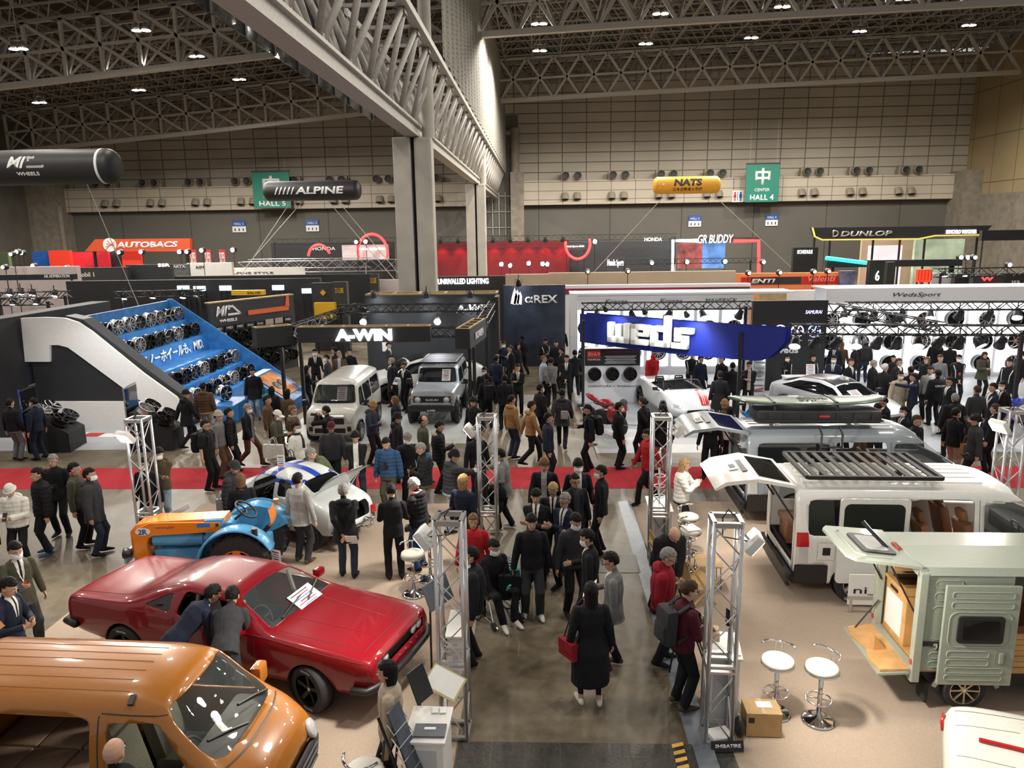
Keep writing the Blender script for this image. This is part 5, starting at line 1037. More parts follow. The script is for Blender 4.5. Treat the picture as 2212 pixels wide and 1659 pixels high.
for nm, px, py, lab in ((0, 128, 968, 'black wheel stand at left'), (1, 345, 965, 'black wheel stand behind the left truss tower')):
    p = P(px, py); t = thing('wheel_stand', lab+' with four tilted wheels', 'display stand', (p.x, p.y, 0), R_(8)); b = MB(); b.prism([(-.55, 0), (.55, 0), (.55, .55), (-.45, 1.15), (-.55, 1.15)], lambda u, v, w: V((u, w-.5, v)), 1.0); b.build('cabinet', MBLK, t)
    MB().box2((-.66, -.45, 0), (-.62, .45, 1.85)).build('poster_frame', CHROME, t); MB().box2((-.618, -.4, .3), (-.612, .4, 1.8)).build('poster', DGLASS, t)
    for j in range(4): q = t.matrix_basis @ V((-.18+(j % 2)*.46, -.26+(j//2)*.52, 1.18-(j % 2)*.28)); show_wheel((0, 1, 3, 2)[j], q, R_(8), '%s tilted wheel on the %s' % (ORD[j], lab), 'tilted wheels', .95, -.95)
# wall of dark wheels
A, B_ = V((-13.3, 29.45, 0)), V((-11.2, 33.5, 0)); wl = (B_-A).length; wa = atan2(B_.y-A.y, B_.x-A.x); t = thing('wheel_display', 'charcoal wall of dark wheels with an orange arrow stripe', 'booth wall', A, wa); MB().box2((0, 0, 0), (wl, .15, 3.3)).build('panel', DKP, t); MB().box2((0, -.02, 3.3), (wl, .3, 3.35)).build('timber_edge', TIMB, t)
MB().box2((1.9, -.03, 2.65), (4.2, 0, 2.85)).build('orange_stripe', mat('stripe_orange', (.75, .14, .04), .5, var=.03), t); b = MB(); b.prism([(4.0, 2.8), (4.25, 2.8), (4.25, 3.3), (4.1, 3.3)], lambda u, v, w: V((u, -.03+w, v)), .028); b.build('orange_stripe', MATS['stripe_orange'], t)
text('MI', .42, LETW, t, (.55, -.01, 2.95), shear=.3, bold=.03, width=.6); mid_d(t, .42, (.9, 0, 2.74), LETW); text('WHEELS', .13, LETW, t, (.85, -.01, 2.55), bold=.03, width=.9)
for i in range(8):
    MB().box((.3+i*.54, -.05, 2.25), (.44, .03, .24)).build('name_plate', BLACK if i not in (5, 6) else mat('plate_beige', (.4, .34, .3), .6, var=.03), t); text('MID' if i % 7 < 3 else 'Garcia', .09, LETW, t, (.3+i*.54, -.068, 2.25), width=.3, ext=.004) if i not in (5, 6) else None
for r_ in range(3):
    for i in range(8): show_wheel(1 if (i+r_) % 4 else 2, t.matrix_basis @ V((.33+i*.54, -.16, 1.85-r_*.6)), wa-pi/2, '%s dark wheel along the %s row of the charcoal wall' % (ORD[i], ('upper', 'middle', 'lower')[r_]), 'dark wheels on the wall', 1.02)
# ---- truss maker for booths
def lattice(p0, p1, w_=.28, m=BLACK, n=None, r=.022):
    p0, p1 = V(p0), V(p1); d = p1-p0; u = d.normalized(); s = u.cross(V((0, 0, 1))); s = s.normalized() if s.length > .01 else V((1, 0, 0)); v = s.cross(u); b = MB(); n = n or max(2, int(d.length/w_/1.15)); c = [(s*i+v*j)*w_/2 for i, j in ((-1, -1), (1, -1), (1, 1), (-1, 1))]
    for q in c: b.tube([p0+q, p1+q], r, 6)
    for k in range(n):
        for i in range(4): q, q2 = c[i], c[(i+1) % 4]; A, B2 = p0+d*(k/n), p0+d*((k+1)/n); b.bar(A+(q if k % 2 else q2), B2+(q2 if k % 2 else q), r*1.3)
    return b
def beam_thing(label, p0, p1, m=BLACK, w_=.28, name='truss_beam', post=()):
    p0, p1 = V(p0), V(p1); t = thing(name, label, 'truss'); t.location = p0; lattice(V((0, 0, 0)), p1-p0, w_, m).build('lattice', m, t)
    for q in post: MB().box2(V((q[0]-.05, q[1]-.05, 0))-p0, V((q[0]+.05, q[1]+.05, q[2]))-p0).build('post', m, t)
    return t
def spot_lamp(label, p, to, group, on_=True, s=1., power=0, col=(1, 1, 1), arm=None):
    t = thing('spotlight', label, 'spotlight', p, 0, group); M = (V(to)-V(p)).to_track_quat('Z', 'Y').to_matrix(); b = MB(); b.lathe([(.05*s, -.22*s), (.09*s, -.20*s), (.11*s, -.05*s), (.15*s, .1*s)], (0, 0, 0), 'z', 14, M, False); b.lathe([(0, -.22*s), (.05*s, -.22*s)], (0, 0, 0), 'z', 14, M); b.build('housing', BLACK, t, True)
    MB().lathe([(0, .07*s), (.13*s, .07*s)], (0, 0, 0), 'z', 14, M).build('lens', SPOTG if on_ else DGLASS, t); MB().tube([(-.16*s, 0, 0), (-.16*s, 0, .2*s), (.16*s, 0, .2*s), (.16*s, 0, 0)], .012*s, 5).build('yoke', BLACK, t); MB().bar((0, 0, .2*s), (0, 0, .42*s), .03).build('clamp', BLACK, t)
    if arm: MB().bar((0, 0, .3*s), V(arm)-V(p), .03).build('bracket', BLACK, t)
    if power: light('SPOT', V(p)+(V(to)-V(p)).normalized()*.25, to, power, col, .12, 75, .6)
    return t
# ---- black car booth
def fascia(label, p0, p1, z0, z1, d=.45):
    p0, p1 = V((*p0, z0)), V((*p1, z0)); L = (p1-p0).length; t = thing('fascia_box', label, 'booth sign', p0, atan2(p1.y-p0.y, p1.x-p0.x)); h = z1-z0
    b = MB(); b.box2((0, 0, 0), (L, .03, h)); b.box2((0, d-.03, 0), (L, d, h)); b.box2((0, .03, 0), (.03, d-.03, h)); b.box2((L-.03, .03, 0), (L, d-.03, h)); b.box2((.03, .03, 0), (L-.03, d-.03, .02)); b.build('casing', MBLK, t)
    n = max(2, int(L/.65)); b = MB(); b.bar((0, .05, h+.005), (L, .05, h+.005), .04); b.bar((0, d-.05, h+.005), (L, d-.05, h+.005), .04)
    for i in range(n+1): b.bar((.04+(L-.08)*i/n, .05, h+.005), (.04+(L-.08)*i/n, d-.05, h+.005), .04)
    b.build('timber_frame', TIMB, t); return t, L, h
t, L, h = fascia('black front fascia with glowing white letters', (-7.42, 22.3), (-3.33, 22.3), 2.73, 3.2); text('A-WIN', .36, GLW, t, (2.05, -.02, .235), bold=.05, width=1.75, ext=.05)
fascia('black side fascia box at the left of the black car booth', (-8.65, 22.2), (-7.75, 22.9), 2.6, 3.2); t, L, h = fascia('black side fascia box at the right of the black car booth', (-2.05, 21.6), (-1.75, 24.2), 2.6, 3.2); text('ROWEN', .22, LETW, t, (L/2, -.02, h/2), width=1.2, ext=.02)
for x, y, lab in ((-7.95, 22.3, 'left'), (-1.98, 22.0, 'right')): t = thing('booth_post', 'black square post at the %s front of the black car booth' % lab, 'post', (x, y, 0)); MB().box2((-.05, -.05, 0), (.05, .05, 2.6)).build('shaft', BLACK, t); MB().box2((-.2, -.2, 0), (.2, .2, .015)).build('foot_plate', BLACK, t)
t = box_thing('back_screen', 'black back wall of the black car booth with timber top', 'booth wall', (-7.1, 30.0, 0), (-1.7, 30.15, 3.52), DKP); text('A-WIN', .38, LETW, t, (1.75, -.1, 2.95), bold=.04, width=1.5, shear=.2); b = MB(); b.bar((-2.7, .05, 3.54), (2.7, .05, 3.54), .08); b.bar((-2.7, 1.1, 3.54), (2.7, 1.1, 3.54), .08)
for i in range(6): b.bar((-2.65+i*1.06, .05, 3.54), (-2.65+i*1.06, 1.1, 3.54), .07)
b.build('timber_frame', TIMB, t); MB().box2((-2.7, 1.1, 0), (2.7, 1.2, 3.5)).build('rear_panel', DKP, t); MB().box((-1.9, -.09, 1.5), (.35, .02, .55)).build('notice', PAPER, t)
box_thing('end_screen', 'black end wall at the right of the black car booth', 'booth wall', (-1.75, 28.9, 0), (-1.6, 29.98, 3.5), MBLK)
for q in (('black lattice beam across the middle of the black car booth', (-7.4, 27, 3.3), (-1.9, 27, 3.3), BLACK, .28, 'truss_beam', ((-7.3, 27, 3.3), (-1.95, 27, 3.3))), ('black lattice beam above the left side of the black car booth', (-8.0, 22.8, 3.0), (-7.3, 29.8, 3.1)), ('black lattice beam above the right side of the black car booth', (-1.9, 24.3, 3.05), (-1.85, 29.9, 3.15)), ('black lattice beam behind the glowing white sign', (-7.6, 22.88, 2.95), (-2.1, 22.88, 2.95), BLACK, .28, 'truss_beam', ((-7.55, 22.9, 2.9), (-2.2, 22.9, 2.9)))): beam_thing(*q)
for i, (px, py, Y, to, pw) in enumerate(((785, 694, 27.14, (-6, 21, .8), 260), (945, 693, 27.14, (-3.4, 22, 1), 260), (784, 668, 27, (-5, 30, 1), 120), (1046, 705, 24.5, (-3.5, 22.5, .8), 200), (808, 638, 29.6, (-6.3, 30, 1.5), 60), (921, 638, 29.6, (-4.4, 30, 1.5), 60), (1015, 638, 29.6, (-2.8, 30, 1.5), 60))): spot_lamp('%s spotlight of the black car booth' % ORD[i], PY(px, py, Y), to, 'spotlights over the black car booth', True, .9, pw, (.9, .95, 1), (PY(px, py, Y).x, 30.05, PY(px, py, Y).z+.1) if Y == 29.6 else None)
# ---- poster wall with the dark car
t = board('poster_screen', 'navy poster wall with white lettering and a dark car picture', 'poster', 1090, 615, 1221, 770, 33., mat('poster_navy', (.02, .028, .05), .45, var=.5, sc=1.5), .15, True); on(t, 'αREX', 1134, 1204, 637, 655, LETW, bold=.02); o_ = t.location
b = MB(); c0 = PY(1117, 640, 33)-o_
for k in range(3): b.prism([(-.30+k*.14, -.32), (-.08+k*.14, -.38), (.02+k*.1, 0), (-.10+k*.12, .42-.1*k), (-.22+k*.13, .05)], lambda u, v, w: c0+V((u, -.02-w, v)), .02)
b.build('flame_mark', LETW, t); b = MB(); b.prism([(-.9, .55), (-.7, .95), (-.35, 1.2), (.55, 1.22), (.85, .95), (1.0, .7), (.95, .4), (-.8, .35)], lambda u, v, w: V((u+.1, -.02-w, v+.65)), .015); b.build('printed_car', mat('printed_car_grey', (.05, .055, .065), .4, var=.3), t)
for s in (-.2, .75): MB().box((s, -.045, 1.52), (.32, .01, .05)).build('printed_tail_light', RED_L, t)
spot_lamp('spotlight on top of the navy poster wall', PY(1120, 612, 32.2), PY(1125, 665, 33), 'small wall spotlights', True, .9, 25, (1, 1, 1), PY(1120, 618, 33.05))
# ---- weds booth
t = thing('curved_sign', 'long blue sign with thick white letters', 'booth sign', (1.4, 25.7, 2.18)); E = V((7.0, 21.2, 2.25)); D_ = E-V((1.4, 25.7, 2.18)); b = MB(); A2 = atan2(D_.y, D_.x)
b.grid(lambda u, v: V((D_.x*u+.12*sin(pi*u), D_.y*u-.22*sin(pi*u), v*1.0+.02*u+(1-v)*(max(0, u-.88)/.12)**2*.62-(1-v)*.06*sin(pi*u))), 40, 6); b.grid(lambda u, v: V((D_.x*u+.12*sin(pi*u)+.25, D_.y*u-.22*sin(pi*u)+.3, v+(1-v)*(max(0, u-.88)/.12)**2*.62)), 40, 2)
b.build('blue_panel', NAVY, t, 30)
LC = mat('letter_cream', (.82, .80, .74), .4, var=.02); LET = {'w': ((0, 0, .2, .6), (.28, 0, .48, .56), (.56, 0, .76, .6), (0, 0, .76, .19)), 'e': ((0, 0, .2, .6), (0, .43, .6, .6), (0, 0, .58, .17), (.42, .25, .6, .6), (.2, .25, .6, .36)), 'd': ((0, 0, .2, .6), (0, .43, .5, .6), (0, 0, .6, .17), (.42, 0, .62, .9)), 's': ((.08, .43, .66, .6), (.08, .2, .28, .6), (.0, 0, .5, .17), (.3, 0, .5, .36), (.08, .25, .5, .38))}
x = 1.35
for ch, adv in (('w', .82), ('e', .66), ('d', .68), ('s', .7)):
    b = MB(); [b.box2((q[0], 0, q[1]), (q[2], .2, q[3]), .035) for q in LET[ch]]; o = b.build('lettering', LC, t, 40); c = (D_.normalized()); o.location = V((c.x*x, c.y*x, .12))+V((-c.y, c.x, 0))*-.30*1.15+V((0, 0, .04)); o.rotation_euler.z = A2; o.scale = (1.12, 1, 1.12); x += adv*1.1
for x, y, lab in ((1.5, 25.25, 'left'), (5.95, 21.95, 'right')): q = thing('booth_post', 'black post under the %s end of the blue sign' % lab, 'post', (x, y, 0)); MB().box2((-.045, -.045, 0), (.045, .045, 3.0)).build('shaft', BLACK, q); MB().box2((-.2, -.2, 0), (.2, .2, .015)).build('foot_plate', BLACK, q)
for i in range(3): u = .22+.2*i; spot_lamp('%s small lamp above the blue sign from the left' % ORD[i], V((1.4+D_.x*u-.5, 25.7+D_.y*u-.75, 3.5)), V((1.4+D_.x*u, 25.7+D_.y*u, 2.7)), 'lamps above the blue sign', True, .6, 70, (.9, .95, 1))
WPAN = mat('booth_white', (.78, .78, .80), .5, var=.02)
t = thing('wheel_pavilion', 'white pavilion with backlit wheel niches behind the blue sign', 'booth wall', (5, 31, 0)); MB().box2((-3.75, 0, 0), (3.7, .15, 3.42)).build('back_panel', WPAN, t); b = MB(); b.prism([(-3.75, 3.42), (3.9, 3.42), (5.2, 2.6+.82), (5.2, 3.5), (-3.75, 3.5)], lambda u, v, w: V((u, w-.9, v)), 1.4); b.build('canopy', WPAN, t); MB().box2((-3.75, -.9, 0), (-3.45, 0, 3.42)).build('side_fin', WPAN, t); MB().box2((-3.6, -.85, 2.9), (3.6, -.8, 3.42)).build('header', WPAN, t)
text('Krenze', .2, DKP, t, (-1.9, -.87, 3.16), shear=.3, width=.9); text('Krenze', .2, DKP, t, (.3, -.87, 3.16), shear=.3, width=.9); text('MAVERICK', .16, DKP, t, (2.3, -.87, 3.16), shear=.3, width=1.3)
for i in range(7):
    x = -3.1+i*1.02; MB().box2((x-.42, -.03, .35), (x+.42, 0, 2.72)).build('light_panel', GLB, t)
    for r_ in range(2): show_wheel((0, 2, 3, 0)[(i+r_) % 4], V((5+x, 30.82, .95+r_*1.05)), R_(-90), '%s wheel from the left, %s row of the white pavilion' % (ORD[i], ('lower', 'upper')[r_]), 'wheels in the white pavilion', 1.25)
t = thing('wheel_poster', 'black panel with four glowing wheel pictures behind the white counter', 'booth wall', (9.2, 27.5, 0)); MB().box2((-1.36, 0, 0), (1.36, .2, 3.37)).build('panel', MBLK, t); text('weds', .26, LETW, t, (-.05, -.01, 1.55), width=.85, bold=.03); text('SAMURAI', .13, glow('violet_text', (.7, .55, 1), 2), t, (.85, -.01, 2.95), shear=.2, width=.6)
for i in range(4): b = MB(); b.tube([(-.95+i*.62+.22*cos(2*pi*k/20), -.02, 2.25+.22*sin(2*pi*k/20)) for k in range(20)], .022, 5, closed=True); [b.bar((-.95+i*.62, -.02, 2.25), (-.95+i*.62+.2*cos(k*1.256), -.02, 2.25+.2*sin(k*1.256)), .03) for k in range(5)]; b.build('wheel_picture', glow('picture_'+('lilac' if i % 3 else 'blue'), (.75, .6, .95) if i % 3 else (.4, .5, 1), 1.6), t); MB().box((-.95+i*.62, -.012, 1.9), (.4, .01, .04)).build('caption', LETW, t)
t = box_thing('reception_counter', 'white curved reception counter before the black panel', 'counter', (8.35, 24.95, 0), (10.6, 25.4, .98), WPAN, 'body', .03); MB().box2((-1.15, -.25, .98), (1.15, .25, 1.02), .01).build('counter_top', WPAN, t); sheet(thing('menu_stand', 'small menu stand on the white reception counter', 'stand', (9.2, 25.1, 1.02)), (0, 0, .22), .3, .4, rotx(-.2))
t = thing('leaflet_rack', 'silver leaflet rack left of the white counter', 'rack', (7.55, 25.4, 0)); MB().box2((-.22, -.02, 0), (.22, .04, 1.75)).build('back', GREYP, t)
for i in range(7): MB().box((0, -.05, .35+i*.2), (.34, .05, .13), rotx(-.3)).build('pocket', CHROME, t)
t = thing('wheel_pavilion', 'white pavilion with large backlit wheel niches at right', 'booth wall', (15, 30, 0)); MB().box2((-4, 0, 0), (4.5, .15, 3.6)).build('back_panel', WPAN, t); MB().box2((-4, -1.1, 3.15), (4.5, -1.05, 3.62)).build('header', WPAN, t); MB().box2((-4, -1.1, 3.62), (4.5, .6, 3.68)).build('canopy', WPAN, t); MB().box2((-3.9, -.7, 2.95), (4.4, -.6, 3.0)).build('light_strip', GLW, t); text('WedsSport', .2, DKP, t, (-.6, -1.12, 3.4), shear=.3, width=1.8)
for i in range(7):
    x = -3.4+i*1.2; MB().box2((x-.52, -.03, .2), (x+.52, 0, 2.85)).build('light_panel', GLB, t)
    for r_ in range(3): show_wheel((1, 2, 0, 3, 1)[(i*2+r_) % 5], V((15+x, 29.82, .6+r_*.88)), R_(-90), '%s wheel from the left, %s row of the right white pavilion' % (ORD[i], ('lower', 'middle', 'upper')[r_]), 'wheels in the right white pavilion', 1.3)
PB = [('black lattice beam over the white pavilion behind the blue sign', (1.6, 28.3, 3.15), (8.0, 28.3, 3.15), BLACK, .28, 'truss_beam', ((1.65, 28.3, 3.1), (7.8, 28.3, 3.1))), ('long black lattice beam over the right white booth, back', (10.8, 26.5, 3.25), (18.5, 26.5, 3.2), BLACK, .28, 'truss_beam', ((18.3, 26.5, 3.1),)), ('long black lattice beam over the right white booth, front', (7.3, 21.7, 3.1), (14.0, 21.7, 3.0), BLACK, .28, 'truss_beam', ((13.9, 21.7, 3.0),)), ('diagonal black lattice beam over the right white booth', (10.2, 26.3, 3.25), (11.6, 21.8, 3.1))]
for q in PB: beam_thing(*q)
k = 0
for p0, p1, n, sd in (((10.8, 26.5, 2.85), (17.8, 26.5, 2.85), 8, 1), ((7.5, 21.7, 2.65), (13.4, 21.7, 2.6), 11, 1), ((2.2, 28.3, 2.75), (7.6, 28.3, 2.75), 5, 0)):
    for i in range(n): p = V(p0).lerp(V(p1), i/(n-1))+V((0, .14, 0)); spot_lamp('%s %s from the left under the %s' % (ORD[i], 'spotlight', ('back beam of the right white booth', 'front beam of the right white booth', 'beam behind the blue sign')[k]), p, p+V((random.uniform(-.6, .6), 1.3 if i % 3 else -1.2, -1.6)), 'spotlights under the lattice beams', i % 3 == 0, 1.1, 170 if i % 3 == 0 else 0, (.92, .96, 1))
    k += 1
for p, to, pw in (((4.2, 21.3, 3.4), (4.2, 24, .5), 260), ((9.2, 21.8, 3.3), (9.2, 23.5, .6), 260), ((12.5, 22, 3.3), (13, 24.5, .5), 260), ((-12.5, 20.2, 3.6), (-13.2, 22.6, 1.6), 240), ((-10.2, 26.3, 3.6), (-12.5, 26, 1), 300)): light('SPOT', p, to, pw, (.94, .97, 1), .25, 110, .7)
for i, (p, to) in enumerate((((-12.5, 20.2, 3.6), (-13.2, 22.6, 1.6)), ((-10.2, 26.3, 3.6), (-12.5, 26, 1)), ((4.2, 21.3, 3.4), (4.2, 24, .5)), ((9.2, 21.8, 3.3), (9.2, 23.5, .6)), ((12.5, 22, 3.3), (13, 24.5, .5)))): pass
t = thing('info_stand', 'white display panel with three black wheels and a red header', 'display panel', (2.55, 25.75, 0)); MB().box2((-.98, 0, 0), (.98, .35, 1.93)).build('cabinet', WPAN, t); MB().box2((-.96, -.02, 1.33), (.96, 0, 1.92)).build('header', BLACK, t); MB().box2((-.88, -.03, 1.62), (-.42, -.02, 1.86)).build('red_logo_block', mat('logo_red', (.55, .01, .015), .5, var=.02), t); text('ヨシムラ', .11, LETW, t, (-.65, -.032, 1.75), width=.4, ext=.004); text('YOSHIMURA', .06, LETW, t, (-.65, -.03, 1.55), width=.46, ext=.004); text('二輪と四輪の名門モータースポーツ', .07, MATS['logo_red'], t, (.3, -.03, 1.82), width=1.15, ext=.004)
for i in range(5): MB().box((.28, -.025, 1.66-i*.06), (1.1-.1*(i % 2), .01, .025)).build('text_line', LETW, t)
text('YOSHIMURA × WedsSport', .085, DKP, t, (0, -.012, .58), width=1.7, ext=.004)
for i in range(3): show_wheel(1, V((2.55-.62+i*.62, 25.63, 1.05)), R_(-90), '%s black wheel on the white display panel with red header' % ('left', 'middle', 'right')[i], 'wheels on the display panel', .92)
t = thing('stanchion_rail', 'low metal barrier rail around the motorcycle', 'barrier', (1.9, 20.9, 0)); b = MB(); q = [(-.5, 2.2), (-.4, -.5), (1.6, -.8), (3.6, -.7)]
for a, c in zip(q, q[1:]): b.tube([(*a, .62), (*c, .62)], .012, 5)
b.build('rail', CHROME, t)
for a in q: MB().lathe([(.14, 0), (.14, .012), (.014, .02), (.014, .64)], (*a, 0), 'z', 10).build('post', CHROME, t)
# ================================================================ far booths
def far(label, x0, y0, x1, y1, Y, m, s=None, sx=None, sy=None, sm=LETW, th=.4, down=True, **kw):
    t = board('exhibit_board', label, 'booth panel', x0, y0, x1, y1, Y, m, th, down)
    if s: on(t, s, *sx, *sy, sm, **kw)
    return t
MR = mat('matte_red_panel', (.13, .004, .010), .6, var=.1, sc=.5); ORG = mat('sign_orange', (.62, .085, .03), .55, var=.03); TANW = mat('tan_board', (.47, .36, .25), .7, var=.05, sc=1); PINK = mat('pale_pink_wall', (.55, .47, .47), .6, var=.04, sc=1); YEL = mat('sign_yellow', (.75, .42, .01), .5, var=.03); BLUP = mat('banner_blue', (.01, .09, .38), .6, var=.2, sc=2)
t = thing('rooftop_sign', 'big orange roof sign with white letters and a round mark', 'booth sign', (0, 68, 0)); b = MB(); b.prism([(lambda p: (p.x, p.z))(PY(*q, 68)) for q in ((183, 543), (205, 517), (410, 515), (411, 543))], lambda u, v, w: V((u, w, v)), .5); b.build('panel', ORG, t); on(t, 'AUTOBACS', 251, 384, 521, 536, LETW, bold=.04, shear=.2); a = PY(236, 529, 67.9); MB().lathe([(0, -.06), (.62, -.05), (.62, 0)], (a.x, 0, a.z), 'y', 24).build('round_mark', LETW, t)
for k in range(4): MB().bar((a.x-.45+.1*k, -.08, a.z-.45+.28*k), (a.x+.5, -.08, a.z+.3-.2*k), .035).build('mark_line', ORG, t)
for x in (200, 400): MB().bar((PY(x, 540, 68).x, .25, 0), (PY(x, 540, 68).x, .25, PY(x, 540, 68).z), .2).build('post', BLACK, t)
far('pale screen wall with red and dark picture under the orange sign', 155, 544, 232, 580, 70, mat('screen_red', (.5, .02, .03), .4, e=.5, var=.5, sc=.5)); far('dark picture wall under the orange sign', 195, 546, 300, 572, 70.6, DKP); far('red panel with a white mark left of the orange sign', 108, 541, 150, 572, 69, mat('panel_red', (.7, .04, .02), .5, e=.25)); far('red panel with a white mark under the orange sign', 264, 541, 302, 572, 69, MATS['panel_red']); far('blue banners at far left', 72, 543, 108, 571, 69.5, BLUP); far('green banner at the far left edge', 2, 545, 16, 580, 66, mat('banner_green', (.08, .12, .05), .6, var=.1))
for i, x in enumerate((417, 449, 480)): far('%s red hanging banner right of the orange sign' % ORD[i], x-5, 539, x+6, 574, 66, mat('banner_red', (.45, .03, .03), .6, var=.05), 'SUPER', (x-4, x+5), (545, 568), th=.05, down=False)
far('pale pink wall of the far left booth', -20, 575, 165, 640, 48, PINK); far('thin black header with pale letters at far left', -20, 592, 158, 606, 44, MBLK, 'AR ADMIRATION', (96, 150), (593, 600), down=False); far('dark board with white and red letters at left', 160, 577, 275, 612, 52, DKP, 'Mobil 1', (167, 203), (588, 598)); far('dark board with a glowing white word beside the grey poster', 275, 571, 368, 606, 53, DKP, 'SSR', (342, 366), (569, 576), GLW)
far('grey poster with white letters', 368, 571, 403, 594, 56, mat('poster_grey', (.12, .12, .12), .6, var=.3), 'ARTA', (374, 400), (573, 579)); far('white wall with three black letters', 405, 567, 500, 590, 58, SH, 'ASM', (423, 440), (574, 580), BLACK); far('white roof edge with black letters', 480, 577, 655, 593, 60, SH, 'ALPINE STYLE', (492, 590), (587, 592), DKP)
far('long black booth wall at left centre', 146, 601, 690, 640, 42, MBLK); far('second long black booth wall with small screens', 380, 592, 800, 630, 47, MBLK); far('black tower with a yellow octagon mark', 677, 611, 720, 690, 38, DKP, '◆', (692, 704), (625, 639), YEL); far('black board with yellow letters beside the yellow octagon', 719, 609, 748, 645, 37.5, DKP, 'D-LUBE', (725, 742), (622, 633), YEL); far('yellow board low in the black tower', 680, 654, 722, 690, 37, YEL, down=False); far('yellow sign at left centre', 500, 627, 568, 638, 39, YEL, '& Co., LTD', (535, 562), (630, 635), BLACK, down=False); far('black and yellow standing sign by the pale wall', 800, 592, 816, 630, 45, DKP, 'D-LUBE', (801, 813), (600, 612), YEL); far('pale pink wall behind the columns', 816, 604, 862, 640, 46, PINK)
for i, (x, y) in enumerate(((395, 622), (430, 623), (486, 622), (600, 621), (664, 628))): t = board('screen', '%s bright screen from the left on the long black walls' % ORD[i], 'screen', x-12, y-5, x+12, y+6, 41.5, glow('screen_blue', (.55, .72, .85), 1.2), .12); MB().box((0, .06, -.5), (.08, .08, 1.0)).build('bracket', BLACK, t)
far('black sign with long glowing white lettering by the columns', 930, 596, 1095, 620, 41, MBLK, 'UNRIVALLED LIGHTING', (946, 1055), (601, 614), GLW, bold=.02)
t = far('deep red stage backdrop at the centre back', 930, 520, 1230, 592, 84, MR)
for i in range(8): x = PY(950+i*38, 525, 82).x; spot_lamp('%s red stage lamp from the left' % ORD[i], V((x, 82.6, 10.0 if False else PY(950, 522, 82.6).z)), V((x, 84, 2)), 'red stage lamps', False, 1.6); light('SPOT', (x, 82.6, PY(950, 522, 82.6).z-.3), (x, 84.2, 3), 330, (1, .05, .05), .2, 60, .7)
beam_thing('long black lighting truss before the red stage', V((PY(590, 520, 82.6).x, 82.6, PY(1000, 517, 82.6).z)), V((PY(1460, 514, 82.6).x, 82.6, PY(1000, 517, 82.6).z)), BLACK, .6, 'truss_beam', [(PY(x, 520, 82.6).x, 82.6, PY(1000, 517, 82.6).z) for x in (592, 925, 1458)])
far('dark stage wall left of the red stage', 590, 522, 850, 590, 86, MBLK, 'HONDA', (676, 724), (533, 541)); far('dark stage wall right of the red stage', 1230, 520, 1460, 592, 85, DKP, 'HONDA', (1392, 1430), (513, 521), GLW); far('grey screen with glowing white words under the red arc', 740, 528, 838, 562, 83, GREYP, 'Honda Sports DNA', (776, 832), (535, 541), GLW, down=False)
def arc(label, x, y, rpx, Y, a0, a1): p = PY(x, y, Y); r = rpx*Y/FPX; t = thing('neon_arc', label, 'neon light', p); MB().tube([(r*cos(R_(a0+(a1-a0)*i/20)), 0, r*1.2*sin(R_(a0+(a1-a0)*i/20))) for i in range(21)], .14, 6).build('tube', GLR, t, True); MB().bar((0, .1, -p.z), (0, .1, -r*.9), .08).build('stand', BLACK, t); return t
arc('red neon arc around the glowing words on the grey screen', 805, 545, 32, 82, -20, 200); arc('red neon loop right of the red stage', 1248, 527, 26, 81, 170, 380); arc('low red neon arc by the dark stage', 690, 558, 24, 80, 20, 170)
far('white glowing words on a dark stand right of the red loop', 1310, 556, 1350, 592, 78, DKP, 'Honda Sports', (1312, 1348), (560, 578), GLW); far('dark plate with white words inside the neon loop', 1222, 528, 1264, 540, 81.5, DKP, 'Honda Sports DNA', (1222, 1262), (530, 535), GLW, down=False)
t = thing('portal_frame', 'white and red glowing portal frame around racing pictures', 'booth frame', (0, 83, 0)); g = lambda x, y: PY(x, y, 83)-V((0, 83, 0))
for nm, q, m in (('white_tube', ((1454, 590), (1454, 520), (1508, 520)), GLW), ('red_tube', ((1585, 521), (1639, 520), (1639, 588)), GLR)): MB().tube([g(*p) for p in q], .2, 6).build(nm, m, t)
MB().box2(g(1448, 523)+V((0, .3, 0)), g(1645, 512)+V((0, .6, 0))).build('lintel', MBLK, t); MB().box2(g(1465, 580)+V((0, .5, 0)), g(1520, 522)+V((0, .6, 0))).build('picture', mat('race_picture', (.25, .06, .06), .5, e=.15, var=.9, sc=.6), t); MB().box2(g(1518, 580)+V((0, .5, 0)), g(1570, 522)+V((0, .6, 0))).build('picture', mat('blue_picture', (.08, .2, .5), .5, e=.3, var=.8, sc=.5), t); text('GR BUDDY', .9, GLW, t, g(1547, 516)+V((0, .25, 0)), shear=.2, width=3.8)
far('tan plywood wall across the centre back', 1185, 585, 1590, 618, 40, TANW); far('draped tan sheet left of the plywood wall', 1092, 592, 1185, 618, 39.5, TANW); t = far('white fascia with a dark red stripe behind the pavilion', 1199, 612, 1622, 640, 36, WPAN); onbox(t, 'red_stripe', 1199, 1620, 619, 636, mat('stripe_maroon', (.28, .012, .03), .5, var=.05)); onbox(t, 'dark_stripe', 1500, 1620, 622, 632, DKP, .05)
t = far('orange red fascia with pale slanted letters', 1570, 588, 1835, 622, 44, mat('valenti_orange', (.68, .20, .06), .5, e=.25)); onbox(t, 'red_stripe', 1600, 1830, 596, 616, mat('valenti_red', (.5, .02, .015), .5, e=.2)); onbox(t, 'dark_stripe', 1622, 1730, 598, 614, DKP, .06); on(t, 'ENTI', 1622, 1674, 602, 612, LETW, .09, bold=.03, shear=.2); on(t, 'Valenti', 1745, 1805, 595, 608, mat('valenti_script', (.75, .25, .18), .5, e=.3), .06, shear=.3); far('framed car picture beside the orange red fascia', 1815, 585, 1848, 614, 43.5, mat('car_picture', (.12, .12, .2), .4, e=.15, var=.8, sc=2))
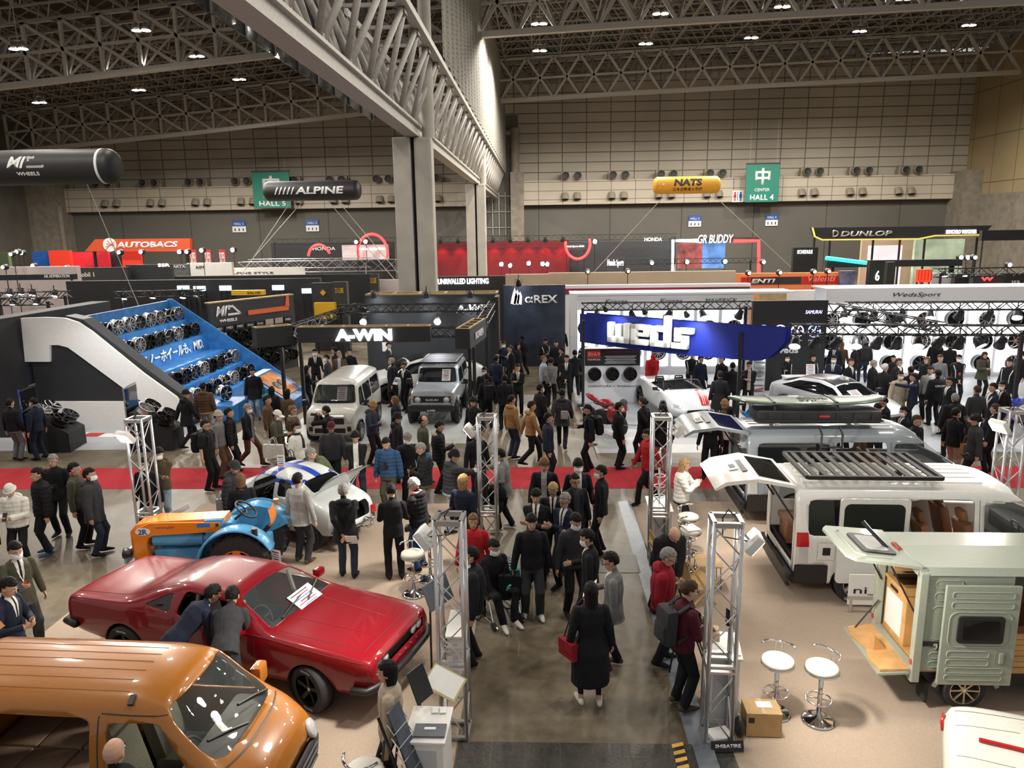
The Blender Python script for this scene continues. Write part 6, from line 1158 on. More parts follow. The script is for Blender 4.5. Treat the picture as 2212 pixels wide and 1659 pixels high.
t = thing('rooftop_sign', 'black angular roof sign with silver letters and a yellow edge', 'booth sign', (0, 66, 0)); z2 = lambda *Q: [(lambda p: (p.x, p.z))(PY(*q, 66)) for q in Q]; b = MB(); b.prism(z2((1755, 492), (2143, 487), (2126, 506), (2020, 508), (1985, 515), (1776, 517), (1760, 510)), lambda u, v, w: V((u, w, v)), .6); b.build('panel', MBLK, t); on(t, 'DUNLOP', 1815, 1928, 498, 511, mat('silver_letter', (.55, .55, .55), .4, .5), bold=.03, shear=.2); on(t, 'SYNCHRO WEATHER', 2043, 2110, 496, 505, GLW, bold=.02); on(t, 'D', 1798, 1812, 497, 512, mat('silver_letter'), bold=.02)
b = MB(); e = [V((a, -.02, c)) for a, c in z2((1755, 492), (1760, 511), (1776, 518), (1985, 516), (2020, 509), (2126, 507))]; [b.bar(p, q, .12) for p, q in zip(e, e[1:])]; b.build('yellow_edge', mat('edge_yellow', (.8, .65, .12), .5, e=.5), t)
for x in (1762, 1796, 1890, 1948, 2002, 2115): p = PY(x, 515, 66); MB().bar((p.x, .3, 0), (p.x, .3, p.z+.1), .14).build('post', BLACK, t)
far('black angular roof sign at the right edge', 2120, 496, 2240, 520, 64, MBLK, down=False); far('beige wall under the angular black sign', 1860, 518, 1975, 560, 70, TANW); far('bright forest picture under the angular black sign', 1975, 516, 2085, 556, 69, mat('forest_picture', (.35, .42, .30), .5, e=.5, var=.8, sc=.6)); far('white and pink screen under the angular black sign', 1878, 530, 1950, 555, 68, mat('screen_pink', (.8, .6, .62), .4, e=.9, var=.5, sc=.4)); far('black menu board with yellow boxes', 1712, 534, 1768, 585, 58, MBLK, 'SCHEDULE', (1722, 1755), (540, 548), GLW)
t = far('dark canopy with a glowing turquoise edge', 1786, 560, 2080, 578, 52, MBLK, down=False); p0, p1 = PY(1784, 557, 51.9), PY(1872, 568, 51.9); MB().tube([p0-t.location, p1-t.location], .13, 6).build('turquoise_tube', GLT, t); MB().bar((-4, .2, -4), (-4, .2, 0), .2).build('post', BLACK, t); MB().bar((4, .2, -4), (4, .2, 0), .2).build('post', BLACK, t)
far('black pillar with a glowing figure 6', 1875, 562, 1912, 625, 42, mat('pillar_black', (.012, .014, .013), .4, var=.1), '6', (1890, 1900), (585, 606), GLW); t = far('dark green pillar with pale yellow writing up its side', 1913, 566, 1936, 625, 42.3, mat('pillar_green', (.02, .025, .015), .5, var=.1)); text('Passionate', .3, mat('pale_yellow', (.6, .6, .35), .5), t, (0, -.22, 1.6), roty(R_(90)), width=1.4)
t = board('crate_sign', 'red glowing crate shaped sign', 'sign', 1982, 582, 2014, 610, 43, glow('crate_red', (1, .03, .01), 1.6), .3); [MB().box((-.36+.18*i, -.16, .42), (.03, .02, .6)).build('rib', mat('crate_dark', (.15, .005, .005), .5), t) for i in range(5)]; MB().bar((0, .1, -1.5), (0, .1, 0), .1).build('post', BLACK, t)
far('black booth wall with red letters at far right', 2060, 590, 2230, 626, 45, MBLK, '359', (2183, 2202), (606, 616)); t = far('dark screen with red winged mark and red letters', 2100, 594, 2170, 622, 44, DKP, 'MAZERATTI', (2110, 2168), (612, 619), GLR); on(t, 'W', 2118, 2146, 598, 607, GLR, bold=.03); far('grey vehicle side and panels under the red letters', 2010, 590, 2060, 626, 46, GREYP); far('brown timber back wall between the white pavilions', 1640, 628, 1700, 655, 33, TIMB); far('long white back fascia over the right pavilion', 1700, 622, 2240, 640, 33.5, WPAN)
FS = [(8, 577), (72, 574), (144, 578), (25, 549), (37, 544), (47, 546), (258, 545), (305, 544), (388, 544), (404, 544), (436, 541), (503, 540), (770, 523), (790, 522), (1083, 571), (1102, 574), (1142, 569), (1172, 570), (1182, 571), (1285, 522), (1408, 568), (1484, 566), (1566, 565), (1649, 566), (2075, 556), (2090, 556), (2105, 556), (2180, 572), (1759, 587), (1790, 586), (1685, 589), (1383+235, 590), (1270, 587), (1357, 586)]
for i, (x, y) in enumerate(FS):
    Y = 46+((i*7) % 20); warm = i >= 28; p = PY(x, y, 38.8 if x in (1270, 1357) else 43.4 if warm else Y); t = thing('booth_lamp', 'round booth lamp, %s' % ('%s of the warm ones above the orange fascia' % ORD[i-28] if warm else 'number %d counted along the far booths' % (i+1) if False else ['over the pale pink wall', 'over the pale pink wall, inner', 'bright one over the dark lettered board', 'left of three at far left truss', 'middle of three at far left truss', 'right of three at far left truss', 'under the letter A of the orange sign', 'under the middle of the orange sign', 'under the right part of the orange sign', 'at the right end of the orange sign', 'by the second red banner', 'by the third red banner', 'on the left neon arc', 'right of the left neon arc', 'left pair before the red stage, first', 'left pair before the red stage, second', 'before the middle of the red stage', 'right pair before the red stage, first', 'right pair before the red stage, second', 'on the mast right of the red stage', 'left of the racing portal', 'at the racing portal, left', 'at the racing portal, right', 'right of the red portal tube', 'left of three near the forest picture', 'middle of three near the forest picture', 'right of three near the forest picture', 'bright one at the far right'][i]), 'lamp', p, 0, 'round booth lamps')
    r = .22*p.y/60; MB().lathe([(0, -.1), (r*.7, -.1), (r, 0), (r*1.05, .25)], (0, 0, 0), 'y', 14, None, False).build('shade', BLACK, t, True); b = MB(); b.ell((0, -.05, 0), (r*.8, r*.5, r*.8), 12); b.build('bulb', glow('lamp_amber', (1, .45, .2), 12) if warm else SPOTG, t, True); MB().bar((0, .15, -p.z), (0, .15, 0), .035).build('pole', BLACK, t)
for q in (('silver lattice truss over the far left aisles', PY(520, 578, 61), PY(860, 572, 61), .9), ('second silver lattice truss over the far aisles', PY(540, 570, 66), PY(800, 567, 66), .8)):
    beam_thing(q[0], q[1], q[2], ALU, q[3], 'truss_beam', [(PY(x, 575, q[1].y).x, q[1].y, q[1].z-.3) for x in (560, 790)])
for q in (('black lattice truss at far left', PY(-20, 640, 33), PY(150, 636, 33)), ('second black lattice truss at far left', PY(-10, 652, 29.5), PY(110, 650, 29.5)), ('black lattice truss left of the charcoal wheel wall', PY(250, 637, 36), PY(440, 632, 36)), ('black lattice truss over the far right booths', PY(2020, 590, 41), PY(2230, 586, 41)), ('black lattice truss before the racing portal', PY(1330, 566, 70), PY(1640, 562, 70))): beam_thing(q[0], q[1], q[2], BLACK, .45 if q[1].y > 40 else .3, 'truss_beam', [(q[1].lerp(q[2], f).x, q[1].y, q[1].z) for f in (.06, .94)])
for i, (x, y, Y) in enumerate(((20, 633, 33), (45, 632, 33), (70, 634, 33), (118, 636, 33), (30, 655, 29.5), (80, 653, 29.5), (268, 642, 36), (330, 640, 36), (395, 640, 36), (425, 636, 36), (2040, 594, 41), (2085, 593, 41))): spot_lamp('%s lit downlight on the far lattice trusses, counted from the left' % ORD[i], PY(x, y, Y), PY(x, y, Y)+V((0, -.4, -1)), 'downlights on the far trusses', True, 1.0)
# ================================================================ people kit: x forward, y left, z up, origin between the feet, 1.72 m tall
import numpy as np
def ik(S, T, l1, l2, hint):
    d = T-S; L = min(d.length, (l1+l2)*.995); u = d.normalized(); a = (l1*l1-l2*l2+L*L)/(2*L); h = sqrt(max(0, l1*l1-a*a)); q = hint-u*hint.dot(u)
    q = q.normalized() if q.length > 1e-4 else u.orthogonal().normalized()
    return S+u*a+q*h, S+u*L
# pose: lean, head pitch, head yaw, left/right hand targets, left/right ankle targets, hip height
D = V((.02, .30, .80)); DR = V((.02, -.30, .80))
mr = lambda v: V((v[0], -v[1], v[2]))
FT = (V((.0, .11, .085)), V((.0, -.11, .085)))
POSES = {
 'stand': (0, .05, 0, D, DR, V((.03, .12, .085)), V((-.03, -.11, .085)), .905),
 'look': (.05, .35, 0, D, DR, V((.03, .12, .085)), V((-.03, -.11, .085)), .905),
 'walk': (.05, .05, 0, V((-.18, .29, .84)), V((.24, -.27, .88)), V((.30, .09, .10)), V((-.30, -.09, .15)), .875),
 'phone': (.05, .38, 0, V((.27, .05, 1.13)), V((.25, -.10, 1.10)), *FT, .905),
 'onehand': (.03, .25, 0, D, V((.30, -.10, 1.15)), V((.08, .11, .085)), V((-.06, -.11, .085)), .90),
 'cross': (-.02, .12, 0, V((.21, -.13, 1.19)), V((.23, .13, 1.15)), *FT, .905),
 'clasp': (0, .08, 0, V((.19, .025, .90)), V((.20, -.025, .88)), V((.0, .13, .085)), V((.0, -.13, .085)), .905),
 'behind': (.02, .1, 0, V((-.17, .04, .92)), V((-.18, -.04, .90)), V((.05, .10, .085)), V((-.04, -.12, .085)), .905),
 'pocket': (0, .06, .3, V((.07, .25, .90)), V((.07, -.25, .90)), V((.04, .13, .085)), V((.0, -.11, .085)), .905),
 'point': (.03, .02, -.2, V((.56, .12, 1.42)), DR, V((.08, .11, .085)), V((-.08, -.11, .085)), .90),
 'reach': (.12, .1, -.3, V((.22, .30, 1.1)), V((.60, -.16, 1.30)), V((.12, .12, .085)), V((-.12, -.12, .085)), .89),
 'shoot': (.04, .12, 0, V((.24, .07, 1.50)), V((.24, -.07, 1.48)), *FT, .905),
 'clap': (.05, .1, 0, V((.32, .03, 1.28)), V((.32, -.03, 1.26)), *FT, .905),
 'lean': (.95, -.45, .1, V((.55, .25, 1.02)), V((.55, -.22, 1.00)), V((-.12, .13, .085)), V((-.22, -.13, .085)), .90),
 'bend': (.55, .35, 0, V((.42, .10, .95)), V((.40, -.22, .98)), V((.05, .12, .085)), V((-.10, -.12, .085)), .90),
 'squat': (.35, -.1, 0, V((.32, .07, 1.38)), V((.32, -.07, 1.36)), V((.12, .13, .085)), V((-.12, -.13, .12)), .42),
 'sit': (.05, .2, 0, V((.28, .16, .84)), V((.28, -.16, .84)), V((.46, .10, .16)), V((.46, -.10, .16)), .52),
 'chin': (0, .1, 0, V((.18, -.05, 1.16)), V((.17, -.04, 1.47)), *FT, .905),
 'call': (.03, .1, .1, D, V((.10, -.13, 1.57)), V((.08, .11, .085)), V((-.06, -.11, .085)), .90),
}
# style: torso/sleeve padding, hem height, hem radius, short sleeves, front opening, leg padding
STYLES = {'suit': (.012, .80, .185, 0, 'v', .016), 'jacket': (.022, .84, .185, 0, '', .016), 'open': (.022, .80, .20, 0, 'o', .016), 'puffer': (.040, .86, .20, 0, '', .014), 'coat': (.022, .56, .235, 0, 'v', .014),
          'parka': (.032, .70, .225, 0, '', .014), 'tee': (.008, .86, .19, 1, '', .018), 'hoodie': (.020, .86, .18, 0, '', .020), 'dress': (.016, .34, .25, 0, '', .0), 'vest': (.042, .84, .21, 0, '', .010), 'blazer': (.014, .76, .195, 0, 'v', .018)}
BODY = {}
def body_mesh(pose, style, fine, fat=0.):
    key = (pose, style, fine, fat)
    if key in BODY: return BODY[key]
    lean, hp, hy, hl, hr, al, ar, hipz = POSES[pose]; pad, hem, hemr, short, front, lpad = STYLES[style]
    b = MB(); seg = []                                     # seg: p0, p1, r, tag
    def limb(pts, rs, tag):
        b.tube(pts, rs, 10)
        for p, r in zip(pts, rs): b.ell(p, (r, r, r), 10)
        for i in range(len(pts)-1): seg.append((pts[i], pts[i+1], rs[i], rs[i+1], tag))
    hip = V((0, 0, hipz)); R = roty(lean); T = lambda x, y, z: hip + R @ V((x, y, z-.905))
    p = pad+fat; ring = [(.80, .155, .112), (.92, .165, .120), (1.06, .148+fat, .112+fat), (1.24, .172, .126+fat*.6), (1.37, .170, .112), (1.435, .115, .080), (1.475, .062, .058)]
    pts = [T(-.01 if z > 1.2 else 0, 0, z) for z, _, _ in ring]; up = V((0, 1, 0))
    b.tube(pts, [a+p for _, a, _ in ring[:-1]]+[.062], 16, r2=[c+p for _, _, c in ring[:-1]]+[.058], up=up)
    for i in range(1, len(ring)-2): seg.append((pts[i], pts[i+1], ring[i][2]+p+.02, ring[i+1][2]+p+.02, 1))
    for s in (-1, 1):
        for i in (1, 2, 3): q = V((0, s*.075, 0)); seg.append((pts[i]+q, pts[i+1]+q, ring[i][2]+p, ring[i+1][2]+p, 1))
    seg.append((T(0, .1, .85), T(0, -.1, .85), .13, .13, 2))
    hz = [(1.0, .158+p, .118+p), (.90, (.165+p+hemr)/2, (.125+p+hemr*.75)/2), (max(hem, .80), max(hemr, .165+p), max(hemr*.74, .12+p))]+([(hem, hemr*1.05, hemr*.85)] if hem < .78 else [])
    tg = 2 if style == 'dress' else 1
    if pose != 'sit':
        fn = (lambda x, y, z: T(x, y, z)) if lean < .3 else (lambda x, y, z: T(x, y, max(z, .80)))
        q = [fn(0, 0, z) if z > .8 or lean < .3 else T(0, 0, .8)+V((0, 0, z-.8)) for z, _, _ in hz]
        b.tube(q, [a for _, a, _ in hz], 18, r2=[c for _, _, c in hz], up=up)
        for i in range(len(hz)-1):
            for s in (-1, 0, 1): o_ = V((0, s*hz[i][1]*.5, 0)); seg.append((q[i]+o_, q[i+1]+o_, hz[i][2]*.98, hz[i+1][2]*.98, tg if i else 1))
    # neck, head
    N0 = T(-.01, 0, 1.45); HR = R @ rotz(hy) @ roty(hp) @ Matrix.Scale(1.1, 3); HC = T(0, 0, 1.50)+R @ rotz(hy) @ roty(hp*.7) @ V((.012, 0, .112)); hd = lambda x, y, z: HC+HR @ V((x, y, z))
    limb([N0, hd(-.012, 0, -.06)], [.056, .054], 0)
    b.ell(hd(-.008, 0, .02), (.096, .076, .098), 14, HR); b.ell(hd(.018, 0, -.045), (.068, .058, .072), 12, HR); b.ell(hd(.045, 0, -.09), (.030, .034, .026), 8, HR)
    b.tube([hd(.085, 0, .01), hd(.104, 0, -.028), hd(.082, 0, -.036)], [.010, .015, .010], 6)
    for s in (-1, 1): b.ell(hd(-.01, s*.076, -.012), (.020, .010, .032), 8, HR)
    seg.append((hd(-.01, 0, .03), hd(.02, 0, -.08), .10, .075, 0))
    # arms and hands
    for s, tgt in ((1, hl), (-1, hr)):
        S = T(-.01, s*(.168+p*.5), 1.372); W = T(*tgt) if tgt.z > .86 or lean > .3 else T(*tgt); hint = R @ V((-.5, s*.8, -.75)) if tgt.x > .1 else R @ V((-1, s*.35, 0))
        E, W = ik(S, W, .285, .255, hint); d = (W-E).normalized(); k = p*.75
        if short: limb([S, S.lerp(E, .75)], [.066+k, .058+k], 1); limb([S.lerp(E, .6), E, W], [.046, .042, .030], 0)
        else: limb([S, E, W-d*.012], [.057+k, .049+k, .038+k*.7], 1)
        n = (R @ V((.0, -s, .0)) if tgt.x < .1 else R @ V((-.3, -s*.8, .3))); n = (n-d*n.dot(d)).normalized(); sd = d.cross(n)*(1 if s > 0 else -1)
        if sd.dot(R @ V((1, 0, .3))) < 0: sd = -sd                 # thumb side
        K = W+d*.088; b.tube([W-d*.01, W+d*.045, K], [.026, .040, .040], 8, r2=[.022, .017, .014], up=sd); seg.append((W, K, .04, .036, 0))
        if fine:
            for j, (off, ln) in enumerate(((.030, .068), (.010, .078), (-.010, .072), (-.030, .056))):
                f0 = K+sd*off-d*.01; f1 = f0+d*ln*.55+n*.008; f2 = f1+d*ln*.30+n*.026; b.tube([f0, f1, f2], [.0098, .0092, .008], 6); b.ell(f2, (.008,)*3, 6)
            t0 = W+d*.022+sd*.026; t1 = t0+d*.030+sd*.026+n*.010; b.tube([t0, t1, t1+d*.026+sd*.004+n*.010], [.012, .0105, .009], 6)
        else: b.tube([K, K+d*.05+n*.012, K+d*.085+n*.03], [.036, .032, .02], 8, r2=[.014, .012, .010], up=sd)
        seg.append((K, K+d*.08+n*.02, .035, .03, 0))
    # legs and shoes
    for s, an in ((1, al), (-1, ar)):
        Hj = hip+roty(lean*.35) @ V((0, s*.088, -.03)); kn, an2 = ik(Hj, an, .415, .415, V((1, s*.10, 0)) if hipz > .7 else V((1, s*.25, .4)))
        if style == 'dress': limb([Hj, kn], [.085, .065], 2); limb([kn, an2], [.056, .036], 0)
        else: limb([Hj, kn, an2-V((0, 0, .02))], [.088+lpad*.5, .060+lpad, .047+lpad], 2)
        up_ = an.z-.085; f = V((1, s*.16, 0)).normalized()
        heel = an2+V((-.055, 0, -.045))-f*.0; toe = heel+f*.235+V((0, 0, -.018-up_*.55)); ball = heel+f*.15+V((0, 0, -.008-up_*.4))
        b.tube([heel, heel+f*.06, ball, toe], [.036, .040, .046, .030], 10, r2=[.040, .050, .036, .022], up=f.cross(V((0, 0, 1)))); b.ell(heel, (.036, .036, .040), 8); b.ell(toe, (.03, .032, .022), 8)
        seg.append((heel, ball, .055, .05, 3)); seg.append((ball, toe, .045, .04, 3))
    bm = b.b; lo = min(v.co.z for v in bm.verts); bmesh.ops.translate(bm, verts=bm.verts[:], vec=(0, 0, -lo))
    bmesh.ops.recalc_face_normals(bm, faces=bm.faces[:]); me = bpy.data.meshes.new('body'); bm.to_mesh(me); bm.free()
    vox = .0095 if fine else .0155
    me = evald(me, [('REMESH', dict(mode='VOXEL', voxel_size=vox, use_smooth_shade=True)), ('SMOOTH', dict(factor=.5, iterations=3 if fine else 2))]); me.name = 'body'
    n = len(me.vertices); co = np.zeros(n*3); me.vertices.foreach_get('co', co); co = co.reshape(n, 3); sh = np.array([0, 0, -lo])
    best = np.full(n, 1e9); tagv = np.zeros(n, int)
    for p0, p1, r0, r1, tg_ in seg:
        A = np.array(p0)+sh; B_ = np.array(p1)+sh; dd = B_-A; t = np.clip(((co-A) @ dd)/max(1e-9, dd @ dd), 0, 1); dist = np.linalg.norm(co-A-t[:, None]*dd, axis=1)/(r0+(r1-r0)*t)
        m_ = dist < best; best[m_] = dist[m_]; tagv[m_] = tg_
    # folds and quilting
    nr = np.zeros(n*3); me.vertices.foreach_get('normal', nr); nr = nr.reshape(n, 3); am = np.zeros(n)
    if style in ('puffer', 'vest'): am = np.where(tagv == 1, .009*np.abs(np.sin(co[:, 2]*pi/.085))-.003, 0)
    for i in np.nonzero((tagv == 1) | (tagv == 2))[0]:
        c = co[i]; am[i] += .010*noise.noise(V((c[0]*9, c[1]*9, c[2]*5)))
    co += nr*am[:, None]; me.vertices.foreach_set('co', co.ravel())
    Ri = np.array(R.inverted()); loc = (co-sh-np.array(hip)) @ Ri.T; ln = nr @ Ri.T; x, y, z = loc[:, 0], loc[:, 1], loc[:, 2]+.905
    if pose not in ('sit', 'squat'):
        tor = ((tagv == 1) | (tagv == 2)) & (np.hypot(x, y) < hemr*1.14+.01) & (z < 1.0); tagv[tor & (z > hem)] = 1; tagv[tor & (z <= hem)] = 2
    yb = (z-1.10)*.155+.008 if front == 'v' else np.full(n, .055); zone = (tagv == 1) & (ln[:, 0] > .3) & (z > (1.075 if front == 'v' else .6)) & (z < 1.5)
    if front:
        sn = zone & (np.abs(np.abs(y)-yb) < .0062); y2 = np.where(sn, np.sign(y)*yb, y); loc[:, 1] = y2; Rm = np.array(R); co = loc @ Rm.T+sh+np.array(hip); me.vertices.foreach_set('co', co.ravel())
    fn_ = len(me.polygons); vs = np.zeros(len(me.loops), int); me.loops.foreach_get('vertex_index', vs); st = np.zeros(fn_, int); me.polygons.foreach_get('loop_start', st); fm = tagv[vs[st]]
    if front:
        ce = np.zeros(fn_*3); me.polygons.foreach_get('center', ce); fl = (ce.reshape(fn_, 3)-sh-np.array(hip)) @ Ri.T; fy, fz = np.abs(fl[:, 1]), fl[:, 2]+.905; zf = zone[vs[st]] & (fm == 1)
        fm[zf & (fy < ((fz-1.10)*.155+.008 if front == 'v' else .055))] = 4
        if front == 'v': fm[(fm == 4) & (fy < .015+.006*(fz < 1.2))] = 5
    me.polygons.foreach_set('material_index', fm.astype(np.int32)); me.polygons.foreach_set('use_smooth', np.ones(fn_, bool))
    for _ in range(6): me.materials.append(SKIN)
    hm = HR.to_4x4(); hm.translation = HC+V((0, 0, -lo)); bk = R.to_4x4(); bk.translation = hip+V((0, 0, -lo))
    hands = []
    BODY[key] = (me, hm, bk, V((0, 0, -lo))); return BODY[key]
def head_shell(style):
    """hair and hats in head space (origin = head centre)"""
    k = ('hair', style)
    if k in BODY: return BODY[k]
    b = bmesh.new(); bmesh.ops.create_uvsphere(b, u_segments=36, v_segments=26, radius=1); kill = []
    for v in b.verts:
        x, y, z = v.co; n_ = noise.noise(V((x*6, y*6, z*4)))*.10+noise.noise(V((x*16, y*16, z*9)))*.06
        if style in ('beanie', 'cap'):
            v.co = V((x*.108-.008, y*.088, z*.112+.022+(.012 if style == 'beanie' and z > .6 else 0)))
            if z < -.02: kill.append(v)
        else:
            r = 1+n_; v.co = V((x*.106*r-.015, y*.086*r, z*.110*r+.022))
            front = x > .25; low = z < (.30 if front else (-.05 if abs(y) > .55 and x > -.2 else -.62))
            if style == 'fringe' and front: low = z < .02
            if style == 'mop': v.co *= 1.10; low = z < (.0 if front else -.45)
            if style in ('bob', 'long'):
                low = z < (.28 if x > .35 else -2)
                if x < .35 and z < -.2: v.co.z -= (.10 if style == 'bob' else .40)*min(1, (-.2-z)*1.5)*(1 if x < .1 or abs(y) > .6 else .6); v.co.x = v.co.x*.9-.01
            if style == 'thin' : low = low or (z > .3 and x > -.15)
            if low: kill.append(v)
    bmesh.ops.delete(b, geom=kill, context='VERTS'); bmesh.ops.recalc_face_normals(b, faces=b.faces[:])
    me = bpy.data.meshes.new('hair'); b.to_mesh(me); b.free(); me = evald(me, [('SOLIDIFY', dict(thickness=.014, offset=-1))])
    if style in ('beanie', 'cap'):
        q = bmesh.new(); q.from_mesh(me); m2 = MB(); m2.b = q
        if style == 'beanie': m2.tube([(.111*cos(2*pi*i/24)-.008, .091*sin(2*pi*i/24), .026) for i in range(24)], .016, 6, closed=True, r2=.012)
        else: m2.grid(lambda u, v: (lambda a: V(((.10+.085*u)*cos(a)-.006, (.086+.012*u)*sin(a), .03-.02*u)))(R_(-55+110*v)), 4, 12); m2.grid(lambda u, v: (lambda a: V(((.10+.085*u)*cos(a)-.006, (.086+.012*u)*sin(a), .022-.02*u)))(R_(-55+110*v)), 4, 12)
        q.to_mesh(me); q.free()
    me.name = 'hat' if style in ('beanie', 'cap') else 'hair'; me.materials.clear(); me.materials.append(BLACK); me.polygons.foreach_set('use_smooth', [True]*len(me.polygons)); BODY[k] = me; return me
def part_mesh(k):
    if ('p', k) in BODY: return BODY[('p', k)]
    b = MB()
    if k == 'face':
        for s in (-1, 1):
            b.mi = 0; b.ell((.080, s*.031, .004), (.011, .014, .006), 8); b.mi = 1; b.ell((.0865, s*.031, .0035), (.006, .008, .0062), 6); b.tube([(.089, s*.014, .024), (.092, s*.030, .029), (.080, s*.050, .023)], .0042, 5)
        b.mi = 2; b.tube([(.076, -.022, -.064), (.086, 0, -.062), (.076, .022, -.064)], [.003, .006, .003], 6); me = b.mesh('face', [LETW, BLACK, mat('lip', (.32, .12, .10), .5, var=.02)], True)
    elif k == 'mask':
        b.grid(lambda u, v: (lambda a, z: V(((.100+.016*sin(pi*v)-.022*abs(a)**1.5)*cos(a), .078*sin(a)*1.02, z)))((u-.5)*2.5, -.092+.082*v), 14, 8); me = evald(b.mesh('face_mask', LETW, True), [('SOLIDIFY', dict(thickness=.004))])
    elif k == 'glasses':
        for s in (-1, 1): b.tube([V((.103, s*.034+.021*cos(2*pi*i/12), .002+.015*sin(2*pi*i/12))) for i in range(12)], .0028, 4, closed=True); b.tube([(.102, s*.055, .006), (.0, s*.082, .006)], .0025, 4)
        b.tube([(.104, -.013, .004), (.104, .013, .004)], .0026, 4); me = b.mesh('glasses', BLACK)
    elif k == 'hood':
        b.tube([V((-.115+.030*cos(a)*0, .10*sin(a), 1.405+.03*cos(a)-.905)) if 0 else V((-.06-.055*cos(a), .105*sin(a), .52+.02*cos(a))) for a in [R_(-110+22*i) for i in range(11)]], [.03, .045, .05, .055, .06, .06, .06, .055, .05, .045, .03], 8); me = b.mesh('hood', BLACK, True)
    elif k == 'collar':
        b.tube([V((-.01-.066*cos(a), .070*sin(a), .555)) for a in [R_(-150+25*i) for i in range(13)]], .014, 6, r2=.03); me = b.mesh('collar', LETW, True)
    elif k == 'scarf':
        b.tube([V((-.01-.075*cos(a), .078*sin(a), .565)) for a in [2*pi*i/14 for i in range(14)]], .034, 8, closed=True); b.tube([(.08, .03, .54), (.135, .04, .40), (.15, .04, .22)], .04, 6, r2=.016); me = b.mesh('scarf', LETW, True)
    elif k == 'lanyard':
        b.tube([(.03, .075, .55), (.145, .03, .36), (.16, .0, .25)], .005, 4); b.tube([(.03, -.075, .55), (.145, -.03, .36), (.16, .0, .25)], .005, 4); b.mi = 1; b.box((.165, 0, .20), (.006, .07, .10)); me = b.mesh('lanyard', [LETW, mat('badge_red', (.6, .03, .04), .5, var=.02)])
    elif k == 'stripe':
        for s in (-1, 1): b.tube([(.07, s*.17, .48), (.155, s*.13, .30), (.165, s*.12, .05)], .018, 6, r2=.012)
        me = b.mesh('white_stripe', LETW, True)
    BODY[('p', k)] = me; return me
HAIRC = {'k': (.008, .007, .006), 'b': (.045, .025, .014), 'g': (.22, .21, .20), 'w': (.5, .48, .45), 'o': (.38, .24, .10), 'l': (.15, .085, .04)}
CC = {'k': (.010, .010, .012), 'n': (.012, .017, .035), 'c': (.035, .036, .040), 'g': (.16, .16, .16), 'lg': (.34, .33, .31), 'w': (.68, .66, .60), 'br': (.10, .055, .032), 'be': (.40, .33, .25), 'ol': (.065, .065, .042), 'r': (.42, .015, .02), 'bl': (.03, .075, .16), 'j': (.10, .13, .17), 'lj': (.24, .31, .40), 'dj': (.025, .032, .055), 'ma': (.07, .01, .018), 'cam': (.28, .16, .065), 'tl': (.03, .28, .26), 'sk': (.36, .42, .5), 'gn': (.10, .12, .055), 'le': (.085, .06, .03), 'dr': (.25, .01, .02), 'ub': (.02, .17, .42), 'pk': (.6, .25, .25)}
def cl(c): return cloth(CC[c])
PEOPLE = {}
def person(key, px, py, face, pose, style, top, pants, hair, label, ex='', h=1.70, pos=None, shoes='k', inner='w', tie='k', fat=0., fine=None, group=None):
    """px, py: top of the head in the photograph; hair = style:colour; ex = extra parts"""
    z0 = .012
    kk = (1.72/h)
    if pos is None:
        hh = {'lean': 1.30, 'bend': 1.50, 'squat': 1.22, 'sit': 1.33}.get(pose, 1.72)/kk+.01; p = P(px, py, hh)
        if pose in ('lean', 'bend'): off = .50 if pose == 'lean' else .33; p = p-V((cos(R_(face)), sin(R_(face)), 0))*off
    else: p = V(pos)
    fine = (p.y < 19) if fine is None else fine
    me, hm, bk, sh = body_mesh(pose, style, fine, fat)
    t = thing('person', label, 'person', (p.x, p.y, z0), R_(face), group); s = 1/kk; t.scale = (s, s, s)
    o = ob('body', me, t); mats = [SKIN, cl(top), cl(pants), cl(shoes), cl(inner), cl(tie)]
    for sl, m_ in zip(o.material_slots, mats): sl.link = 'OBJECT'; sl.material = m_
    def add(me_, M, m_=None, nm=None):
        q = ob(nm or me_.name.split('.')[0], me_, t); q.matrix_local = M
        if m_: q.material_slots[0].link = 'OBJECT'; q.material_slots[0].material = m_
        return q
    if hair:
        hs, hc = hair.split(':'); hcol = CC.get(hc) if hs in ('beanie', 'cap') else HAIRC[hc]
        add(head_shell(hs), hm, cloth(hcol) if hs in ('beanie', 'cap') else mat('hair_'+hc, HAIRC[hc], .65, var=.3, sc=40, bump=.6, spec=.18))
        if hs in ('beanie', 'cap') and 'nohair' not in ex: add(head_shell('short'), hm @ Matrix.Scale(.97, 4), mat('hair_k', HAIRC['k'], .65, var=.3, sc=40, bump=.6, spec=.18))
    add(part_mesh('face'), hm)
    for e in ex.split():
        k, _, c = e.partition(':')
        if k in ('mask', 'glasses'): add(part_mesh(k), hm)
        elif k in ('hood', 'scarf', 'collar', 'stripe', 'lanyard'): add(part_mesh(k), bk, cl(c) if c else (cl(top) if k == 'hood' else LETW))
    PEOPLE[key] = (t, bk, hm, pose, style, s); return t
def wpos(key, x, y, z):
    """a point given in a person's own frame (standing pose), in the world"""
    t, bk, hm, pose, st, s = PEOPLE[key]; return V(t.location)+rotz(t.rotation_euler.z) @ (V((x, y, z))*s)
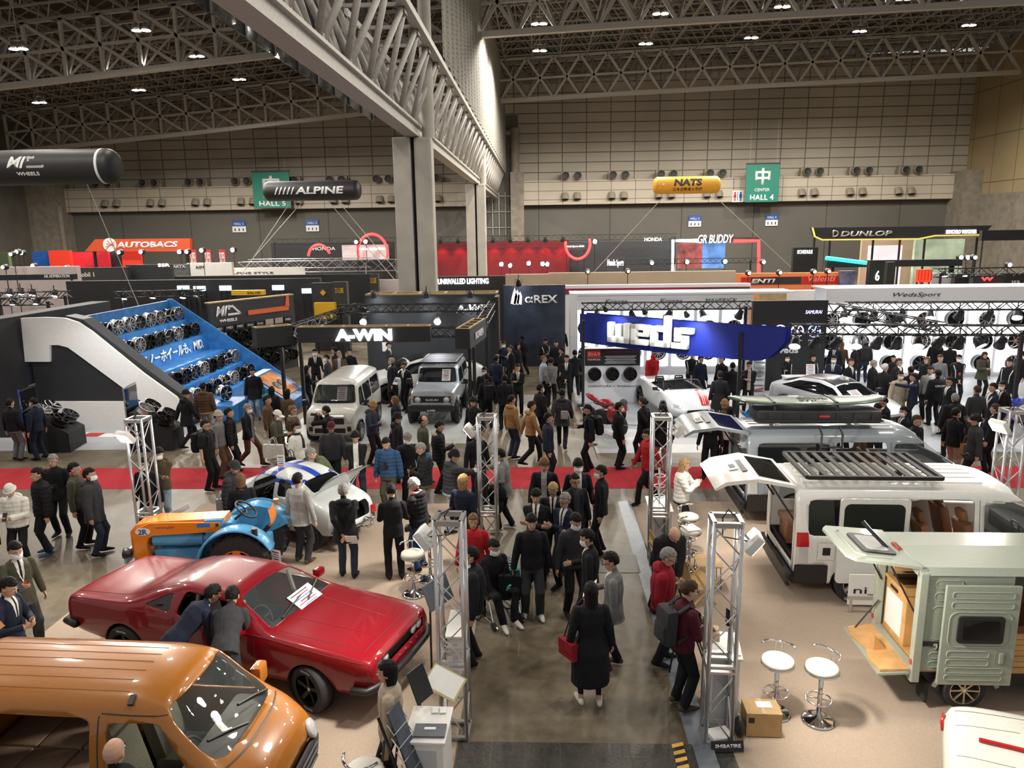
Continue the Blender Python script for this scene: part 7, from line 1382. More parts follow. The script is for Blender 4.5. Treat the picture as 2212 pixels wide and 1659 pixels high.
def backpack(key, col, label):
    t0, bk, hm, pose, st, s = PEOPLE[key]; t = thing('backpack', label, 'backpack'); b = MB()
    M = Matrix.Translation(t0.location) @ Matrix.Rotation(t0.rotation_euler.z, 4, 'Z') @ Matrix.Scale(s, 4) @ bk; t.matrix_world = M; c = cl(col)
    b.box((-.245, 0, .28), (.17, .31, .48), None, .06); b.build('pack', c, t, 50); MB().box((-.33, 0, .20), (.05, .24, .22), None, .02).build('front_pocket', c, t, 50); MB().tube([(-.20, -.05, .52), (-.20, 0, .56), (-.20, .05, .52)], .01, 5).build('grab_loop', c, t)
    for y in (-.12, .12): MB().tube([(-.17, y, .48), (-.02, y*1.05, .565), (.13, y*1.1, .45), (.13, y*1.2, .25), (-.16, y*1.2, .10)], .012, 4, r2=.026).build('strap', c, t)
    return t
def tote(key, col, label, side=-1, z=.62, w_=.36, h=.36, name='tote_bag', mark=None, x=.05):
    t0 = PEOPLE[key][0]; t = thing(name, label, 'bag', wpos(key, x, side*.36, z-h), t0.rotation_euler.z); b = MB()
    b.prism([(-w_/2, 0), (w_/2, 0), (w_*.52, h*.5), (w_/2, h), (-w_/2, h), (-w_*.52, h*.5)], lambda u, v, w: V((u, w-.05, v)), .10); b.build('bag_body', cl(col), t)
    for y in (-.045, .045): MB().tube([(-.09, y, h), (-.06, y, h+.14), (0, y, h+.18), (.06, y, h+.14), (.09, y, h)], .009, 5).build('handle', cl(col), t)
    return t
def handheld(key, label, kind='phone', x=.33, y=-.05, z=1.17):
    t0, bk, hm, pose, st, s = PEOPLE[key]; p = wpos(key, x, y, z); rz = t0.rotation_euler.z
    if kind == 'phone': t = thing('smartphone', label, 'phone', p, rz); MB().box((0, 0, 0), (.012, .075, .15), roty(-.6), .004).build('case', BLACK, t); MB().box((-.008, 0, 0), (.003, .066, .135), roty(-.6)).build('screen', DGLASS, t)
    elif kind == 'camera': t = thing('camera', label, 'camera', p, rz); MB().box((0, 0, 0), (.07, .13, .09), None, .015).build('camera_body', BLACK, t, 40); MB().lathe([(.03, 0), (.036, .04), (.04, .11), (.03, .11), (0, .10)], (.03, 0, 0), 'x', 14).build('lens', BLACK, t, 40)
    else: t = thing('leaflet', label, 'leaflet', p, rz); MB().box((0, 0, 0), (.008, .20, .28), roty(-.7)).build('paper', PAPER, t); MB().box((-.006, 0, .02), (.003, .15, .12), roty(-.7)).build('printed_block', mat('print_navy', (.05, .07, .25), .7, var=.02), t)
    return t
# ================================================================ the people (top of head in the photograph, facing angle: 0 right, 90 away, -90 to the camera)
_PK = {}
def crowd(rows):
    for r in rows.strip().split('\n'):
        if not r.strip() or r[0] == '#': continue
        a, label = r.split('|'); f = a.split(); px, py, face = int(f[0]), int(f[1]), float(f[2]); pose, style, top, pants, hair = f[3:8]; kw = {}; ex = []
        for q in f[8:]:
            if '=' in q: k, v = q.split('='); kw['pos' if k == 'y' else k] = (PY(px, py, float(v)).x, float(v), 0) if k == 'y' else float(v) if k in ('h', 'fat') else v
            else: ex.append(q)
        key = '%d_%d' % (px, py); person(key, px, py, face, pose, style, top, pants, None if hair == '-' else hair, label.strip(), ' '.join(ex), **kw)
crowd('''
20 864 80 stand jacket k g short:k|person in black jacket and grey trousers at far left, back turned
72 862 170 stand suit n n short:k mask|masked person in navy work clothes beside the black wheel stand
113 985 -80 stand open k k short:g shoes=k inner=k|grey-haired person in black coat standing behind the black puffer jacket
80 1014 -130 stand puffer k k short:k shoes=bl|person in black puffer jacket and blue shoes behind the white jacket
24 1046 -80 phone puffer w k beanie:w h=1.6 hood|woman in white beanie and white puffer jacket at the left edge
158 1003 10 stand jacket ol k short:k|person in dark olive coat half hidden behind the masked one in jeans
191 1015 15 stand parka c dj short:k mask hood fat=.02|masked person in charcoal parka and dark jeans seen from the side
342 970 -85 cross jacket le lj fringe:k mask hood|masked person in brown leather jacket and light jeans, arms crossed by the truss tower
312 992 -95 stand jacket k k short:k mask|masked person in black hidden behind the left truss tower
397 842 55 walk parka k k beanie:k nohair hood|person in black hooded coat walking past the white arch
438 829 95 stand puffer br be short:k hood|person in brown puffer jacket before the blue wheel stairs
442 910 -5 stand tee k k short:k glasses fat=.03|bearded person in black t-shirt and black trousers standing on the red carpet edge
470 890 0 stand hoodie g br beanie:be hood|person in beige beanie and grey hoodie
493 884 20 stand puffer k k short:k|person in black coat behind the beige beanie
531 871 -10 walk open k br short:g mask inner=g|grey-haired masked person in black coat and brown trousers walking right
545 797 -85 stand parka k lj short:k|person in black parka holding a teal bag in front of the wheel wall
576 857 5 stand jacket br k short:k|person with black hair in rust brown jacket
586 837 85 stand jacket k k long:k h=1.6|long-haired woman in black seen from behind, left of the booth post
620 843 60 stand jacket le k long:k h=1.6|long-haired woman in dark brown jacket beside the booth post
594 888 -5 onehand jacket ol c cap:w mask|person in cream cap and olive jacket with a big cream bag
631 879 10 stand vest br k short:l scarf:lg glasses|person in brown vest with light grey scarf
639 915 -20 stand hoodie w k short:k mask scarf:c|masked person in off-white sweatshirt carrying a black bag
660 791 30 onehand jacket k k long:k h=1.62|long-haired woman in black holding a phone left of the silver van
707 880 170 shoot jacket k k short:k|person in black photographing the front of the silver van
715 914 -85 stand hoodie c k cap:ma inner=k fat=.02|person in dark cap and black dungarees before the silver van
767 935 -80 clasp open k dj mop:k inner=w shoes=k|young person with curly hair in black jacket, hands clasped, by the white saloon
836 946 -100 look puffer bl ol short:k lanyard:k|person in blue quilted jacket looking down at a camera
800 868 -15 onehand hoodie dj k beanie:cam hood|person in yellow and black cap and navy hoodie holding a phone
853 858 170 stand jacket k k bob:l h=1.6|woman with brown bob in black top before the grey off-roader
679 979 200 bend jacket gn k short:g|grey-haired person in moss green jacket bending over the white saloon
498 998 -10 look puffer c k beanie:c hood|person in dark grey beanie and puffer jacket by the small white saloon
520 1037 110 stand jacket k dj long:l h=1.6 scarf:k y=13.0|woman with long fair hair in black jacket looking into the white saloon
642 1026 75 stand blazer lg c short:k shoes=br inner=lg tie=lg|person in light grey overcoat and brown shoes behind the tractor
740 1050 95 behind parka k dj short:g hood shoes=k|grey-haired person in black hooded jacket holding a leaflet behind the back
845 1052 105 phone suit k k short:k inner=k|person in black suit with a camera on the strap, back turned
901 1036 160 phone puffer k bl short:w glasses scarf:pk hood|person with shaved white hair, pink scarf and glasses holding a phone
857 895 5 stand hoodie k c beanie:k hood|person in black cap and hooded coat facing right near the grey off-roader
913 901 5 stand jacket ol k thin:k|balding person in dark green jacket before the grey off-roader
945 912 10 onehand puffer k k short:k hood:be|person in black puffer with cream hood holding up a phone
878 935 -60 look jacket k k short:g mask|grey-haired masked person in black looking down
916 959 -170 phone puffer k ol short:g hood:bl|person in black puffer with a blue hood reading a phone
970 974 25 reach puffer c lj beanie:k hood|person in grey puffer and light jeans reaching out an arm
1000 1029 60 stand jacket n k bob:o|fair-haired person in navy jacket beside the centre truss tower
1022 1114 -85 stand jacket r k bob:l h=1.6 inner=w|woman in bright red jacket behind the near left truss tower
1090 971 175 reach blazer g k short:k glasses lanyard inner=w tie=w shoes=w|person in grey blazer with raised hand and a coat over the arm
1038 998 180 stand jacket k k short:k mask h=1.64|masked person in black behind the centre truss tower
1023 860 -120 stand hoodie k k mop:k|person in black sweater by the booth post of the off-roader
1029 928 -60 stand jacket k k short:k|person in black jacket with white sleeve bars behind the tower lamp
1051 809 110 stand jacket k k short:k|person in black with a black backpack at the corner of the black booth
1090 812 100 stand suit k k short:k|person in black suit, back turned, in the aisle by the black booth
1072 770 60 stand jacket n n short:k|person in navy coat beside the black booth wall
1046 795 -100 stand jacket k k short:k mask glasses|masked person with glasses by the black booth post
1105 856 40 stand hoodie cam dj short:k hood|person in beige and brown hooded jacket standing in the aisle
1145 866 15 walk hoodie cam k short:k hood|person in camel jacket walking right in the aisle
1167 832 35 stand jacket k k short:k mask|masked person in black between two camel jackets
1184 895 0 stand jacket n k short:k|person in navy jacket with white arm patch
1214 840 85 walk parka c k short:k hood|person in charcoal parka with a grey sling bag walking away
1176 987 -95 walk open k k mop:l inner=lg|person in open black coat and pale shirt walking towards the camera
1249 995 -85 stand open k k mop:k mask inner=w|masked person in black coat at the aisle centre
1241 1027 -70 stand open k k short:k glasses inner=c|person with glasses in dark coat in front of a masked one
1158 1060 -95 cross suit k k fringe:k|young person in black suit with fringe, arms crossed
1196 1043 -100 look suit k k short:o glasses|person with bleached short hair in dark suit looking down
1220 1069 -125 cross suit n k short:g glasses|grey-haired person with glasses in dark suit, arms crossed
1148 1114 -85 stand hoodie k c fringe:k shoes=w|young person in black sweater holding black bags
1240 1109 -70 look jacket c k short:k mask|masked young person in grey and white varsity jacket
1276 1148 170 onehand suit k k short:k mask|masked person in black suit gesturing with one hand
1299 1009 178 stand suit k k short:k mask lanyard:r inner=k|tall masked person in black seen from the side by the ramp
1274 876 185 onehand jacket k k short:k|person in black with a black backpack facing left beside the motorcycle
1337 872 15 stand suit k k short:k mask|masked person in black suit before the open roadster
1390 861 140 behind suit k k short:b|person in black suit with hands behind, right of the masked suit
1433 878 110 stand parka k be cap:k|person in black cap and dark coat behind the tower lamp
1402 926 200 walk jacket r k short:k glasses|person in red jacket walking behind the right truss tower
1474 994 -20 clap vest w k long:o h=1.6|fair-haired woman in cream puffer vest clapping
1537 888 -110 stand suit k k short:g glasses|grey-haired person with glasses behind the raised grey tailgate
1566 866 100 stand jacket br k beanie:cam nohair|person in mustard beanie behind the grey van tailgate
1577 881 95 stand hoodie w k bob:k h=1.6|woman with black bob in cream sweater behind the grey van
1453 1150 -75 bend jacket k k - fat=.02|bald person in black leaning over the right counter
1433 1187 -15 look hoodie dr k short:g glasses hood shoes=k fat=.02|grey-haired person in dark red hoodie beside the bald one
1478 1261 20 phone jacket ma k short:b shoes=br|person in maroon jacket with grey backpack reading a leaflet
1277 1264 97 stand dress k k long:k shoes=w h=1.66|woman with long black hair in a long black dress carrying a red bag
1327 1197 172 onehand blazer g k short:k glasses shoes=br inner=w|person in grey blazer and glasses beside the woman in black
1018 1186 185 stand suit k k short:k glasses fat=.03 h=1.72|heavy-set person in black suit beside the near left truss tower
837 1434 185 stand jacket be k bob:k h=1.6 shoes=k|woman with black bob in beige top in front of the white counter
452 1292 50 lean suit n n short:k inner=w|person in navy suit leaning into the coupe window, left one
500 1297 100 lean suit c c short:k inner=w|person in dark suit leaning into the coupe window, right one
28 1172 -35 onehand blazer ol c short:k mask lanyard|masked person in dark olive suit with red badge at the left edge
4 1252 0 phone suit n k short:k|person in dark suit cut off by the left edge
242 1607 90 stand jacket k k - fat=.02|bald head seen below the open side of the orange van
679 756 -70 stand suit k k short:k mask|masked person in dark suit behind the booth post
705 768 -150 stand coat c k short:k mask|masked person in grey coat behind the silver van
732 760 -80 stand open br k short:g inner=sk|grey-haired person in brown jacket and pale blue shirt behind the silver van
754 755 -95 stand jacket k k short:k|person in black nearest the black booth wall corner
722 752 180 stand suit k k short:k|person in dark suit half hidden behind brown jacket
839 741 -20 clasp suit c c short:k|person in charcoal suit at the black booth wall, hands clasped
846 775 190 stand coat k k short:g fat=.03|grey-haired person in long black coat beside the off-roader
874 783 -120 onehand suit k k short:b glasses|person in black suit and white shirt holding papers by the off-roader
541 737 100 stand jacket k k short:k|person in black in front of the wall of dark wheels
1088 739 -100 cross jacket n n short:k mask|masked person in navy jacket with crossed arms in the far aisle
1102 748 -150 stand suit k k short:b|person in black suit touching the chin in the far aisle
1118 743 -30 stand jacket k k bob:k h=1.6|woman with black bob in the far aisle
1129 724 120 walk jacket k k short:k stripe:w|person in black with white side stripes walking in the far aisle
1176 731 -60 phone open k k short:k stripe:w inner=k|person in black and white team jacket looking at a phone
1212 707 -100 stand open k k short:k inner=k|person in black jacket before the far dark car poster
1201 737 -90 stand jacket k k short:k|person in dark clothes in front of the car poster
1214 752 170 stand suit k k short:k|person in black suit near the white wheel booth corner
1174 770 -20 stand hoodie sk k short:l glasses|person in pale blue shirt carrying a brown bag
1190 775 80 behind hoodie g k short:k|person in grey hoodie with hands behind the back
1224 769 -100 clasp suit k k short:k|person in black suit and white shirt, hands clasped, in the aisle
1242 756 95 walk suit k k short:k|person in black suit walking away along the white booth
1262 750 -80 stand open k k short:k mask inner=k|masked person beside the white display panel
1118 788 -85 chin suit k k short:k|person in black suit holding the chin, smiling
1408 820 -95 bend jacket r k cap:r y=26.8|person in red cap and red jacket bending behind the open roadster
1495 761 -100 clasp open k k short:k stripe:w inner=k|person in black and white team jacket standing under the blue sign
1514 770 -60 stand jacket n k short:k|person in navy jacket behind the blue sign post, left side
1556 804 85 stand coat k k short:k|person in long black coat, back turned, under the blue sign
1560 771 -150 stand jacket k k short:b|person in black team jacket close to the sign post
1583 785 80 stand open k k short:k stripe:w|person in black and white team jacket with back to the counter
1619 783 -100 chin open k k short:k inner=be|person in black coat with beige lapels at the leaflet rack
1641 858 175 squat jacket ub k short:k|photographer in bright blue jacket crouching with a camera
1700 772 -85 chin jacket k k bob:k mask h=1.6 stripe:w y=25.9|masked woman in team jacket behind the white counter
1756 772 -60 clasp jacket k k short:k stripe:w h=1.6 y=25.9|person in team jacket behind the white counter
1805 741 -130 stand suit n n short:k|person in navy suit in the white wheel booth, leftmost
1819 740 60 stand jacket br k long:l h=1.6|woman with long brown hair in the white wheel booth
1802 770 -120 stand suit n k short:k mask|masked person in blue shirt and navy suit behind the white hatchback
1838 776 -60 stand suit k k short:b|person in dark suit beside the black roof of the hatchback
1869 733 80 stand parka c dj thin:g|balding person with grey backpack looking at the wheels
1847 745 170 stand jacket k k short:k|person in black next to the grey backpack
1888 780 0 stand open k k short:g stripe:w inner=k|person in black and white team jacket facing right by the hatchback
1912 788 20 stand suit k k short:w|white-haired person in dark suit right of the team jacket
1930 769 -100 stand jacket k k bob:k h=1.6|woman with black hair in front of the white wheel wall
1942 776 -60 stand suit k k short:b glasses|person with glasses in dark suit before the white wheel wall
1945 804 -80 stand parka be be short:k mask|masked person in beige down coat
1977 808 165 point suit n n short:k|person in navy suit pointing to the left
1968 794 95 stand jacket k k short:k|person in black jacket lettered on the back, right of the pointing arm
2003 773 -160 stand jacket k k long:l h=1.6|woman with wavy brown hair in dark coat
2011 794 -140 stand hoodie lg k short:k hood|person in pale grey hoodie among dark jackets
2027 801 95 stand jacket k k short:k fat=.02|person in black jacket with white lettering on the back
2032 768 -90 stand hoodie g k short:b|person in grey top next to the white wheel wall
2053 741 85 stand jacket k k short:k|person in dark jacket with back turned near the far wheel wall
2024 734 60 stand open k k short:k stripe:w|person in team jacket at the far wheel wall
2072 768 -95 clasp open k k short:k mask stripe:w lanyard:k inner=k|masked person in team jacket, hands clasped
2126 761 -80 onehand parka ol k long:b h=1.62 scarf:ma|woman in olive parka with a plaid scarf at right
2182 777 -150 stand open k k short:k stripe:w inner=k|person in team jacket near the right edge by the wheel wall
2053 817 -170 stand suit k k short:k glasses|person with glasses in black jacket under the masked team member
2064 853 80 stand parka k k short:g|grey-haired person in dark coat, back turned
2112 836 95 stand jacket c k short:b|person in dark brown jacket, back turned, before the blue motorcycle
2147 830 170 stand open n n short:k stripe:w|person in navy and white team jacket leaning left
2166 826 -150 stand suit k k short:k mask|masked person in dark suit next to the navy team jacket
1831 855 100 stand suit k k short:k|person in black suit in front of the white hatchback bonnet
1915 860 175 look suit k k short:k glasses|person with glasses in black suit behind the green board
1895 872 -100 look suit k k short:k mask|masked person in black behind the green board
1954 881 -170 stand suit k k short:k mask|masked person in black suit right of the green board
1981 900 -60 stand jacket k k short:b|person with dark brown hair behind the grey van roof
2066 884 20 stand suit k be short:k mask|masked person in black suit carrying a brown paper bag
2112 899 170 call parka c k mop:k|curly-haired person in charcoal jacket talking on a phone
2152 876 130 stand suit k k short:b|person in dark suit with brown hair at the right tower
2206 760 180 stand suit k k short:k|person in dark suit cut by the right edge
''')
# ---- what they wear and carry
backpack('442_910', 'k', 'black backpack worn by the bearded person in the black t-shirt'); backpack('1478_1261', 'c', 'grey backpack worn by the person in the maroon jacket'); backpack('1051_809', 'k', 'black backpack in the aisle at the corner of the black booth')
backpack('1274_876', 'k', 'black backpack worn beside the motorcycle'); backpack('1869_733', 'c', 'dark grey backpack worn before the white wheel wall'); backpack('493_884', 'k', 'black backpack behind the grey hoodie')
t = tote('594_888', 'w', 'large cream shoulder bag hanging from the cream cap wearer', -1, .95, .50, .34, 'shoulder_bag'); t = tote('545_797', 'tl', 'teal paper bag held before the wheel wall', 1, .85, .3, .42, 'paper_bag')
for sd, lab, nm in ((-1, 'black paper bag with a teal mark held by the person in the black sweater', .05), (-1, 'teal and black paper bag just behind the black one', -.08)):
    t = tote('1148_1114', 'k' if nm > 0 else 'tl', lab, sd, .76, .34, .40, 'paper_bag', x=.06 if nm > 0 else -.16); t.rotation_euler.z = 0
    if nm > 0: text('6', .16, mat('teal_print', (.08, .5, .42), .5, var=.02), t, (0, -.056, .20), bold=.03); text('PROMAX', .03, LETW, t, (0, -.056, .07)) if 0 else None
tote('2066_884', 'cam', 'brown paper bag carried by the masked person in black suit', -1, .95, .34, .34, 'paper_bag'); tote('1174_770', 'br', 'brown briefcase under the arm of the pale blue shirt', 1, .95, .40, .28, 'briefcase'); tote('639_915', 'k', 'black sling bag of the off-white sweatshirt', -1, 1.0, .26, .34, 'sling_bag')
tote('1249_995', 'k', 'black handbag hanging behind the dark coat in the aisle', 1, .75, .3, .28, 'handbag'); tote('24_1046', 'k', 'small black quilted handbag of the woman in white', -1, .72, .22, .2, 'handbag', x=.2)
t0 = PEOPLE['1277_1264'][0]; t = thing('shoulder_bag', 'dark red shoulder bag on the woman in the black dress', 'bag', wpos('1277_1264', .02, .27, .72), t0.rotation_euler.z+.5); MB().prism([(-.15, 0), (.15, 0), (.13, .22), (-.13, .22)], lambda u, v, w: V((u, w-.05, v)), .12).build('bag_body', cl('dr'), t); b = MB(); b.prism([(-.14, .09), (.14, .09), (.135, .225), (-.135, .225)], lambda u, v, w: V((u, .07+w, v)), .012); b.build('flap', cl('dr'), t)
MB().tube([(-.12, 0, .22), (-.08, -.22, .62), (.02, -.34, .78), (.08, -.12, .60), (.12, 0, .22)], .008, 4).build('strap', BLACK, t)
t0 = PEOPLE['1214_840'][0]; t = thing('sling_bag', 'light grey sling bag on the back of the charcoal parka', 'bag', wpos('1214_840', -.22, -.08, 1.02), t0.rotation_euler.z); MB().box((0, 0, 0), (.07, .2, .24), None, .03).build('bag_body', cl('lg'), t, 40); MB().tube([(.02, -.08, -.1), (.36, .05, .0), (.2, .16, .38), (.0, .08, .12)], .012, 4).build('strap', BLACK, t)
for k, lab in (('24_1046', 'dark phone in the hands of the woman in white'), ('800_868', 'phone held by the navy hoodie before the silver van'), ('945_912', 'phone held by the black puffer with cream hood'), ('901_1036', 'phone held up by the person with pink scarf'), ('28_1172', 'phone in the hand of the olive suit at the left edge'), ('1274_876', 'phone held beside the motorcycle'), ('660_791', 'phone held left of the silver van'), ('1176_731', 'phone read in the far aisle')): handheld(k, lab, x=.34 if POSES[PEOPLE[k][3]][3].x > .2 else .36, y=-.03 if PEOPLE[k][3] == 'phone' else -.1)
handheld('916_959', 'pale phone read by the black puffer with blue hood', x=.34, y=-.03)
for k, lab, x, y, z in (('836_946', 'black camera on the chest of the blue quilted jacket', .20, 0, 1.12), ('845_1052', 'black camera at the hip of the black suit', .12, -.27, .86), ('1641_858', 'camera held by the crouching photographer', .46, 0, 1.0), ('707_880', 'camera held up to the silver van', .32, 0, 1.52), ('113_985', 'camera hanging on the chest of the grey-haired person', .17, .02, 1.12), ('2112_899', 'black camera hanging beside the charcoal jacket', .2, .25, .85)): handheld(k, lab, 'camera', x, y, z)
handheld('740_1050', 'leaflet held behind the back of the black hooded jacket', 'leaflet', -.22, -.14, .80); handheld('1478_1261', 'leaflet read by the person with the grey backpack', 'leaflet', .34, -.02, 1.16); handheld('28_1172', 'black tablet hanging from the hand of the olive suit', 'leaflet', .1, .3, .75) if 0 else None; handheld('874_783', 'papers held by the black suit at the off-roader', 'leaflet', .33, -.12, 1.12); handheld('1327_1197', 'paper held by the person in the grey blazer', 'leaflet', .34, -.1, 1.12)
t0 = PEOPLE['1090_971'][0]; t = thing('folded_coat', 'black coat hung over the arm of the grey blazer', 'coat', wpos('1090_971', .12, .36, .55), t0.rotation_euler.z); b = MB(); b.ell((0, 0, .35), (.2, .12, .2), 14); b.ell((.02, .02, .12), (.15, .10, .22), 14); b.build('cloth', cl('k'), t, True)
# back lettering
for k, s_, w_ in (('1968_794', 'weds', .22), ('2027_801', 'CERUMO', .34)):
    t, bk, hm, pose, st, sc = PEOPLE[k]; text(s_, .06, LETW, t, (-.185, 0, 1.28), rotz(R_(-90)), width=w_, ext=.004)
# ---- the person in a wheelchair
wc = P(1066, 1330); person('wheel', 0, 0, -55, 'sit', 'jacket', 'k', 'k', 'short:k', 'masked person in black sitting in a wheelchair behind the truss tower', 'mask', pos=(wc.x, wc.y, 0), shoes='w')
t = thing('wheelchair', 'wheelchair beside the near left truss tower', 'wheelchair', (wc.x, wc.y, 0), R_(-55)); b = MB()
for s in (-.25, .25): b.tube([(-.28, s, .95), (-.2, s, .46), (.30, s, .44), (.42, s, .12), (.55, s, .10)], .014, 6); b.bar((-.2, s, .46), (-.15, s, .12), .03); b.bar((-.15, s, .14), (.4, s, .14), .025); b.bar((-.24, s, .68), (.2, s, .68), .04)
b.bar((-.2, -.25, .46), (-.2, .25, .46), .025); b.build('frame', CHROME, t)
for s in (-.29, .29):
    o = MB().tube([(-.12+.29*cos(a), s, .295+.29*sin(a)) for a in [2*pi*i/28 for i in range(28)]], .016, 6, closed=True).build('wheel', RUBBER, t, True); b = MB()
    for i in range(10): b.bar((-.12, s, .295), (-.12+.28*cos(2*pi*i/10), s, .295+.28*sin(2*pi*i/10)), .004)
    b.build('spokes', CHROME, o); MB().lathe([(.07, -.02), (.08, 0), (.07, .02)], (.42, s*.85, .085), 'y', 14).build('caster', RUBBER, t)
MB().box((.02, 0, .45), (.42, .46, .04), None, .01).build('seat', MBLK, t); MB().box((-.25, 0, .72), (.03, .46, .42), roty(-.12)).build('backrest', MBLK, t)
# ================================================================ aluminium truss towers and the things on the carpets
def tower(label, x, y, rz, lamp, H=2.8, w_=.30, to=None, power=0, on_=True):
    t = thing('truss_tower', label, 'truss tower', (x, y, .006), R_(rz)); h = w_/2
    for i in (-1, 1):
        for j in (-1, 1): MB().tube([(i*h, j*h, 0), (i*h, j*h, H)], .025, 8).build('main_tube', ALU, t, True)
    b = MB(); C4 = [(-h, -h), (h, -h), (h, h), (-h, h)]
    for z0, n in ((.06, 2), (1.06, 5)):
        st = (.86/2 if n == 2 else (H-1.12)/5)
        for k in range(n):
            for q in range(4): a, c = C4[q], C4[(q+1) % 4]; s = (k+q) % 2; b.tube([V((*(a if s else c), z0+k*st)), V((*(c if s else a), z0+(k+1)*st))], .009, 5)
    b.build('lacing', ALU, t)
    for z, k in ((.03, 0), (.96, 1), (1.03, 1), (H-.03, 2)):
        b = MB()
        for q in range(4): b.bar(V((*C4[q], z)), V((*C4[(q+1) % 4], z)), .03 if k < 2 else .06, .05)
        b.build(('base_frame', 'joint_frame', 'top_frame')[k], ALU, t)
    if lamp:
        a = R_(lamp-rz); d = V((cos(a), sin(a), 0)); M = rotz(a) @ roty(R_(38)); c = d*.30+V((0, 0, H-.28)); b = MB(); b.box(c, (.10, .30, .24), M, .02); o = b.build('floodlight', PLASTIC_W, t, 40); MB().box(c+M @ V((.052, 0, 0)), (.006, .26, .20), M).build('lamp_face', glow('flood_warm', (1, .93, .80), 30) if on_ else CLEAR_L, o); MB().bar(d*.12+V((0, 0, H-.1)), c-M @ V((.05, 0, 0)), .03).build('lamp_arm', ALU, t)
        b = MB(); b.tube([d*.1+V((0, .05, H)), V((.02, .0, H+.10)), V((-.05, -.05, H+.02)), V((-.02, .05, H-.25)), c], .009, 5); b.build('cable', BLACK, t, True)
        if power: p = rotz(R_(rz)) @ (c+d*.12)+V((x, y, 0)); light('SPOT', p, p+rotz(R_(rz)) @ (M @ V((1, 0, 0))), power, (1, .93, .82), .12, 120, .7)
    return t
tower('silver truss tower by the coupe, near left', -1.05, 8.0, -3, 172, power=330); tower('silver truss tower on the right carpet near the stools', 2.09, 7.95, -3, -5, power=330)
tower('silver truss tower behind the red jacket, centre left', -.95, 12.75, -2, 178, power=330); tower('silver truss tower at the far end of the right counter', 2.13, 12.7, -2, 8, power=330, on_=False)
tower('silver truss tower behind the tractor at left', -7.25, 12.7, -2, -110, power=330); tower('silver truss tower at the right edge behind the grey van', 8.35, 13.0, -2, 200, power=330)
light('SPOT', (-6.9, 12.6, 2.9), (-4.5, 9.5, .8), 260, (1, .93, .82), .15, 110, .7); light('SPOT', (2.4, 8.0, 2.7), (4.6, 9.6, .5), 220, (1, .93, .82), .15, 120, .7)
# ---- bar stools
WLEA = mat('white_leather', (.66, .63, .55), .45, var=.03)
def stool(label, x, y, rz, first=None):
    if first: return dup(first, (x, y, .012), R_(rz), label)
    t = thing('bar_stool', label, 'bar stool', (x, y, .012), R_(rz), 'chrome bar stools')
    MB().lathe([(0, .075), (.03, .07), (.06, .04), (.17, .02), (.20, .008), (.20, 0), (0, 0)], (0, 0, 0), 'z', 32).build('base', CHROME, t, True); MB().lathe([(.028, .05), (.028, .68)], (0, 0, 0), 'z', 14).build('column', CHROME, t, True); MB().lathe([(0, .76), (.16, .76), (.19, .745), (.195, .71), (.18, .675), (0, .67)], (0, 0, 0), 'z', 32).build('seat_cushion', WLEA, t, True); MB().lathe([(.197, .70), (.205, .69), (.197, .672)], (0, 0, 0), 'z', 32, None, False).build('seat_ring', CHROME, t, True)
    b = MB(); b.tube([(.15*cos(2*pi*i/24), .15*sin(2*pi*i/24)-.02, .30) for i in range(24)], .010, 6, closed=True)
    for a in (.6, 2.2, 3.8, 5.4): b.bar((.02*cos(a), .02*sin(a), .30), (.15*cos(a), .15*sin(a)-.02, .30), .012)
    b.build('footrest', CHROME, t, True); b = MB(); b.tube([(.20*cos(a), .20*sin(a), .875+.03*abs(cos(a))) for a in [R_(15+15*i) for i in range(11)]], .016, 8); b.build('back_rail', CHROME, t, True)
    for s in (-.035, .035): MB().tube([(s, .196, .87), (s, .205, .70), (s*.9, .16, .66)], .007, 5).build('rail_rod', CHROME, t)
    return t
s0 = stool('white bar stool beside the cardboard box', 2.93, 8.42, -20); stool('white bar stool nearest the camper, farther from the box', 3.42, 8.28, -60, s0); stool('white bar stool left of the near left truss tower, front one', -2.15, 11.5, 20, s0); stool('white bar stool left of the near left truss tower, back one', -1.95, 12.05, 60, s0); stool('white bar stool with papers on its seat', 2.66, 12.5, 80, s0); stool('bar stool behind the one with papers', 2.75, 13.15, 40, s0); stool('white bar stool cut off by the bottom edge', -1.78, 6.42, 160, s0)
t = thing('paper_stack', 'papers lying on a bar stool seat by the right counter', 'papers', (2.66, 12.5, .775), .3); MB().box((0, 0, .01), (.24, .3, .02)).build('sheets', PAPER, t)
# ---- counters
def counter(label, x, y, w_, d, h, rz=0): t = thing('counter', label, 'counter', (x, y, .006), R_(rz)); MB().box((0, 0, h/2), (w_-.06, d-.06, h)).build('cabinet', WHITE, t); MB().box((0, 0, h+.015), (w_, d, .03), None, .006).build('counter_top', PLASTIC_W, t); MB().box((0, -d/2+.028, h*.5), (w_-.2, .006, h*.8)).build('door_panel', GREYP, t); return t
c1 = counter('white counter at the bottom left of the aisle', -1.2, 6.93, .44, .6, .86, -2); c2 = counter('white counter beside the right truss tower', 2.24, 8.45, .44, .62, .90, -8); c3 = counter('white counter behind the far right truss tower', 2.22, 13.25, .44, .8, .92, -2); counter('white counter behind the near left truss tower', -1.12, 9.0, .26, .7, .86)
def lay(name, label, cat, x, y, z, w_, d, th, m, rz=0, part='cover'): t = thing(name, label, cat, (x, y, z), R_(rz)); MB().box((0, 0, th/2), (w_, d, th)).build(part, m, t); return t
t = lay('ring_binder', 'dark grey folder on the bottom left counter', 'folder', -1.17, 6.80, .902, .33, .20, .02, mat('folder_grey', (.10, .115, .13), .5, var=.1)); MB().box((0, .02, .022), (.12, .04, .002)).build('label_strip', PAPER, t)
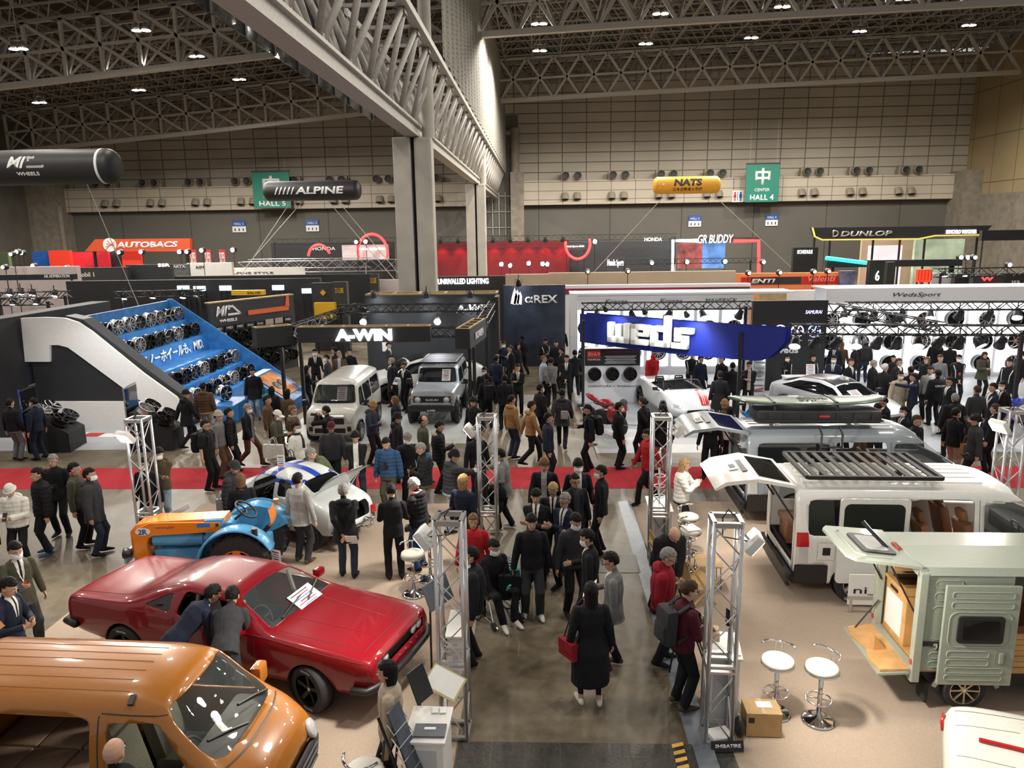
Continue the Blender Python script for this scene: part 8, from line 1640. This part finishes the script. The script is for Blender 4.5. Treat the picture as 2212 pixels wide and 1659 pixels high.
for i in range(2): lay('card_stack', ('left', 'right')[i]+' pile of business cards on the bottom left counter', 'cards', -1.16+i*.085, 7.14, .902, .07, .10, .015, PAPER, 4)
t = thing('clipboard_stand', 'tilted clipboard stand behind the bottom left counter', 'stand', (-1.10, 7.5, .006)); MB().bar((0, .05, 0), (0, .0, .98), .03).build('leg', CHROME, t); MB().box((0, 0, 1.0), (.42, .30, .012), rotz(-.5) @ rotx(.5) @ roty(.35)).build('board', mat('board_edge', (.45, .40, .16), .5), t); MB().box((0, 0, 1.008), (.38, .26, .004), rotz(-.5) @ rotx(.5) @ roty(.35)).build('sheet', PAPER, t)
t = thing('easel_picture', 'black framed panel on an easel behind the near left tower', 'easel', (-1.42, 9.35, .006), R_(60)); MB().box((0, 0, 1.15), (.5, .03, .36), rotx(-.4)).build('panel', mat('panel_slate', (.10, .12, .14), .5, var=.1), t); [MB().bar((s, .0, 0), (s*.5, .06, 1.3), .02).build('leg', BLACK, t) for s in (-.2, .2)]
def zig(label, x, y, rz, n=6):
    t = thing('brochure_rack', label, 'brochure rack', (x, y, .006), R_(rz))
    for s in (-.15, .15): MB().bar((s, -.28, 0), (s, .16, 1.25), .022).build('leg', BLACK, t); MB().bar((s, .25, 0), (s, .10, 1.0), .02).build('leg', BLACK, t)
    for i in range(n):
        z = .38+i*.14; y_ = -.28+.44*z/1.25-.03; b = MB(); b.tube([(-.14, y_, z+.1), (-.14, y_-.08, z), (.14, y_-.08, z), (.14, y_, z+.1)], .005, 4); q = b.build('wire_shelf', CHROME, t); MB().box((0, y_-.04, z+.08), (.22, .02, .26), rotx(-.35)).build('brochure', mat('brochure_slate', (.06, .075, .10), .5, var=.3), q)
    return t
zig('black brochure rack left of the bottom counter', -1.44, 6.62, 70); zig('black brochure rack on the aisle side of the right counter', 2.02, 9.15, 95, 7)
t = thing('info_board', 'black framed board on a stand at the bottom left', 'stand', (-1.36, 7.3, .006), R_(60)); MB().bar((0, 0, 0), (0, 0, 1.0), .025).build('leg', BLACK, t); MB().box((0, -.02, 1.12), (.26, .02, .36), rotx(-.4)).build('frame', BLACK, t)
t = thing('tablet_stand', 'dark tablet on a pole inside the right truss tower', 'stand', (2.24, 8.16, .006)); MB().bar((0, 0, 0), (0, 0, 1.35), .02).build('pole', STEEL, t); MB().box((0, -.02, 1.45), (.02, .14, .22), rotz(.4)).build('tablet', BLACK, t)
lay('paper_fan', 'printed flyers spread on the right counter', 'flyers', 2.24, 8.3, .943, .36, .2, .012, PAPER, -8); lay('wooden_box', 'pale wooden box on the right counter', 'box', 2.14, 8.62, .943, .2, .2, .10, TIMB, -8)
t = thing('cardboard_box', 'closed brown cardboard box beside the right truss tower', 'box', (2.66, 8.10, .012), R_(-2)); KR = mat('kraft_board', (.45, .29, .13), .8, var=.08, sc=10); MB().box((0, 0, .155), (.42, .30, .31), None, .006).build('carton', KR, t); MB().box((0, 0, .312), (.05, .30, .004)).build('tape', mat('tape_tan', (.5, .36, .18), .4), t); MB().box((.03, .03, .315), (.18, .12, .003)).build('shipping_label', PAPER, t); MB().box((-.15, -.152, .22), (.07, .003, .07)).build('handling_mark', BLACK, t)
t = thing('document_bag', 'black bag on the floor between the tower and the cardboard box', 'bag', (2.37, 7.98, .012)); b = MB(); b.ell((0, 0, .12), (.07, .10, .13), 14); b.build('bag_body', BLACK, t, True)
lay('paper_pile', 'printed papers piled at the foot of the right truss tower', 'papers', 2.12, 7.9, .05, .26, .22, .05, PAPER, 15); lay('plastic_bag', 'crumpled clear bag with boxes behind the cardboard box', 'bag', 2.6, 8.42, .012, .22, .18, .14, mat('clear_plastic', (.6, .58, .56), .2, a=.5), 10)
t = thing('floor_sign', 'small black sign with white letters at the tower foot', 'sign', (2.16, 7.70, .012), R_(3)); MB().box((0, 0, .06), (.38, .02, .12), rotx(-.35)).build('plate', BLACK, t); text('SHIBATIRE', .04, LETW, t, (0, -.022, .082), rotx(-.35), width=.30, bold=.03, ext=.003); text('MOTOR SPORT', .022, LETW, t, (0, -.006, .032), rotx(-.35), width=.24, ext=.003, bold=.02)
# ---- folding wood furniture on the right carpet
t = thing('folding_table', 'low wooden folding table with black wire legs on the right carpet', 'table', (2.86, 11.95, .012), R_(-4)); MB().box((0, 0, .40), (.42, .52, .02), None, .004).build('table_top', WOOD, t)
for s in (-1, 1): MB().tube([(s*.18, -.22, .39), (s*.20, -.24, 0), (s*.20, .24, 0), (s*.18, .22, .39)], .007, 5).build('wire_leg', BLACK, t)
for i, (x, y, rz, lab) in enumerate(((2.52, 11.3, 25, 'wooden folding chair with a canvas seat behind the bald person'), (2.2, 11.85, -10, 'second wooden folding chair by the far right tower'))):
    t = thing('folding_chair', lab, 'chair', (x, y, .012), R_(rz)); b = MB(); b.grid(lambda u, v: V((.25-.5*u, (v-.5)*.46, .40-.10*sin(pi*u))), 6, 2); b.build('canvas_seat', mat('canvas_tan', (.50, .33, .13), .8, var=.08), t, True); b = MB(); b.grid(lambda u, v: V((-.22-.14*u, (v-.5)*.46, .42+.42*u)), 4, 2); b.build('canvas_back', MATS['canvas_tan'], t, True)
    for s in (-.24, .24): MB().bar((.28, s, .44), (-.30, s, 0), .03).build('leg', WOOD, t); MB().bar((-.36, s, .88), (.24, s, 0), .03).build('leg', WOOD, t)
t = thing('wire_rack', 'white wire display rack on the far right counter', 'rack', (2.22, 13.25, .957)); b = MB()
for z in (.15, .35, .55): b.tube([(.1*cos(2*pi*i/12), .1*sin(2*pi*i/12), z) for i in range(12)], .006, 4, closed=True); [b.tube([(.1*cos(a), .1*sin(a), z), (.16*cos(a), .16*sin(a), z+.1)], .006, 4) for a in (0, 1.57, 3.14, 4.71)]
b.bar((0, 0, 0), (0, 0, .7), .02); b.build('wire', LETW, t)
lay('brochure_pile', 'brochures laid on the far right counter', 'brochures', 2.2, 13.0, .957, .3, .22, .02, PAPER, 5)
t = thing('easel_sign', 'silver sign holder at the left truss tower', 'stand', (-6.75, 12.75, .006), R_(20)); MB().bar((0, 0, 0), (0, 0, .9), .025).build('pole', ALU, t); MB().box((0, 0, .98), (.5, .02, .10), roty(-.4)).build('plate', PAPER, t)
t = thing('waste_bin', 'yellow and white canister behind the navy jacket', 'bin', (-1.45, 13.3, .006)); MB().lathe([(.13, 0), (.14, .45), (0, .45)], (0, 0, 0), 'z', 18).build('can', YEL, t); MB().lathe([(.145, .45), (.145, .6), (.08, .66), (0, .66)], (0, 0, 0), 'z', 18).build('lid', PLASTIC_W, t)
for o in bpy.data.objects:
    if o.name.startswith('alloy_wheel') and o.location.y < -40: o.location = (-14.3, 28.9, 3.02)
bpy.data.scenes.remove(SCR)
